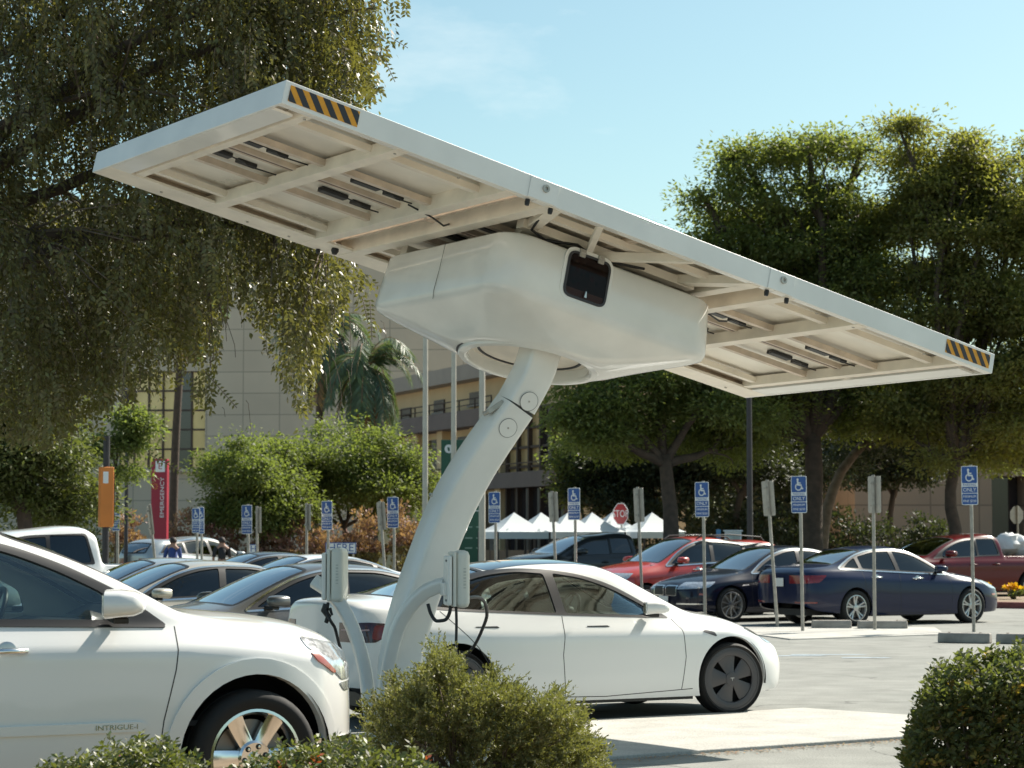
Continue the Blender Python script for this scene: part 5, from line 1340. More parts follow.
signpost(767, 481, 516, 41, 'grey sign back leaning left behind the white car nose', False, base_px=777.5, rz=GR)
signpost(637.5, 488, 522, 46, 'grey sign back leaning left in front of the red hatchback', False, base_px=643, rz=GR)
signpost(552, 492, 522, 47, 'grey sign back leaning left in front of the dark grey SUV windscreen', False, base_px=558, rz=GR)
signpost(380, 502, 530, 48, 'grey sign back leaning left beside the curved mast', False, base_px=388, rz=GR)
signpost(306.5, 504, 530, 50, 'narrow grey sign back above the small white sedan', False, rz=R(-62))
signpost(257, 507, 533, 51, 'straight grey sign back beside a blue sign over the small white sedan', False, rz=R(-60))
signpost(149, 505, 535, 50, 'grey sign back leaning left across the red emergency pylon', False, base_px=161, rz=R(-62))

def octagon(px, py, Y, r, label, front, rz):
    c = at(px, py, Y); t = thing('stop_sign', label, 'sign', (c.x, Y, 0)); M3 = Matrix.Rotation(rz, 3, 'Z')
    mb = MB(); mb.cyl((0, 0, 0), (0, 0, c.z+r), .03, 8); mb.build('post', galv, t)
    f = lambda a, b, tt: Vector((0, 0, c.z))+M3 @ Vector((a, (-.035-tt) if front else (.035+tt), b))
    P = [(r*math.cos(R(22.5+45*i)), r*math.sin(R(22.5+45*i))) for i in range(8)]
    mb = MB(); mb.prism(P, 0, .004, f); o = mb.build('sign_plate', swhite if front else alu_back, t, smooth=False)
    if front:
        mb = MB(); mb.prism([(a*.93, b*.93) for a, b in P], .004, .006, f); mb.build('red_field', sred, o, smooth=False)
        tx = MB(); add_text(tx, 'STOP', r*.85, lambda x, y, z: f(x, y-.0, .008+z)); tx.build('lettering', swhite, o, smooth=False)
        mb = MB(); mb.prism([(-.23, -r-.42), (.23, -r-.42), (.23, -r-.06), (-.23, -r-.06)], 0, .004, f); mb.build('plaque', swhite, t, smooth=False)
octagon(621.5, 514, 72, .37, 'red octagonal stop sign with white plaque above the dark grey SUV', True, R(-50))
octagon(1017.5, 515, 72, .30, 'grey back of an octagonal sign at the right edge above the red pickup', False, R(30))

# red emergency pylon
Y = 66; c = at(160, 500, Y); t = thing('emergency_sign', 'tall dark red pylon reading EMERGENCY with a white E square', 'sign', (c.x, Y, 0), R(-8))
zt = at(160, 459, Y).z; mb = MB(); mb.box((0, 0, zt/2), (.47, .22, zt)); mb.build('pylon', sdred, t, bevel=.01)
f = lambda a, b, tt: Vector((a, -.111-tt, zt+b))
mb = MB(); mb.prism([(-.11, -.38), (.17, -.38), (.17, -.06), (-.11, -.06)], 0, .004, f); o = mb.build('white_square', swhite, t, smooth=False)
tx = MB(); add_text(tx, 'E', .26, lambda x, y, z: f(x+.03, y-.22, .006+z)); tx.build('lettering', sred, o, smooth=False)
tx = MB(); add_text(tx, 'EMERGENCY', .165, lambda x, y, z: f(.10-y, x-1.12, .002+z), sx=1.25); tx.build('lettering', swhite, t, smooth=False)
mb = MB()
for i in range(8):
    a = 2*PI*i/8; mb.prism([(-.12+.03*math.cos(a), -.80+.03*math.sin(a)), (-.12+.09*math.cos(a-.12), -.80+.09*math.sin(a-.12)), (-.12+.09*math.cos(a+.12), -.80+.09*math.sin(a+.12))], .0, .003, f)
mb.build('orange_star', mat('star_orange', (.8, .35, .03), .5), t, smooth=False)
# green pylon behind the mast
Y = 68; c = at(452, 500, Y); t = thing('direction_sign', 'dark green pylon with white round logo half hidden by the curved mast', 'sign', (c.x+.25, Y, 0), R(0))
zt = at(452, 440, Y).z; mb = MB(); mb.box((0, 0, zt/2), (1.15, .25, zt)); mb.build('pylon', sgreen, t, bevel=.01)
f = lambda a, b, tt: Vector((a, -.126-tt, zt+b))
mb = MB(); q = at(449, 449, Y); mb.prism([(q.x-c.x-.25+.13*math.cos(2*PI*i/24), q.z-zt+.13*math.sin(2*PI*i/24)) for i in range(24)], 0, .003, f); o = mb.build('round_logo', swhite, t, smooth=False)
mb = MB(); qx, qz = q.x-c.x-.25, q.z-zt; mb.prism([(qx-.02, qz-.07), (qx+.03, qz-.07), (qx+.02, qz+.04), (qx-.05, qz+.05)], .004, .006, f); mb.build('logo_mark', sgreen, o, smooth=False)
tx = MB(); q = at(476, 503, Y); add_text(tx, 'MEDICAL', .30, lambda x, y, z: f(q.x-c.x-.25-y, q.z-zt+x+.35, .002+z)); tx.build('lettering', swhite, t, smooth=False)
tx = MB()
for k, yy in enumerate((527, 538, 548)):
    q2 = at(474, yy, Y)
    for dx, L in ((-.16, .22), (.12, .10)): tx.prism([(q2.x-c.x-.25+dx-L/2, q2.z-zt-.02), (q2.x-c.x-.25+dx+L/2, q2.z-zt-.02), (q2.x-c.x-.25+dx+L/2, q2.z-zt+.02), (q2.x-c.x-.25+dx-L/2, q2.z-zt+.02)], 0, .002, f)
tx.build('direction_lines', mat('pale_green', (.25, .36, .30), .5), t, smooth=False)
# small white HERE sign
def small_board(px, py, Y, w_, h_, txt, label, size, cm=sblue):
    c = at(px, py, Y); t = thing('notice_board', label, 'sign', (c.x, Y, 0))
    for s in (-1, 1): mb = MB(); mb.cyl((s*w_*.4, 0, 0), (s*w_*.4, 0, c.z), .02, 8); mb.build('leg', galv, t)
    mb = MB(); mb.box((0, -.03, c.z), (w_, .02, h_)); o = mb.build('board', swhite, t, smooth=False)
    mb = MB()
    for s in (-1, 1): mb.box((s*(w_/2-.01), -.043, c.z), (.02, .006, h_)); mb.box((0, -.043, c.z+s*(h_/2-.01)), (w_, .0062, .02))
    mb.build('board_border', cm, o, smooth=False)
    tx = MB(); add_text(tx, txt, size, lambda x, y, z: Vector((x, -.042-z, c.z+y))); tx.build('lettering', cm, o, smooth=False)
small_board(341, 548, 55, .74, .27, 'HERE', 'small white board reading HERE in blue, behind the left charger box', .27)
small_board(253.5, 549, 57, .22, .24, 'H', 'small white board with a blue H above the small white sedan', .22)
# orange sign box on a pole
Y = 43; c = at(106, 500, Y); t = thing('orange_sign', 'orange box sign with small white panel on a dark pole', 'sign', (c.x, Y, 0), R(22))
mb = MB(); mb.cyl((0, .0, 0), (0, .0, at(106, 436, Y).z), .065, 12); mb.build('pole', dark_metal, t)
z0, z1 = at(106, 527, Y).z, at(106, 467, Y).z
mb = MB(); mb.box((0, 0, (z0+z1)/2), (.26, .19, z1-z0)); bx = mb.build('sign_box', sorange, t, bevel=.02)
mb = MB(); mb.box((.137, 0, (z0+z1)/2-.02), (.02, .15, (z1-z0)*.86)); mb.build('side_panel', mat('box_brown', (.12, .04, .02), .6), bx, smooth=False)
mb = MB(); mb.box((-.03, -.098, z1-.20), (.10, .008, .22)); mb.build('white_panel', swhite, bx, smooth=False)
# flag poles
for px, Y, r_, label in ((425, 58, .075, 'pale flag pole rising left of the curved mast'), (453.5, 60, .075, 'pale flag pole between the two others, passing behind the mast'), (482, 56, .085, 'beige flag pole right of the mast, its top hidden by the battery pod')):
    c = at(px, 536, Y); t = thing('flag_pole', label, 'pole', (c.x, Y, 0), 0, 'flag poles behind the charging mast')
    H_ = 1.65+(536-225)*Y/FPX
    mb = MB(); mb.tube([(0, 0, 0), (0, 0, H_*.5), (0, 0, H_)], [r_, r_*.9, r_*.7], 16); mb.build('pole', pole_beige, t)
    mb = MB(); mb.lathe([(.0, .09), (.06, .07), (.09, 0), (.06, -.07), (0, -.09)], 12, Matrix.Translation((0, 0, H_+.06))); mb.build('finial', pole_beige, t)
    mb = MB(); mb.cyl((0, 0, 0), (0, 0, .12), r_*1.9, 16, r_*1.4); mb.build('base_collar', pole_beige, t)
def lamp_post(px, Y, ytop, label, r_=.08):
    c = at(px, 536, Y); t = thing('lamp_post', label, 'street lamp', (c.x, Y, 0)); H_ = 1.65+(536-ytop)*Y/FPX
    mb = MB(); mb.tube([(0, 0, 0), (0, 0, H_)], [r_, r_*.75], 12); mb.build('pole', dark_metal, t)
    mb = MB(); mb.cyl((0, 0, 0), (0, 0, .6), .16, 12); mb.build('base', dark_metal, t)
    mb = MB(); mb.lathe([(.0, .30), (.25, .22), (.28, .18), (.20, .0), (.1, -.05), (0, -.05)], 16, Matrix.Translation((0, 0, H_))); mb.build('lamp_head', dark_metal, t)
lamp_post(750, 55, 322, 'dark lamp post rising behind the right end of the canopy')
lamp_post(126, 62, 398, 'dark slim post between the orange sign box and the red pylon', .06)
# information case and blue banner
c = at(733, 541, 60); t = thing('display_case', 'white framed outdoor display case beside the red hatchback roof', 'display case', (c.x, 60, 0))
mb = MB(); mb.box((0, 0, c.z), (.44, .12, .50)); o = mb.build('case', swhite, t, bevel=.01)
mb = MB(); mb.box((0, -.062, c.z-.01), (.36, .01, .40)); mb.build('notice', mat('grey_notice', (.42, .46, .42), .5, noise=.3, nscale=12), o)
mb = MB(); mb.box((0, 0, c.z+.27), (.50, .2, .04)); mb.build('case_roof', swhite, t)
for s in (-1, 1): mb = MB(); mb.cyl((s*.18, 0, 0), (s*.18, 0, c.z-.2), .025, 8); mb.build('leg', galv, t)
c = at(718.5, 538, 61); t = thing('banner', 'narrow pale blue upright banner left of the display case', 'banner', (c.x, 61, 0))
mb = MB(); mb.box((0, 0, c.z), (.12, .03, .46)); mb.build('cloth', mat('banner_blue', (.12, .30, .50), .7), t); mb = MB(); mb.cyl((0, .04, 0), (0, .04, c.z+.25), .015, 6); mb.build('pole', galv, t)
# railing along the far edge of the car park
t = thing('railing', 'dark metal railing running below the trees behind the blue sedan', 'railing', (14, 66, 0))
for z_ in (1.25, .7, .2): mb = MB(); mb.box((0, 0, z_), (24, .05, .06)); mb.build('rail', dark_metal, t, smooth=False)
for i in range(13): mb = MB(); mb.box((-12+i*2, 0, .62), (.05, .05, 1.25)); mb.build('post', dark_metal, t, smooth=False)
# white peaked tents
tent_c = mat('tent_cloth', (.62, .66, .68), .7, noise=.04, nscale=2)
for i, (px, Y) in enumerate(((514, 66), (541, 68), (568, 70), (592, 72), (612, 74), (652, 72))):
    c = at(px, 536, Y); lab = ['leftmost white peaked tent beside the curved mast', 'second white peaked tent from the mast', 'third white peaked tent from the mast, over the dark SUV roof', 'fourth white peaked tent, behind a blue sign', 'white peaked tent just left of the stop sign', 'white peaked tent right of the stop sign, shaded by the tree'][i]
    t = thing('market_tent', lab, 'tent', (c.x, Y, 0), R(20), 'white peaked tents in a row')
    ze, zp = 1.65+4*Y/FPX, 1.65+23.5*Y/FPX; h = .82; mb = MB()
    vs = []; N_ = 6
    for j in range(N_+1):
        f_ = j/N_; r_ = h*(1-f_)**1.0; z_ = ze+(zp-ze)*(f_**1.35*.75+f_*.25); vs += [(-r_, -r_, z_), (r_, -r_, z_), (r_, r_, z_), (-r_, r_, z_)]
    fs = [(j*4+k, j*4+(k+1) % 4, (j+1)*4+(k+1) % 4, (j+1)*4+k) for j in range(N_) for k in range(4)]
    mb.add(vs, fs); mb.add([(-h, -h, ze), (h, -h, ze), (h, h, ze), (-h, h, ze), (-h, -h, ze-.2), (h, -h, ze-.2), (h, h, ze-.2), (-h, h, ze-.2)], [(0, 1, 5, 4), (1, 2, 6, 5), (2, 3, 7, 6), (3, 0, 4, 7)])
    mb.build('tent_roof', tent_c, t, smooth=False)
    for sx in (-1, 1):
        for sy_ in (-1, 1): mb = MB(); mb.box((sx*h*.97, sy_*h*.97, ze/2), (.06, .06, ze)); mb.build('leg', dark_metal, t, smooth=False)

# ================================================================= BUILDINGS
def panel_mat(name, c, bw, bh, mort):
    m, nt, b = nodes(name); setin(b, Roughness=.75)
    tc = nt.nodes.new('ShaderNodeTexCoord'); sp = nt.nodes.new('ShaderNodeSeparateXYZ'); ad = nt.nodes.new('ShaderNodeMath'); ad.operation = 'ADD'; cb = nt.nodes.new('ShaderNodeCombineXYZ')
    nt.links.new(tc.outputs['Object'], sp.inputs[0]); nt.links.new(sp.outputs[0], ad.inputs[0]); nt.links.new(sp.outputs[1], ad.inputs[1]); nt.links.new(ad.outputs[0], cb.inputs[0]); nt.links.new(sp.outputs[2], cb.inputs[1])
    br = nt.nodes.new('ShaderNodeTexBrick'); br.offset = 0; br.inputs['Color1'].default_value = c4(c); br.inputs['Color2'].default_value = c4([v*.93 for v in c]); br.inputs['Mortar'].default_value = c4([v*.62 for v in c])
    br.inputs['Scale'].default_value = 1.0; br.inputs['Brick Width'].default_value = bw; br.inputs['Row Height'].default_value = bh; br.inputs['Mortar Size'].default_value = mort; br.inputs['Mortar Smooth'].default_value = .3
    nt.links.new(cb.outputs[0], br.inputs['Vector'])
    n = nt.nodes.new('ShaderNodeTexNoise'); n.inputs['Scale'].default_value = .5; n.inputs['Detail'].default_value = 6; nt.links.new(tc.outputs['Object'], n.inputs['Vector'])
    mr = nt.nodes.new('ShaderNodeMapRange'); mr.inputs[3].default_value = .86; mr.inputs[4].default_value = 1.12; nt.links.new(n.outputs['Fac'], mr.inputs[0])
    hs = nt.nodes.new('ShaderNodeHueSaturation'); nt.links.new(br.outputs['Color'], hs.inputs['Color']); nt.links.new(mr.outputs[0], hs.inputs['Value']); nt.links.new(hs.outputs[0], b.inputs['Base Color'])
    return m
stone = panel_mat('stone_panels', (.64, .52, .40), 2.1, 1.22, .035)
tan = mat('tan_render', (.74, .53, .31), .8, noise=.08, nscale=.6); brown_band = mat('brown_band', (.20, .15, .135), .7, noise=.1, nscale=1); taupe = mat('taupe_fascia', (.38, .31, .26), .7, noise=.08, nscale=1)
gold_glass = mat('gold_glass', (.66, .47, .24), .14, metal=.35, noise=.25, nscale=.6); dark_glass = mat('dark_glass', (.035, .03, .035), .08, metal=.2, coat=1.0); mullion = mat('mullion', (.09, .06, .05), .5, metal=.4)
Y = 130; s_ = FPX/Y
X0, X1 = (-420-512)/s_, (470-512)/s_; ztop = 1.65+(536-206)/s_
B1 = thing('hospital_building', 'large pale stone-panelled block behind the trees on the left', 'building', ((X0+X1)/2, Y, 0), R(-4)); W_ = X1-X0
cx0 = (X0+X1)/2; pl_ = lambda px: (px-512)/s_-cx0; pz = lambda py: 1.65+(536-py)/s_
wx0, wx1, wz0, wz1 = pl_(120), pl_(207), pz(469), pz(372)
for (a, b, z0, z1) in ((-W_/2, wx0, 0, ztop), (wx1, W_/2, 0, ztop), (wx0, wx1, 0, wz0), (wx0, wx1, wz1, ztop)):
    pass
mb = MB()
def wallbox(a, b, z0, z1, d0=0, d1=30): mb.box(((a+b)/2, (d0+d1)/2, (z0+z1)/2), (b-a, d1-d0, z1-z0))
wallbox(-W_/2, wx0, 0, ztop); wallbox(wx1, W_/2, 0, ztop); wallbox(wx0, wx1, 0, wz0); wallbox(wx0, wx1, wz1, ztop); wallbox(wx0, wx1, wz0, wz1, 2, 30)
mb.build('wall', stone, B1, smooth=False)
mb = MB(); mb.box((0, 15, ztop+.2), (W_+.3, 30.4, .4)); mb.build('parapet', taupe, B1, smooth=False)
nx, nz = 6, 5
for i in range(nx):
    for j in range(nz):
        a = wx0+(wx1-wx0)*i/nx; b = wx0+(wx1-wx0)*(i+1)/nx; z0 = wz0+(wz1-wz0)*j/nz; z1 = wz0+(wz1-wz0)*(j+1)/nz
        mb = MB(); mb.box(((a+b)/2, .35+.12*((i+j) % 2)*.1, (z0+z1)/2), (b-a-.1, .04, z1-z0-.1)); mb.build('window', dark_glass if i == 4 else gold_glass, B1, smooth=False)
mb = MB()
for i in range(nx+1): mb.box((wx0+(wx1-wx0)*i/nx, .28, (wz0+wz1)/2), (.1, .14, wz1-wz0))
for j in range(nz+1): mb.box(((wx0+wx1)/2, .30, wz0+(wz1-wz0)*j/nz), (wx1-wx0, .12, .1))
mb.build('window_frame', mullion, B1, smooth=False)
mb = MB(); mb.box(((wx0+wx1)/2, -.1, wz0-.12), (wx1-wx0+.6, .5, .2)); mb.build('sill', stone, B1, smooth=False)
# the lower wing: its long face runs away to the left
P0 = Vector((-5.9, 110, 0)); dW = Vector((3.9, -10, 0)); Lw = dW.length; ang = math.atan2(dW.y, dW.x); un = dW.normalized()
B2 = thing('hospital_wing', 'lower tan wing with balcony, dark bands and a wall of gold glass behind the mast', 'building', tuple(P0), ang)
def wl(px, py):
    """(distance along the face, height) of the point of the face seen at a pixel"""
    d = ray(px, py); n = Vector((-un.y, un.x, 0)); s = (P0-Vector((0, 0, CAMH))).dot(n)/d.dot(n); q = Vector((0, 0, CAMH))+d*s; return (q-P0).dot(un), q.z
H1 = wl(466, 366.5)[1]; zb_t = wl(450, 415)[1]; zb_b = wl(450, 431)[1]
Lx = wl(566, 450)[0]; Ls = -6.0; g0 = wl(508, 450)[0]
mb = MB(); mb.box(((Ls+Lx)/2, 2.7, (H1-.7)/2), (Lx-Ls, 5, H1-.7)); mb.build('wall', tan, B2, smooth=False)      # +y of the wing is its inside
mb = MB(); mb.box(((Ls+Lx)/2-.2, 2.4, H1-.35), (Lx-Ls+1.5, 5.9, .68)); mb.build('roof', taupe, B2, smooth=False)
mb = MB(); mb.box(((Ls+g0)/2, -.3, (zb_t+zb_b)/2), (g0-Ls, 1.0, zb_t-zb_b)); bal = mb.build('balcony', brown_band, B2, smooth=False)
mb = MB(); mb.box(((Ls+g0)/2, -.75, zb_t+.45), (g0-Ls, .05, .05)); mb.box(((Ls+g0)/2, -.75, zb_t+.2), (g0-Ls, .04, .04))
for i in range(12): mb.box((Ls+(g0-Ls)*i/11, -.75, zb_t+.22), (.05, .05, .45))
mb.build('balcony_rail', mullion, bal, smooth=False)
for px, y0, y1 in ((403, 408, 418), (436, 400, 412), (472, 392, 404)):
    a, z1 = wl(px, y0); _, z0 = wl(px, y1); mb = MB(); mb.box((a, .17, (z0+z1)/2), (1.4, .08, z1-z0)); f_ = mb.build('window', dark_glass, B2, smooth=False)
    mb = MB(); mb.box((a, .11, z0-.06), (1.6, .12, .1)); mb.build('sill', taupe, f_, smooth=False)
# ground storeys below the balcony
b2t = wl(500, 474)[1]; b2b = wl(500, 489)[1]
mb = MB(); mb.box(((Ls+Lx)/2, -.1, (b2t+b2b)/2), (Lx-Ls, .9, b2t-b2b)); mb.build('lower_band', brown_band, B2, smooth=False)
mb = MB(); mb.box(((Ls+Lx)/2, -.55, b2t+.35), (Lx-Ls, .05, .05))
for i in range(24): mb.box((Ls+(Lx-Ls)*i/23, -.55, b2t+.18), (.04, .04, .36))
mb.build('terrace_rail', mullion, B2, smooth=False)
for px in (395, 420, 445, 478, 503): a, _ = wl(px, 450); mb = MB(); mb.box((a, -.02, zb_b/2), (.7, .5, zb_b)); mb.build('column', tan, B2, smooth=False)
for px in (408, 433, 462, 490):
    a, _ = wl(px, 450); mb = MB(); mb.box((a, .16, (b2t+zb_b)/2), (1.7, .14, (zb_b-b2t)*.7)); mb.build('window', dark_glass, B2, smooth=False)
    mb = MB(); mb.box((a, .15, b2b/2), (1.8, .16, b2b*.9)); mb.build('doorway', dark_glass, B2, smooth=False)
zt_, zl_ = wl(530, 408)[1], wl(530, 486)[1]
nc = 5
for i in range(nc):
    for j in range(4):
        a = g0+(Lx-g0)*i/nc; b = g0+(Lx-g0)*(i+1)/nc; z0 = zl_+(zt_-zl_)*j/4; z1 = zl_+(zt_-zl_)*(j+1)/4
        mb = MB(); mb.box(((a+b)/2, .12, (z0+z1)/2), (b-a-.12, .1, z1-z0-.1)); mb.build('glass_panel', dark_glass if i == 3 or (i == 4 and j < 1) else gold_glass, B2, smooth=False)
mb = MB()
for i in range(nc+1): mb.box((g0+(Lx-g0)*i/nc, .05, zt_/2), (.14, .3, zt_))
for j in range(5): mb.box(((g0+Lx)/2, .06, zl_+(zt_-zl_)*j/4), (Lx-g0, .22, .1))
mb.build('mullions', mullion, B2, smooth=False)
mb = MB(); mb.box(((g0+Lx)/2, .16, zl_/2), (Lx-g0-.1, .14, zl_-.1)); mb.build('dark_base', dark_glass, B2, smooth=False)
# tan building behind the trees on the right
Y = 100; s_ = FPX/Y; B3 = thing('tan_building', 'low tan panelled building glimpsed behind the trees on the right', 'building', ((930-512)/s_, Y, 0), R(6))
pz = lambda py: 1.65+(536-py)/s_; zt3 = pz(418)
hx0, hx1 = (993-930)/s_, (1030-930)/s_
tanp = panel_mat('tan_panels', (.30, .225, .165), 2.2, 1.5, .04)
mb = MB(); mb.box(((hx0-3.4)/2, 6, zt3/2), (3.4+hx0, 12, zt3)); mb.box(((hx1+20)/2, 6, zt3/2), (20-hx1, 12, zt3)); mb.box(((hx0+hx1)/2, 6, (pz(476)+zt3)/2), (hx1-hx0, 12, zt3-pz(476))); mb.box(((hx0+hx1)/2, 7.5, pz(476)/2), (hx1-hx0, 9, pz(476)))
mb.build('wall', tanp, B3, smooth=False)
mb = MB(); mb.box(((hx0+hx1)/2, 1.4, pz(476)/2), (hx1-hx0-.05, .1, pz(476)-.05)); mb.build('doorway', dark_glass, B3, smooth=False)
mb = MB(); mb.box((8.2, 6, zt3+.15), (23.8, 12.6, .3)); mb.build('roof', taupe, B3, smooth=False)
for k in range(2):
    mb = MB(); mb.box((6.5+k*3.4, -.03, 2.2), (1.6, .1, 1.4)); mb.build('window', dark_glass, B3, smooth=False)
# low wall with dark planting seen under the right trees
mb = MB(); mb.box((0, 0, .55), (26, .3, 1.1)); o = mb.build('low_wall', tanp, None, smooth=False, loc=(10, 88, 0)); tag(o, 'low tan wall running behind the tree trunks on the right', 'wall')
# ================================================================= PLANTS
bark = mat('bark', (.085, .06, .045), .9, noise=.3, nscale=6, bump=.8, bscale=18)
bark_pale = mat('bark_pale', (.16, .12, .09), .9, noise=.3, nscale=6, bump=.8, bscale=18)
def leafmat(name, c, trans=.35, island=.45, rough=.55, spec=.35): return mat(name, c, rough, island=island, trans=trans, spec=spec)
lf_weep = leafmat('weeping_leaf', (.122, .112, .045), trans=.32, island=.6, rough=.40, spec=.5)
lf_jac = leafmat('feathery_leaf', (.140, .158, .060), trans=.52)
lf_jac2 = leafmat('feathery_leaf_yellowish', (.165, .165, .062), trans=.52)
lf_bright = leafmat('bright_leaf', (.128, .155, .058), trans=.45, island=.35)
lf_mid = leafmat('mid_leaf', (.10, .115, .045), trans=.35)
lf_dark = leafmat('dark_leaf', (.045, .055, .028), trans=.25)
lf_pink = leafmat('reddish_leaf', (.26, .155, .12), trans=.3, island=.5)
lf_pinkg = leafmat('reddish_green_leaf', (.15, .13, .06), trans=.3, island=.5)
lf_yel = leafmat('yellow_flower', (.75, .36, .02), trans=.3)
lf_jun = leafmat('juniper_leaf', (.175, .175, .075), trans=.25, island=.5)
lf_hedge = leafmat('hedge_leaf', (.12, .135, .050), trans=.25, island=.7, rough=.46, spec=.4)
lf_red = leafmat('red_hedge_leaf', (.32, .07, .03), trans=.25, island=.4)
palm_green = leafmat('palm_leaf', (.10, .14, .085), trans=.25, island=.3, rough=.4)
palm_dry = leafmat('dry_palm_leaf', (.30, .19, .10), trans=.2, island=.3)

def leaf_mesh(name, C, D, Nn, L, W, m, parent=None, fold=0.0):
    """C centres of the leaf foot, D directions, Nn side-facing vectors; one diamond for each leaf"""
    n = len(C); D = D/np.linalg.norm(D, axis=1, keepdims=True); S_ = np.cross(D, Nn); S_ /= np.linalg.norm(S_, axis=1, keepdims=True)+1e-9
    L = np.broadcast_to(L, (n,))[:, None]; W = np.broadcast_to(W, (n,))[:, None]
    U = np.cross(S_, D)
    V = np.empty((n, 4, 3)); V[:, 0] = C; V[:, 1] = C+D*L*.45+S_*W*.5+U*W*fold; V[:, 2] = C+D*L; V[:, 3] = C+D*L*.45-S_*W*.5+U*W*fold
    me = bpy.data.meshes.new(name); me.vertices.add(n*4); me.vertices.foreach_set('co', V.ravel())
    me.loops.add(n*4); me.loops.foreach_set('vertex_index', np.arange(n*4, dtype=np.int32))
    me.polygons.add(n); me.polygons.foreach_set('loop_start', np.arange(0, n*4, 4, dtype=np.int32)); me.polygons.foreach_set('loop_total', np.full(n, 4, dtype=np.int32))
    me.materials.append(m); me.update(calc_edges=True)
    o = bpy.data.objects.new(name, me); col.objects.link(o)
    if parent: o.parent = parent
    return o
def runit(n): v = rng.normal(size=(n, 3)); return v/np.linalg.norm(v, axis=1, keepdims=True)
def limb(mb, a, b, r0, r1, bend=.12, n=7, seed=0):
    rr = random.Random(seed); a = Vector(a); b = Vector(b); L = (b-a).length; off_ = Vector((rr.uniform(-1, 1), rr.uniform(-1, 1), rr.uniform(-.2, .5)))*L*bend
    P = [a.lerp(b, i/(n-1))+off_*math.sin(PI*i/(n-1)) + Vector((rr.uniform(-1, 1), rr.uniform(-1, 1), rr.uniform(-1, 1)))*L*.012*(0 < i < n-1) for i in range(n)]
    mb.tube(P, [r0+(r1-r0)*(i/(n-1))**.8 for i in range(n)], 8); return P

def crown_points(lobes, nclump, per, crad):
    """clump centres near the skins of the lobes, then leaf positions; lobes = (centre, radii, weight)"""
    C = []; w_ = np.array([l[2] for l in lobes], float); w_ /= w_.sum(); cnt = rng.multinomial(nclump, w_)
    for (c, r, _), k in zip(lobes, cnt):
        if nclump < 60 or k < 12:
            u = runit(k); q = rng.uniform(.12, 1.12, (k, 1))**.5; C.append(np.array(c)+u*q*np.array(r)); continue
        ns = max(5, int(k/7)); u = runit(ns); q = rng.uniform(.45, 1.10, (ns, 1)); sc_ = np.array(c)+u*q*np.array(r)
        sr = rng.uniform(.16, .40, (ns, 1))*np.mean(r); w2 = (sr[:, 0]**2); w2 /= w2.sum(); pick = rng.choice(ns, k, p=w2)
        u2 = runit(k); u2[:, 2] = u2[:, 2]*.9+.08; C.append(sc_[pick]+u2*sr[pick]*np.array([1.15, 1.15, .75]))
    C = np.concatenate(C); k = len(C); rad = crad*rng.uniform(.45, 1.5, (k, 1, 1))
    P = np.clip(rng.normal(size=(k, per, 3)), -1.7, 1.7)*np.array([.60, .60, .26]); P = C[:, None]+P*rad
    out = (P-C[:, None]); D = out+rng.normal(size=P.shape)*.35+np.array([0, 0, -.12])
    return C, P.reshape(-1, 3), D.reshape(-1, 3)

def tree(name, label, cat, base, lobes, trunk, tr, lm, nclump, per, crad, leaf, group=None, bk=None, limbs=6, seed=1):
    """base: point on the ground; lobes in world space; trunk: list of world points up to the fork; leaf=(length,width)"""
    b = Vector(base); t = thing(name, label, cat, tuple(b), 0, group)
    lob = [((c[0]-b.x, c[1]-b.y, c[2]-b.z), r, w_) for c, r, w_ in lobes]
    C, P, D = crown_points(lob, nclump, per, crad)
    n = len(P); Nn = rng.normal(size=(n, 3))*.5+np.array([0, 0, 1.0])
    leaf_mesh('crown', P, D, Nn, leaf[0]*rng.uniform(.7, 1.3, n), leaf[1]*rng.uniform(.7, 1.3, n), lm, t)
    mb = MB(); tp = [Vector(p)-b for p in trunk]
    mb.tube(smooth_path([tp[0]-Vector((0, 0, .1))]+tp[1:], 9) if len(tp) > 2 else tp, [tr*(1.35 if i == 0 else 1)*(1-.35*i/8) for i in range(9)] if len(tp) > 2 else [tr*1.2, tr*.8], 12)
    top = tp[-1]; rr = random.Random(seed); idx = rng.permutation(len(C))
    for k, (c, r, _) in enumerate(lob):
        P_ = limb(mb, top-Vector((0, 0, .25)), Vector(c), tr*.55, tr*.22, .10, 8, seed*10+k)
        near = [Vector(x) for x in C if sum(((x[i]-c[i])/r[i])**2 for i in range(3)) < 1.1]; rr.shuffle(near)
        for q in near[:limbs]: limb(mb, P_[rr.randint(4, 7)], q, tr*.16, tr*.05, .1, 5, rr.random())
    mb.build('trunk', bk or bark, t, ang=180)
    return t
def L_(px, py, Y, rx, rz, ry=None, w_=1.0):
    """a crown lobe seen at a pixel, with its half sizes given in pixels"""
    c = at(px, py, Y); s = FPX/Y; return (tuple(c), (rx/s, (ry if ry else rx)/s, rz/s), w_*rx*rz/2500)
def TP(pts, Y): return [tuple(at(x, y, Y)) if y else (at(x, 536, Y).x, Y, 0) for x, y in pts]
def B_(px, Y): return (at(px, 536, Y).x, Y, 0)

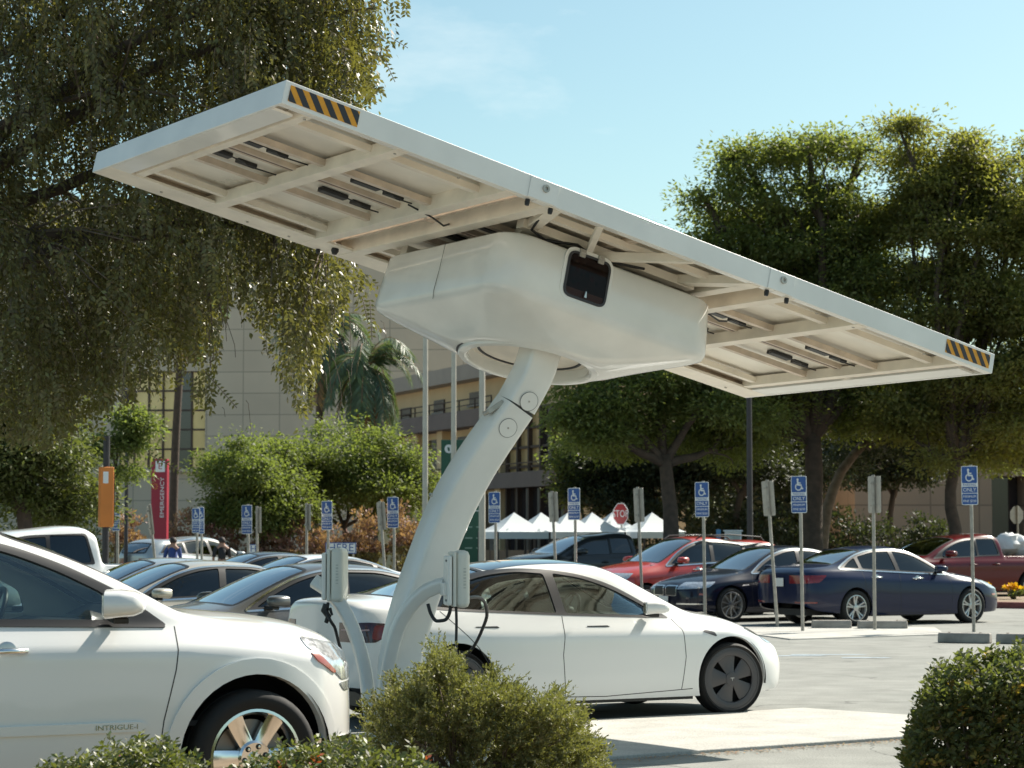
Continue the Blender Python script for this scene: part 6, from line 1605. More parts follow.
GT = 'tall feathery trees behind the car park'
tree('feathery_tree', 'dark feathery tree forking low behind the stop sign and red hatchback', 'tree', B_(671, 62),
     [L_(608, 405, 62, 52, 46), L_(655, 350, 63, 70, 60), L_(716, 385, 62, 58, 55), L_(588, 425, 61, 26, 40), L_(640, 430, 65, 70, 40, w_=.8), L_(720, 450, 64, 40, 45), L_(660, 290, 64, 55, 40)],
     TP([(671, 0), (671, 520), (667, 480), (665, 455)], 62), .26, lf_jac, 520, 140, 0.65, (0.143, 0.068), GT, seed=1)
tree('feathery_tree', 'tallest feathery tree on the left of the pair above the canopy, thick dark trunk', 'tree', B_(812, 66),
     [L_(772, 190, 66, 66, 40), L_(716, 226, 66, 42, 42), L_(856, 212, 66, 42, 48), L_(745, 160, 66, 22, 16), L_(698, 190, 66, 17, 15), L_(862, 150, 67, 20, 16), L_(755, 260, 67, 80, 60), L_(830, 280, 67, 70, 65), L_(790, 350, 66, 95, 55), L_(860, 390, 66, 60, 55), L_(740, 420, 67, 40, 45), L_(700, 300, 67, 40, 50), L_(795, 235, 67, 70, 50), L_(860, 250, 67, 40, 50), L_(730, 330, 68, 50, 40), L_(770, 415, 67, 60, 36), L_(715, 385, 68, 40, 45), L_(808, 148, 66, 42, 26)],
     TP([(812, 0), (812, 520), (814, 470), (812, 430)], 66), .36, lf_jac, 1080, 149, 0.65, (0.150, 0.068), GT, seed=2)
tree('feathery_tree', 'tall yellowish feathery tree at the right edge above the canopy end', 'tree', B_(955, 64),
     [L_(928, 182, 64, 44, 34), L_(1002, 192, 64, 56, 40), L_(965, 148, 64, 24, 18), L_(1030, 150, 65, 22, 18), L_(945, 225, 65, 65, 55), L_(1010, 240, 64, 60, 65), L_(1050, 190, 65, 50, 60), L_(930, 310, 65, 60, 55), L_(1000, 340, 64, 70, 55), L_(960, 400, 64, 75, 50), L_(915, 440, 64, 50, 34), L_(905, 215, 65, 36, 55), L_(960, 290, 65, 60, 50), L_(975, 200, 65, 40, 40), L_(1010, 430, 65, 60, 36), L_(1060, 300, 64, 60, 80), L_(900, 130, 64, 22, 16)],
     TP([(958, 0), (957, 540), (950, 500), (957, 455)], 64), .22, lf_jac2, 1020, 149, 0.63, (0.150, 0.068), GT, seed=3)
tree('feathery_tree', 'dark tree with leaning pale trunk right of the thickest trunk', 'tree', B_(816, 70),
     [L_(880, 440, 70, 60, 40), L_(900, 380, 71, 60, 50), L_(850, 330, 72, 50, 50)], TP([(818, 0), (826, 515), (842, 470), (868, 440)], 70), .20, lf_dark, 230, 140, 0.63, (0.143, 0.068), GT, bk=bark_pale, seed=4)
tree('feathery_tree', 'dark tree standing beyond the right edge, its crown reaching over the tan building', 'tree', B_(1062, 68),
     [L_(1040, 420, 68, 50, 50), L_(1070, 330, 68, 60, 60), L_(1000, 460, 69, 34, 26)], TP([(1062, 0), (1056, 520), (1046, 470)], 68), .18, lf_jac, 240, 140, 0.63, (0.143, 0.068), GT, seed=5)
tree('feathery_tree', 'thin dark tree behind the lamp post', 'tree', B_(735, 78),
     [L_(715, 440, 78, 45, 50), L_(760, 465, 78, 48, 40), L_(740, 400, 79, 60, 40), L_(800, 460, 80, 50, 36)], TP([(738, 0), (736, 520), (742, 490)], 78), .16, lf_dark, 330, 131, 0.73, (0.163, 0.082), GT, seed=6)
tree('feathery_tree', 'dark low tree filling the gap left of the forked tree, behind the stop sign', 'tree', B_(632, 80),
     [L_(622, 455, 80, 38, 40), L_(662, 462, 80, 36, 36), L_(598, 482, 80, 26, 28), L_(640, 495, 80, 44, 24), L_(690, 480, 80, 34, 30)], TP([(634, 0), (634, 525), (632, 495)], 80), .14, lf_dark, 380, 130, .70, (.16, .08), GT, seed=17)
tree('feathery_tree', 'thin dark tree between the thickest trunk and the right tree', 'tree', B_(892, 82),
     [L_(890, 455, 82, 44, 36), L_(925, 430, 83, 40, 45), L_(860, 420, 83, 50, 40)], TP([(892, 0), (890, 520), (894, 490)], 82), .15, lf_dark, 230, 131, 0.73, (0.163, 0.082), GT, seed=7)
tree('small_tree', 'pale green sapling leaning into the gold glass wall right of the mast', 'tree', B_(585, 80),
     [L_(582, 470, 80, 22, 34)], TP([(588, 0), (586, 530), (580, 505)], 80), .07, lf_bright, 90, 88, 0.53, (0.136, 0.082), None, seed=8)
tree('round_tree', 'bright green bushy tree with dark left side above the small white sedan', 'tree', B_(262, 74),
     [L_(252, 478, 74, 46, 38), L_(228, 500, 74, 28, 32), L_(285, 500, 74, 34, 34), L_(262, 455, 75, 28, 18)], TP([(262, 0), (262, 545), (260, 520)], 74), .11, lf_bright, 330, 131, 0.58, (0.143, 0.068), 'bright round trees before the stone building', seed=9)
tree('round_tree', 'bright green bushy tree below the palms', 'tree', B_(345, 78),
     [L_(330, 462, 78, 58, 34), L_(375, 475, 78, 40, 38), L_(300, 490, 78, 36, 36), L_(345, 500, 79, 60, 26), L_(408, 480, 79, 26, 34)], TP([(345, 0), (345, 545), (344, 520)], 78), .12, lf_bright, 470, 131, 0.61, (0.150, 0.068), 'bright round trees before the stone building', seed=10)
tree('broadleaf_tree', 'mid green tree on a dark leaning trunk at the left edge', 'tree', B_(24, 46),
     [L_(20, 440, 46, 70, 44), L_(62, 503, 47, 46, 24), L_(-30, 470, 46, 50, 50)], TP([(30, 0), (26, 530), (18, 490), (12, 450)], 46), .19, lf_mid, 400, 131, 0.44, (0.116, 0.061), None, seed=11)
tree('small_tree', 'thin leafy tree between the orange sign box and the red pylon', 'tree', B_(118, 52),
     [L_(112, 450, 52, 22, 26), L_(126, 425, 52, 18, 22)], TP([(116, 0), (117, 520), (118, 470)], 52), .05, lf_bright, 100, 96, 0.37, (0.102, 0.054), None, seed=12)

# ---- the far wood that closes the view under the trees
def far_wood():
    n = 26000; px = rng.uniform(556, 905, n); Y = rng.uniform(104, 122, n); top = 425+18*np.sin(px*.06)+12*np.sin(px*.17+1)+rng.normal(0, 5, n)
    py = top+(556-top)*rng.random(n)**.9; P = np.array([tuple(at(a, b, y_)) for a, b, y_ in zip(px, py, Y)])
    o = leaf_mesh('far_wood', P, rng.normal(size=(n, 3))+np.array([0, 0, .3]), rng.normal(size=(n, 3))+np.array([0, -.3, .7]), rng.uniform(.25, .55, n), .22, lf_dark); o['kind'] = 'stuff'
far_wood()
# ---- weeping tree, close behind the canopy on the left
def weeping():
    Yt = 24.5; base = Vector((-8.6, Yt, 0)); t = thing('weeping_tree', 'big weeping tree with hanging olive leaf strands filling the upper left', 'tree', tuple(base))
    mb = MB(); fork = Vector((0, 0, 3.4)); mb.tube([(0, 0, -.1), (.1, 0, .8), (.05, .1, 2.0), tuple(fork)], [.42, .33, .30, .28], 12)
    ends = [(60, -40, 24.5), (200, -60, 25), (330, -30, 24), (380, 5, 24.2), (120, 90, 23.6), (300, 150, 25.2), (330, 235, 24.6), (30, 230, 23.8), (210, 250, 24.6), (90, 330, 25.2), (-120, 60, 25.5), (-150, 250, 24), (-260, -50, 25), (-380, 80, 24.5)]
    limbs = []
    for k, (px, py, Y) in enumerate(ends):
        e = at(px, py, Y)-base; a = fork-Vector((0, 0, random.uniform(0, .6))); top = a.lerp(e, .55)+Vector((0, 0, .7+.12*(e-a).length))
        P = [a*(1-s_)**2+top*2*s_*(1-s_)+e*s_*s_ for s_ in [i/11 for i in range(12)]]
        P = [p+Vector((random.uniform(-1, 1), random.uniform(-1, 1), random.uniform(-1, 1)))*.05 for p in P]
        mb.tube(P, [.13*(1-.86*i/11) for i in range(12)], 8); limbs.append(P)
    bx = [-600, -60, 0, 40, 70, 110, 145, 180, 205, 222, 238, 252, 268, 285, 305, 322, 338, 352, 366, 380, 405, 430]
    by = [455, 455, 430, 442, 398, 405, 350, 338, 425, 370, 285, 240, 310, 378, 418, 375, 295, 292, 280, 105, 60, 20]
    rr = random.Random(5); Cs = []; Ds = []; Ns = []; Ls = []; twigs = MB()
    allp = [p for P in limbs for p in P[3:]]
    def strand(p, Ln, nl=None):
        n = max(4, int(Ln/.042)); ang_ = rr.uniform(0, 2*PI); out = Vector((math.cos(ang_), math.sin(ang_), 0))*rr.uniform(.05, .38)+Vector((.10, 0, 0)); cur = p.copy(); vz = rr.uniform(-.1, .35); pts = []
        for i in range(n):
            f = i/n; d = (out*(1-f*.8)+Vector((0, 0, vz*(1-f)*.8-(.35+f*1.5)))).normalized(); cur = cur+d*(Ln/n); pts.append((cur.copy(), d))
        az = rr.uniform(0, PI)
        for cur, d in pts:
            sd = d.cross(Vector((math.cos(az), math.sin(az), .15))).normalized()
            for sg in (-1, 1):
                if rr.random() < .10: continue
                dv = (sd*sg*.85+d*.55+Vector((rr.uniform(-.2, .2), rr.uniform(-.2, .2), rr.uniform(-.3, .1)))); Cs.append(cur[:]); Ds.append(dv[:]); Ns.append((sd.cross(d)+Vector((rr.uniform(-.5, .5), rr.uniform(-.5, .5), rr.uniform(-.5, .5))))[:]); Ls.append(rr.uniform(.055, .09))
        return pts
    ns = 0; nt_ = 0
    hot = [(rr.uniform(-320, 390), rr.uniform(-150, 440), rr.uniform(20, 70)) for _ in range(70)]
    while nt_ < 820:
        px = rr.uniform(-330, 378); lim = np.interp(px, bx, by); py0 = rr.uniform(-170, lim-30)
        if px > 335 and rr.random() < .55: continue
        if px < -20 and rr.random() < .6: continue
        if 212 < px < 268 and py0 > 230 and rr.random() < .7: continue
        if not any((px-a_)**2+(py0-b_)**2 < (s_*1.3)**2 for a_, b_, s_ in hot) and rr.random() < .72: continue
        nt_ += 1; Y = 24.2+rr.uniform(-1.5, 1.9)*(1 if px < 250 else .6); p0 = at(px, py0, Y)-base; zl = (at(px, lim, Y)-base).z
        q = min(allp, key=lambda s_: (s_-p0).length_squared)
        if nt_ % 2 == 0: twigs.tube([q, q.lerp(p0, .5)+Vector((0, 0, .08)), p0], [.018, .010, .005], 5)
        Lt = min(rr.uniform(.45, 1.5), max(.25, (p0.z-zl)*1.05)); v = Vector((rr.uniform(-.1, .75), rr.uniform(-.4, .4), rr.uniform(-.5, .3))); cur = p0.copy(); R0 = rr.uniform(.12, .28); n_ = max(5, int(Lt/.07))
        for i in range(n_):
            v = (v+Vector((0, 0, -.20))).normalized(); cur = cur+v*Lt/n_; f_ = i/n_; rad = R0*(.55+.9*f_-1.35*f_*f_)+.02
            for j in range(int(13*(1.15-f_*.6))):
                g_ = Vector((rr.gauss(0, 1), rr.gauss(0, 1), rr.gauss(0, 1)))*rad*.75; Cs.append((cur+g_)[:]); Ds.append((v*.6+g_.normalized()*.8+Vector((rr.uniform(-.4, .4), rr.uniform(-.4, .4), -.45)))[:]); Ns.append((g_.normalized()+Vector((rr.gauss(0, .5), rr.gauss(0, .5), .5)))[:]); Ls.append(rr.uniform(.05, .085))
            if rr.random() < .30 or i > n_-3:
                p = cur+Vector((rr.gauss(0, rad), rr.gauss(0, rad), 0)); pts = strand(p, min(rr.uniform(.18, .5), max(.12, (p.z-zl)*1.02+.1))); ns += 1
                if ns % 8 == 0 and px < 330: twigs.tube([p]+[a for a, _ in pts[::6]]+[pts[-1][0]], .0035, 4, cap=False)
    # the inner mass of leaves behind the outer strands
    for _ in range(3000):
        px = rr.uniform(-330, 340); lim = np.interp(px, bx, by); py0 = rr.uniform(-160, lim-34)
        if px > 150 and rr.random() < (px-150)/230: continue
        if 205 < px < 275 and py0 > 215: continue
        Y = rr.uniform(24.6, 28.2); c_ = at(px, py0, Y)-base; r_ = rr.uniform(.12, .30)
        for j in range(34):
            Cs.append((c_.x+rr.gauss(0, r_), c_.y+rr.gauss(0, r_), c_.z+rr.gauss(0, r_*1.2))); Ds.append((rr.gauss(0, 1)+.3, rr.gauss(0, 1), rr.gauss(-.5, .7))); Ns.append((rr.gauss(0, 1), rr.gauss(0, 1), rr.gauss(0, 1))); Ls.append(rr.uniform(.055, .09))
    n0_ = len(Cs)
    for px, py, tx, ty in ((205, 372, 237, 408), (150, 455, 182, 472), (370, 300, 372, 340), (362, 296, 368, 322), (395, 40, 408, 48), (385, 60, 395, 82), (365, 80, 378, 95)):   # single strands that stand clear of the rest
        a = at(px, py, 23.6)-base; b_ = at(tx, ty, 23.6)-base; n = int((b_-a).length/.045)
        for i in range(n):
            cur = a.lerp(b_, i/n); d = (b_-a).normalized(); sd = d.cross(Vector((0, 1, 0)))
            for sg in (-1, 1): Cs.append(cur[:]); Ds.append((sd*sg+d*.5)[:]); Ns.append((0, -1, .3)); Ls.append(.055)
        twigs.tube([a, b_], .004, 4)
    free = len(Cs)-n0_
    # trim the crown to its outline: lowest tips by bearing, and the right-hand edge
    Q = np.array(Cs)+np.array(base); ph = math.cos(PITCH), math.sin(PITCH); dd = Q[:, 1]*ph[0]+(Q[:, 2]-CAMH)*ph[1]; qx = 512+FPX*Q[:, 0]/dd; qy = 384-FPX*((Q[:, 2]-CAMH)*ph[0]-Q[:, 1]*ph[1])/dd
    tx_ = [-700, -20, 0, 25, 50, 72, 98, 122, 145, 160, 172, 188, 205, 215, 225, 240, 252, 262, 285, 300, 313, 322, 335, 350, 362, 372, 373, 900]; ty_ = [460, 450, 440, 452, 456, 418, 442, 398, 388, 440, 400, 432, 442, 380, 304, 300, 312, 350, 390, 430, 402, 362, 318, 298, 292, 270, 900, 900]
    lumps = 9*np.sin(qx*.21)+6*np.sin(qx*.53+1)
    ok = (qy < np.interp(qx, tx_, ty_)+rng.normal(0, 7, len(qx))+lumps)
    redge = np.interp(qy, [-300, -40, 0, 30, 60, 100, 140, 240, 280, 330], [430, 425, 408, 400, 384, 372, 366, 352, 368, 372])+rng.normal(0, 5, len(qy))+7*np.sin(qy*.16)
    ok &= qx < redge
    ok[-free:] = True
    Cs = [c_ for c_, k_ in zip(Cs, ok) if k_]; Ds = [c_ for c_, k_ in zip(Ds, ok) if k_]; Ns = [c_ for c_, k_ in zip(Ns, ok) if k_]; Ls = [c_ for c_, k_ in zip(Ls, ok) if k_]
    n = len(Cs); Ls = np.array(Ls)
    leaf_mesh('foliage', np.array(Cs), np.array(Ds), np.array(Ns), Ls, Ls*.46, lf_weep, t, fold=.12)
    mb.build('trunk', bark, t, ang=180); twigs.build('twigs', bark_pale, t, ang=180)
    print('weeping leaves', n)
weeping()

# ---- palms
def palm(px, Ytr, crown_px, crown_py, rad_px, trunk_r, label, seed, skirt=True, ltop=None):
    rr = random.Random(seed); c = at(crown_px, crown_py, Ytr); base = Vector((at(px, 536, Ytr).x, Ytr, 0)); t = thing('palm_tree', label, 'palm tree', tuple(base)); s = FPX/Ytr; Rd = rad_px/s
    top = c-base; mb = MB(); mb.tube(smooth_path([(0, 0, -.1), (top.x*.2, 0, top.z*.4), tuple(top)], 12), [trunk_r*(1.15-.3*i/11) for i in range(12)], 12); mb.build('trunk', bark, t, ang=180)
    Cs, Ds, Ns, Ls = [], [], [], []; Cd, Dd, Nd, Ld = [], [], [], []; st = MB()
    for k in range(46):
        az = rr.uniform(0, 2*PI); el = rr.uniform(-.6, 1.25) if k < 36 else rr.uniform(-1.4, -.7); L = Rd*rr.uniform(.8, 1.15); h = Vector((math.cos(az), math.sin(az), 0)); dry = k >= 40
        v = h*math.cos(el)+Vector((0, 0, math.sin(el))); cur = top.copy(); pts = []; n = 26
        for i in range(n): v = (v+Vector((0, 0, -.085-.05*(i/n)))).normalized(); cur = cur+v*L/n*1.15; pts.append((cur.copy(), v.copy()))
        st.tube([top]+[p for p, _ in pts[::4]], [.04]+[.03-.003*i for i in range(len(pts[::4]))], 5, cap=False)
        for i, (p, v) in enumerate(pts[3:]):
            sd = v.cross(Vector((0, 0, 1))).normalized(); up = sd.cross(v)
            for sg in (-1, 1):
                for q in range(2):
                    d = sd*sg*.8+v*.7+Vector((0, 0, -.55))+Vector((rr.uniform(-.2, .2), rr.uniform(-.2, .2), rr.uniform(-.25, .15)))
                    A = (Cd, Dd, Nd, Ld) if dry else (Cs, Ds, Ns, Ls)
                    A[0].append((p-v*q*L/n*.5)[:]); A[1].append(d[:]); A[2].append((up+Vector((rr.uniform(-.3, .3),)*3))[:]); A[3].append(Rd*rr.uniform(.26, .36)*(1-.35*i/n))
    leaf_mesh('fronds', np.array(Cs), np.array(Ds), np.array(Ns), np.array(Ls), .055, palm_green, t)
    leaf_mesh('dry_fronds', np.array(Cd), np.array(Dd), np.array(Nd), np.array(Ld), .04, palm_dry, t)
    st.build('frond_stems', palm_dry, t, ang=180)
palm(313, 92, 326, 330, 62, .17, 'slender palm with dark bare trunk left of the drooping palm', 1)
palm(369, 88, 366, 368, 60, .34, 'shaggy palm with dry brown fronds drooping beside the battery pod', 2)
palm(172, 84, 184, 300, 48, .15, 'palm with thin dark leaning trunk rising behind the red pylon', 3)

# ---- far shrubs
def shrub(name, label, cat, px, Y, w_px, h_px, lm, n, leaf, group, lm2=None, base_z=0.0, stems=True, crad=None):
    s = FPX/Y; c = at(px, 536, Y); t = thing(name, label, cat, (c.x, Y, base_z), 0, group); w_ = w_px/s; h = h_px/s
    k = max(8, n//60); C, P, D = crown_points([((0, 0, h*.55), (w_/2, w_/2, h*.5), 1.0)], k, n//k, crad or min(w_, h)*.22); P[:, 2] = np.maximum(P[:, 2], .03)
    D = D+np.array([0, 0, .5]); nn = len(P); m_ = nn if lm2 is None else int(nn*.55)
    top = P[:, 2] > np.quantile(P[:, 2], .45) if lm2 is not None else np.ones(nn, bool)
    leaf_mesh('foliage', P[top], D[top], rng.normal(size=(top.sum(), 3))+np.array([0, -.4, .8]), leaf[0]*rng.uniform(.7, 1.3, top.sum()), leaf[1], lm, t)
    if lm2 is not None: b_ = ~top; leaf_mesh('lower_foliage', P[b_], D[b_], rng.normal(size=(b_.sum(), 3))+np.array([0, -.4, .8]), leaf[0]*rng.uniform(.7, 1.3, b_.sum()), leaf[1], lm2, t)
    mb = MB()
    for i in range(6): a = 2*PI*i/6; limb(mb, (0, 0, 0), (math.cos(a)*w_*.28, math.sin(a)*w_*.28, h*.7), .03, .01, .1, 5, i)
    mb.build('stems', bark, t, ang=180); return t
GP = 'reddish shrubs in a row before the stone building'
for px, h_, w_, lab in ((128, 118, 40, 'reddish shrub between the orange sign and the red pylon'), (188, 122, 46, 'reddish shrub just right of the red pylon'), (225, 110, 44, 'reddish shrub behind the two close blue signs'), (272, 108, 40, 'reddish shrub behind the sign pair over the small white sedan'),
                        (300, 128, 38, 'taller reddish shrub left of the board reading HERE'), (335, 106, 44, 'reddish shrub behind the board reading HERE'), (365, 118, 36, 'reddish shrub behind the leaning sign back left of the mast'), (402, 126, 40, 'reddish shrub touching the left side of the curved mast')):
    shrub('reddish_shrub', lab, 'shrub', px, 74, w_, h_-48, lf_pink, 2600, (.14, .065), GP, lf_pinkg)
for k, (px, h_, w_) in enumerate(((715, 104, 64), (768, 100, 70), (876, 104, 74), (925, 96, 50), (70, 84, 60), (15, 80, 70), (655, 108, 66), (822, 106, 60), (600, 92, 50))):
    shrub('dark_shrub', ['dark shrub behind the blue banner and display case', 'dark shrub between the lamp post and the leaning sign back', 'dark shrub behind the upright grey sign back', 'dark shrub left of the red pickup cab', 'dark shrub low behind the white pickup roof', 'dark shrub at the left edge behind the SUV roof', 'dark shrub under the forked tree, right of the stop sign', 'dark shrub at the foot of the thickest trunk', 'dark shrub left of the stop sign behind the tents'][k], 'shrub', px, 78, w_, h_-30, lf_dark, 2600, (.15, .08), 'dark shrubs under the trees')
for k, (px, w_) in enumerate(((916, 22), (948, 30), (981, 30), (1012, 26))):
    shrub('yellow_flowers', ['leftmost clump of yellow flowers by the bonnet of the blue sedan', 'second clump of yellow flowers from the left on the island', 'third clump of yellow flowers, below the red pickup cab', 'clump of yellow flowers at the right edge of the island'][k], 'flowers', px, 55, w_, 16, lf_yel, 700, (.07, .05), 'yellow flower clumps on the island', lf_mid, base_z=.13)

# ---- bushes in front of the camera
def juniper():
    Y = 14.4; c = at(470, 536, Y); t = thing('juniper_bush', 'spreading olive juniper bush hiding the foot of the mast', 'bush', (c.x, Y, .03)); s = FPX/Y
    rr = random.Random(9); Cs, Ds, Ns = [], [], []; st = MB(); P0_ = Vector((c.x, Y, .03))
    tips = []
    bxs = [352, 368, 385, 405, 425, 440, 462, 480, 500, 520, 540, 560, 575, 590, 598]; tops = [738, 722, 700, 684, 672, 664, 672, 684, 690, 694, 700, 708, 716, 734, 756]
    for k in range(860):
        px = rr.uniform(350, 598); tp = np.interp(px, bxs, tops); py = tp+9*math.sin(px*.11)+6*math.sin(px*.31+2)+abs(rr.gauss(0, 1))*46 + rr.uniform(-6, 8)
        if px < 400 and rr.random() < .45: continue
        Yk = Y+rr.uniform(-.75, .75); p = at(px, min(py, 815), Yk)-P0_
        if p.z < .05: continue
        tips.append(p)
    for p in tips:
        root = Vector((p.x*.45+rr.uniform(-.1, .1), p.y*.4, .05)); P = [root, root.lerp(p, .5)+Vector((0, 0, .06)), p]
        if rr.random() < .09: st.tube([root, root.lerp(p, .55)+Vector((0, 0, .05)), p-(p-root).normalized()*.05], [.010, .006, .003], 5)
        ax = (p-root.lerp(p, .5)).normalized(); ax = (ax+Vector((rr.uniform(-.4, .4), rr.uniform(-.4, .4), rr.uniform(-.35, .3)))).normalized()
        for b_ in range(9):       # short sprays
            d = (ax+Vector((rr.uniform(-1, 1), rr.uniform(-1, 1), rr.uniform(-.8, .7)))*.75).normalized(); L = rr.uniform(.05, .17); o_ = p-ax*rr.uniform(-.02, .13)
            for i in range(11):
                q = o_+d*L*i/11
                for _ in range(2):
                    dd = (d*1.0+Vector((rr.gauss(0, .6), rr.gauss(0, .6), rr.gauss(0, .6)))); Cs.append(q[:]); Ds.append(dd[:]); Ns.append((rr.gauss(0, 1), rr.gauss(0, 1), rr.gauss(0, 1)))
    n = len(Cs); leaf_mesh('foliage', np.array(Cs), np.array(Ds), np.array(Ns), rng.uniform(.018, .034, n), .0095, lf_jun, t)
    for k in range(10): a = rr.uniform(0, 2*PI); st.tube([(0, 0, 0), (math.cos(a)*.25, math.sin(a)*.2, .22), (math.cos(a)*.6, math.sin(a)*.45, .42)], [.02, .014, .006], 6)
    st.build('branches', bark_pale, t, ang=180); print('juniper', n)
juniper()
def leafy_bush(name, label, Y, pxs, tops, depth, n, leaf, lm, lm2=None, frac=.08, seed=1, stemn=60, bottom=0.03, floor_px=None):
    cpx = sum(pxs)/len(pxs); c = at(cpx, 536, Y); t = thing(name, label, 'bush', (c.x, Y, .03)); rr = random.Random(seed); P0_ = Vector((c.x, Y, .03)); st = MB()
    pts = []; 
    while len(pts) < n//9:
        px = rr.uniform(pxs[0], pxs[-1]); dy = rr.uniform(-1, 1); Yk = Y+dy*depth
        zt = (at(px, np.interp(px, pxs, tops), Yk)).z*(1-.16*dy*dy)+rr.gauss(0, .030)+.022*math.sin(px*.23)+.018*math.sin(px*.61+dy*3)
        if zt < .1: continue
        f = rr.random(); z = zt*(1-.85*f**1.7)          # thicker towards the outside
        pts.append((Vector((at(px, 536, Yk).x, Yk, z))-P0_, f))
    Cs, Ds, Ns = [], [], []; 
    for p, f in pts:
        ax = Vector((rr.gauss(0, .45), rr.gauss(0, .45)-.15, .9 if f < .3 else .4)).normalized()
        for i in range(9):
            a = i*2.4+rr.random(); sd = Vector((math.cos(a), math.sin(a), 0)); d = (sd*.8+ax*rr.uniform(.2, .9)); Cs.append((p+ax*(i*.008)+sd*.006)[:]); Ds.append(d[:]); Ns.append((ax+Vector((rr.gauss(0, .35), rr.gauss(0, .35), rr.gauss(0, .35))))[:])
        if rr.random() < stemn/len(pts): st.tube([(p.x*.85, p.y*.6, 0), tuple(p*.6), tuple(p)], [.009, .006, .003], 5)
    n = len(Cs); Cs, Ds, Ns = np.array(Cs), np.array(Ds), np.array(Ns); sel = np.repeat(rng.random(n//9+1) < frac, 9)[:n] if lm2 else np.zeros(n, bool)
    leaf_mesh('foliage', Cs[~sel], Ds[~sel], Ns[~sel], leaf[0]*rng.uniform(.65, 1.25, (~sel).sum()), leaf[1], lm, t, fold=.15)
    if lm2: leaf_mesh('young_leaves', Cs[sel], Ds[sel], Ns[sel], leaf[0]*rng.uniform(.65, 1.1, sel.sum()), leaf[1], lm2, t, fold=.15)
    st.build('stems', bark_pale, t, ang=180); print(name, n)
leafy_bush('clipped_hedge', 'low glossy hedge with a few red leaves in front of the SUV wheel', 11.6, [20, 55, 90, 130, 170, 195, 215, 250, 300, 345, 390, 430, 450], [800, 778, 766, 757, 754, 772, 792, 782, 756, 756, 762, 772, 800], .35, 27000, (.040, .019), lf_hedge, lf_red, .018, 3)
leafy_bush('dark_bush', 'rounded dark leafy bush with yellow and orange tips at the bottom right corner', 12.6, [905, 913, 922, 934, 950, 962, 978, 996, 1008, 1040, 1080], [760, 728, 697, 680, 674, 668, 670, 666, 660, 664, 672], .42, 26000, (.042, .021), lf_mid, leafmat('yellow_tip_leaf', (.26, .19, .05), trans=.3), .05, 4)
# dry grass tufts and litter at the kerb
rr = random.Random(2); Cs, Ds, Ns = [], [], []
for k in range(900):
    f = rr.random(); p = n1.lerp(n2, f*1.5-.3)-pn*abs(rr.gauss(0, .10))-pn*.03; Cs.append((p.x, p.y, .006)); a = rr.uniform(0, 2*PI); Ds.append((math.cos(a), math.sin(a), .15)); Ns.append((0, 0, 1))
o = leaf_mesh('leaf_litter', np.array(Cs), np.array(Ds), np.array(Ns), rng.uniform(.015, .045, 900), .014, palm_dry); o['kind'] = 'stuff'

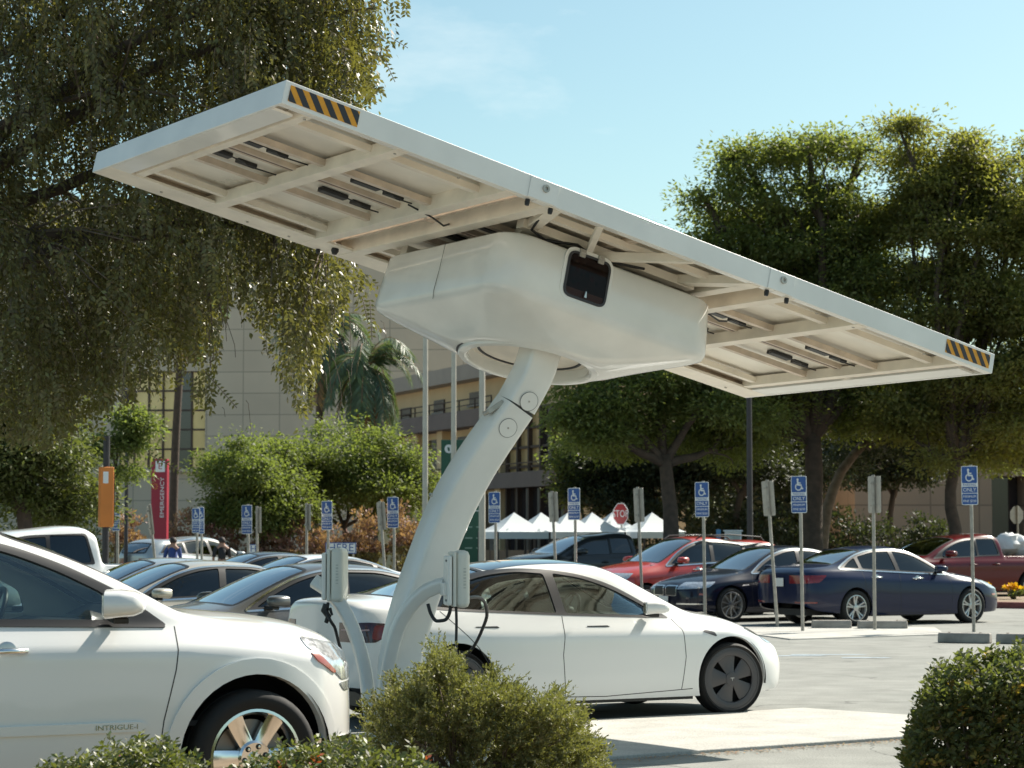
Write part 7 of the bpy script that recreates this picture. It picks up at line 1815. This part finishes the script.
# ================================================================= PEOPLE
skin = mat('skin', (.36, .20, .14), .6); hair = mat('hair', (.03, .02, .018), .7)
def person(px, Y, h, rz, shirt, trousers, label, step=.18):
    c = at(px, 536, Y); t = thing('person', label, 'person', (c.x, Y, 0), rz); k = h/1.72
    J = dict(pel=(0, 0, .95), chest=(0.0, 0, 1.22), neck=(.01, 0, 1.43), head0=(.02, 0, 1.50), head1=(.03, 0, 1.60), head2=(.03, 0, 1.67),
             lh=(0, .10, .90), lk=(.06, .11, .50), la=(step*-.6, .11, .08), lt=(step*-.6+.16, .12, .03), rh=(0, -.10, .90), rk=(.10, -.11, .50), ra=(step, -.11, .08), rt=(step+.16, -.12, .03),
             ls=(0, .19, 1.38), le=(-.05, .24, 1.12), lw=(.08, .25, .90), lf=(.13, .25, .82), rs=(0, -.19, 1.38), re=(.02, -.24, 1.12), rw=(.17, -.22, .93), rf=(.22, -.21, .86))
    E = [('pel', 'chest'), ('chest', 'neck'), ('neck', 'head0'), ('head0', 'head1'), ('head1', 'head2'), ('pel', 'lh'), ('lh', 'lk'), ('lk', 'la'), ('la', 'lt'), ('pel', 'rh'), ('rh', 'rk'), ('rk', 'ra'), ('ra', 'rt'),
         ('neck', 'ls'), ('ls', 'le'), ('le', 'lw'), ('lw', 'lf'), ('neck', 'rs'), ('rs', 're'), ('re', 'rw'), ('rw', 'rf')]
    Rr = dict(pel=(.15, .11), chest=(.16, .11), neck=(.055, .055), head0=(.07, .075), head1=(.085, .095), head2=(.055, .06), lh=(.09, .09), lk=(.06, .06), la=(.04, .04), lt=(.03, .03), ls=(.06, .06), le=(.042, .042), lw=(.028, .028), lf=(.03, .02))
    for a in ('h', 'k', 'a', 't', 's', 'e', 'w', 'f'): Rr['r'+a] = Rr['l'+a]
    def skinned(keys, edges, m, nm, grow=0.0, root='pel'):
        ks = [x for x in keys]; me = bpy.data.meshes.new(nm); me.from_pydata([Vector(J[x])*k for x in ks], [(ks.index(a), ks.index(b)) for a, b in edges], [])
        o = bpy.data.objects.new(nm, me); col.objects.link(o); sm = o.modifiers.new('s', 'SKIN'); o.modifiers.new('u', 'SUBSURF').levels = 1
        for i, x in enumerate(ks): v = me.skin_vertices[0].data[i]; v.radius = ((Rr[x][0]+grow)*k, (Rr[x][1]+grow)*k); v.use_root = (x == root)
        dg = bpy.context.evaluated_depsgraph_get(); m2 = bpy.data.meshes.new_from_object(o.evaluated_get(dg)); bpy.data.objects.remove(o); bpy.data.meshes.remove(me); return finish(m2, nm, m, t, ang=180)
    skinned(list(J), E, skin, 'body')
    up = ['pel', 'chest', 'neck', 'ls', 'le', 'rs', 're']; skinned(up, [('pel', 'chest'), ('chest', 'neck'), ('neck', 'ls'), ('ls', 'le'), ('neck', 'rs'), ('rs', 're')], shirt, 'shirt', .014)
    lo = ['pel', 'lh', 'lk', 'la', 'rh', 'rk', 'ra']; skinned(lo, [('pel', 'lh'), ('lh', 'lk'), ('lk', 'la'), ('pel', 'rh'), ('rh', 'rk'), ('rk', 'ra')], trousers, 'trousers', .014)
    mb = MB(); mb.lathe([(.0, .125), (.06, .11), (.10, .05), (.105, 0), (.09, -.04)], 14, Matrix.Translation(Vector((.015, 0, 1.60))*k) @ Matrix.Scale(k, 4)); mb.build('hair', hair, t, ang=180)
    for sy in (-1, 1):
        mb = MB(); mb.lathe([(0, .004), (.012, .002), (.012, -.002)], 8, Matrix.Translation(Vector((.112, sy*.035, 1.60))*k) @ Matrix.Rotation(PI/2, 4, 'Y')); mb.build('eye', hair, t)
    mb = MB(); mb.add([Vector(q)*k for q in ((.10, -.015, 1.56), (.10, .015, 1.56), (.135, 0, 1.565), (.105, 0, 1.61))], [(0, 1, 2), (0, 2, 3), (1, 3, 2), (0, 3, 1)]); mb.build('nose', skin, t)
person(173, 60, 1.62, R(70), mat('blue_shirt', (.03, .06, .20), .8), mat('dark_trousers', (.03, .03, .04), .8), 'person in a blue shirt walking away below the red pylon')
person(222, 62, 1.62, R(100), mat('black_shirt', (.02, .02, .022), .8), mat('grey_trousers', (.12, .12, .12), .8), 'person in a black top standing above the small white sedan')
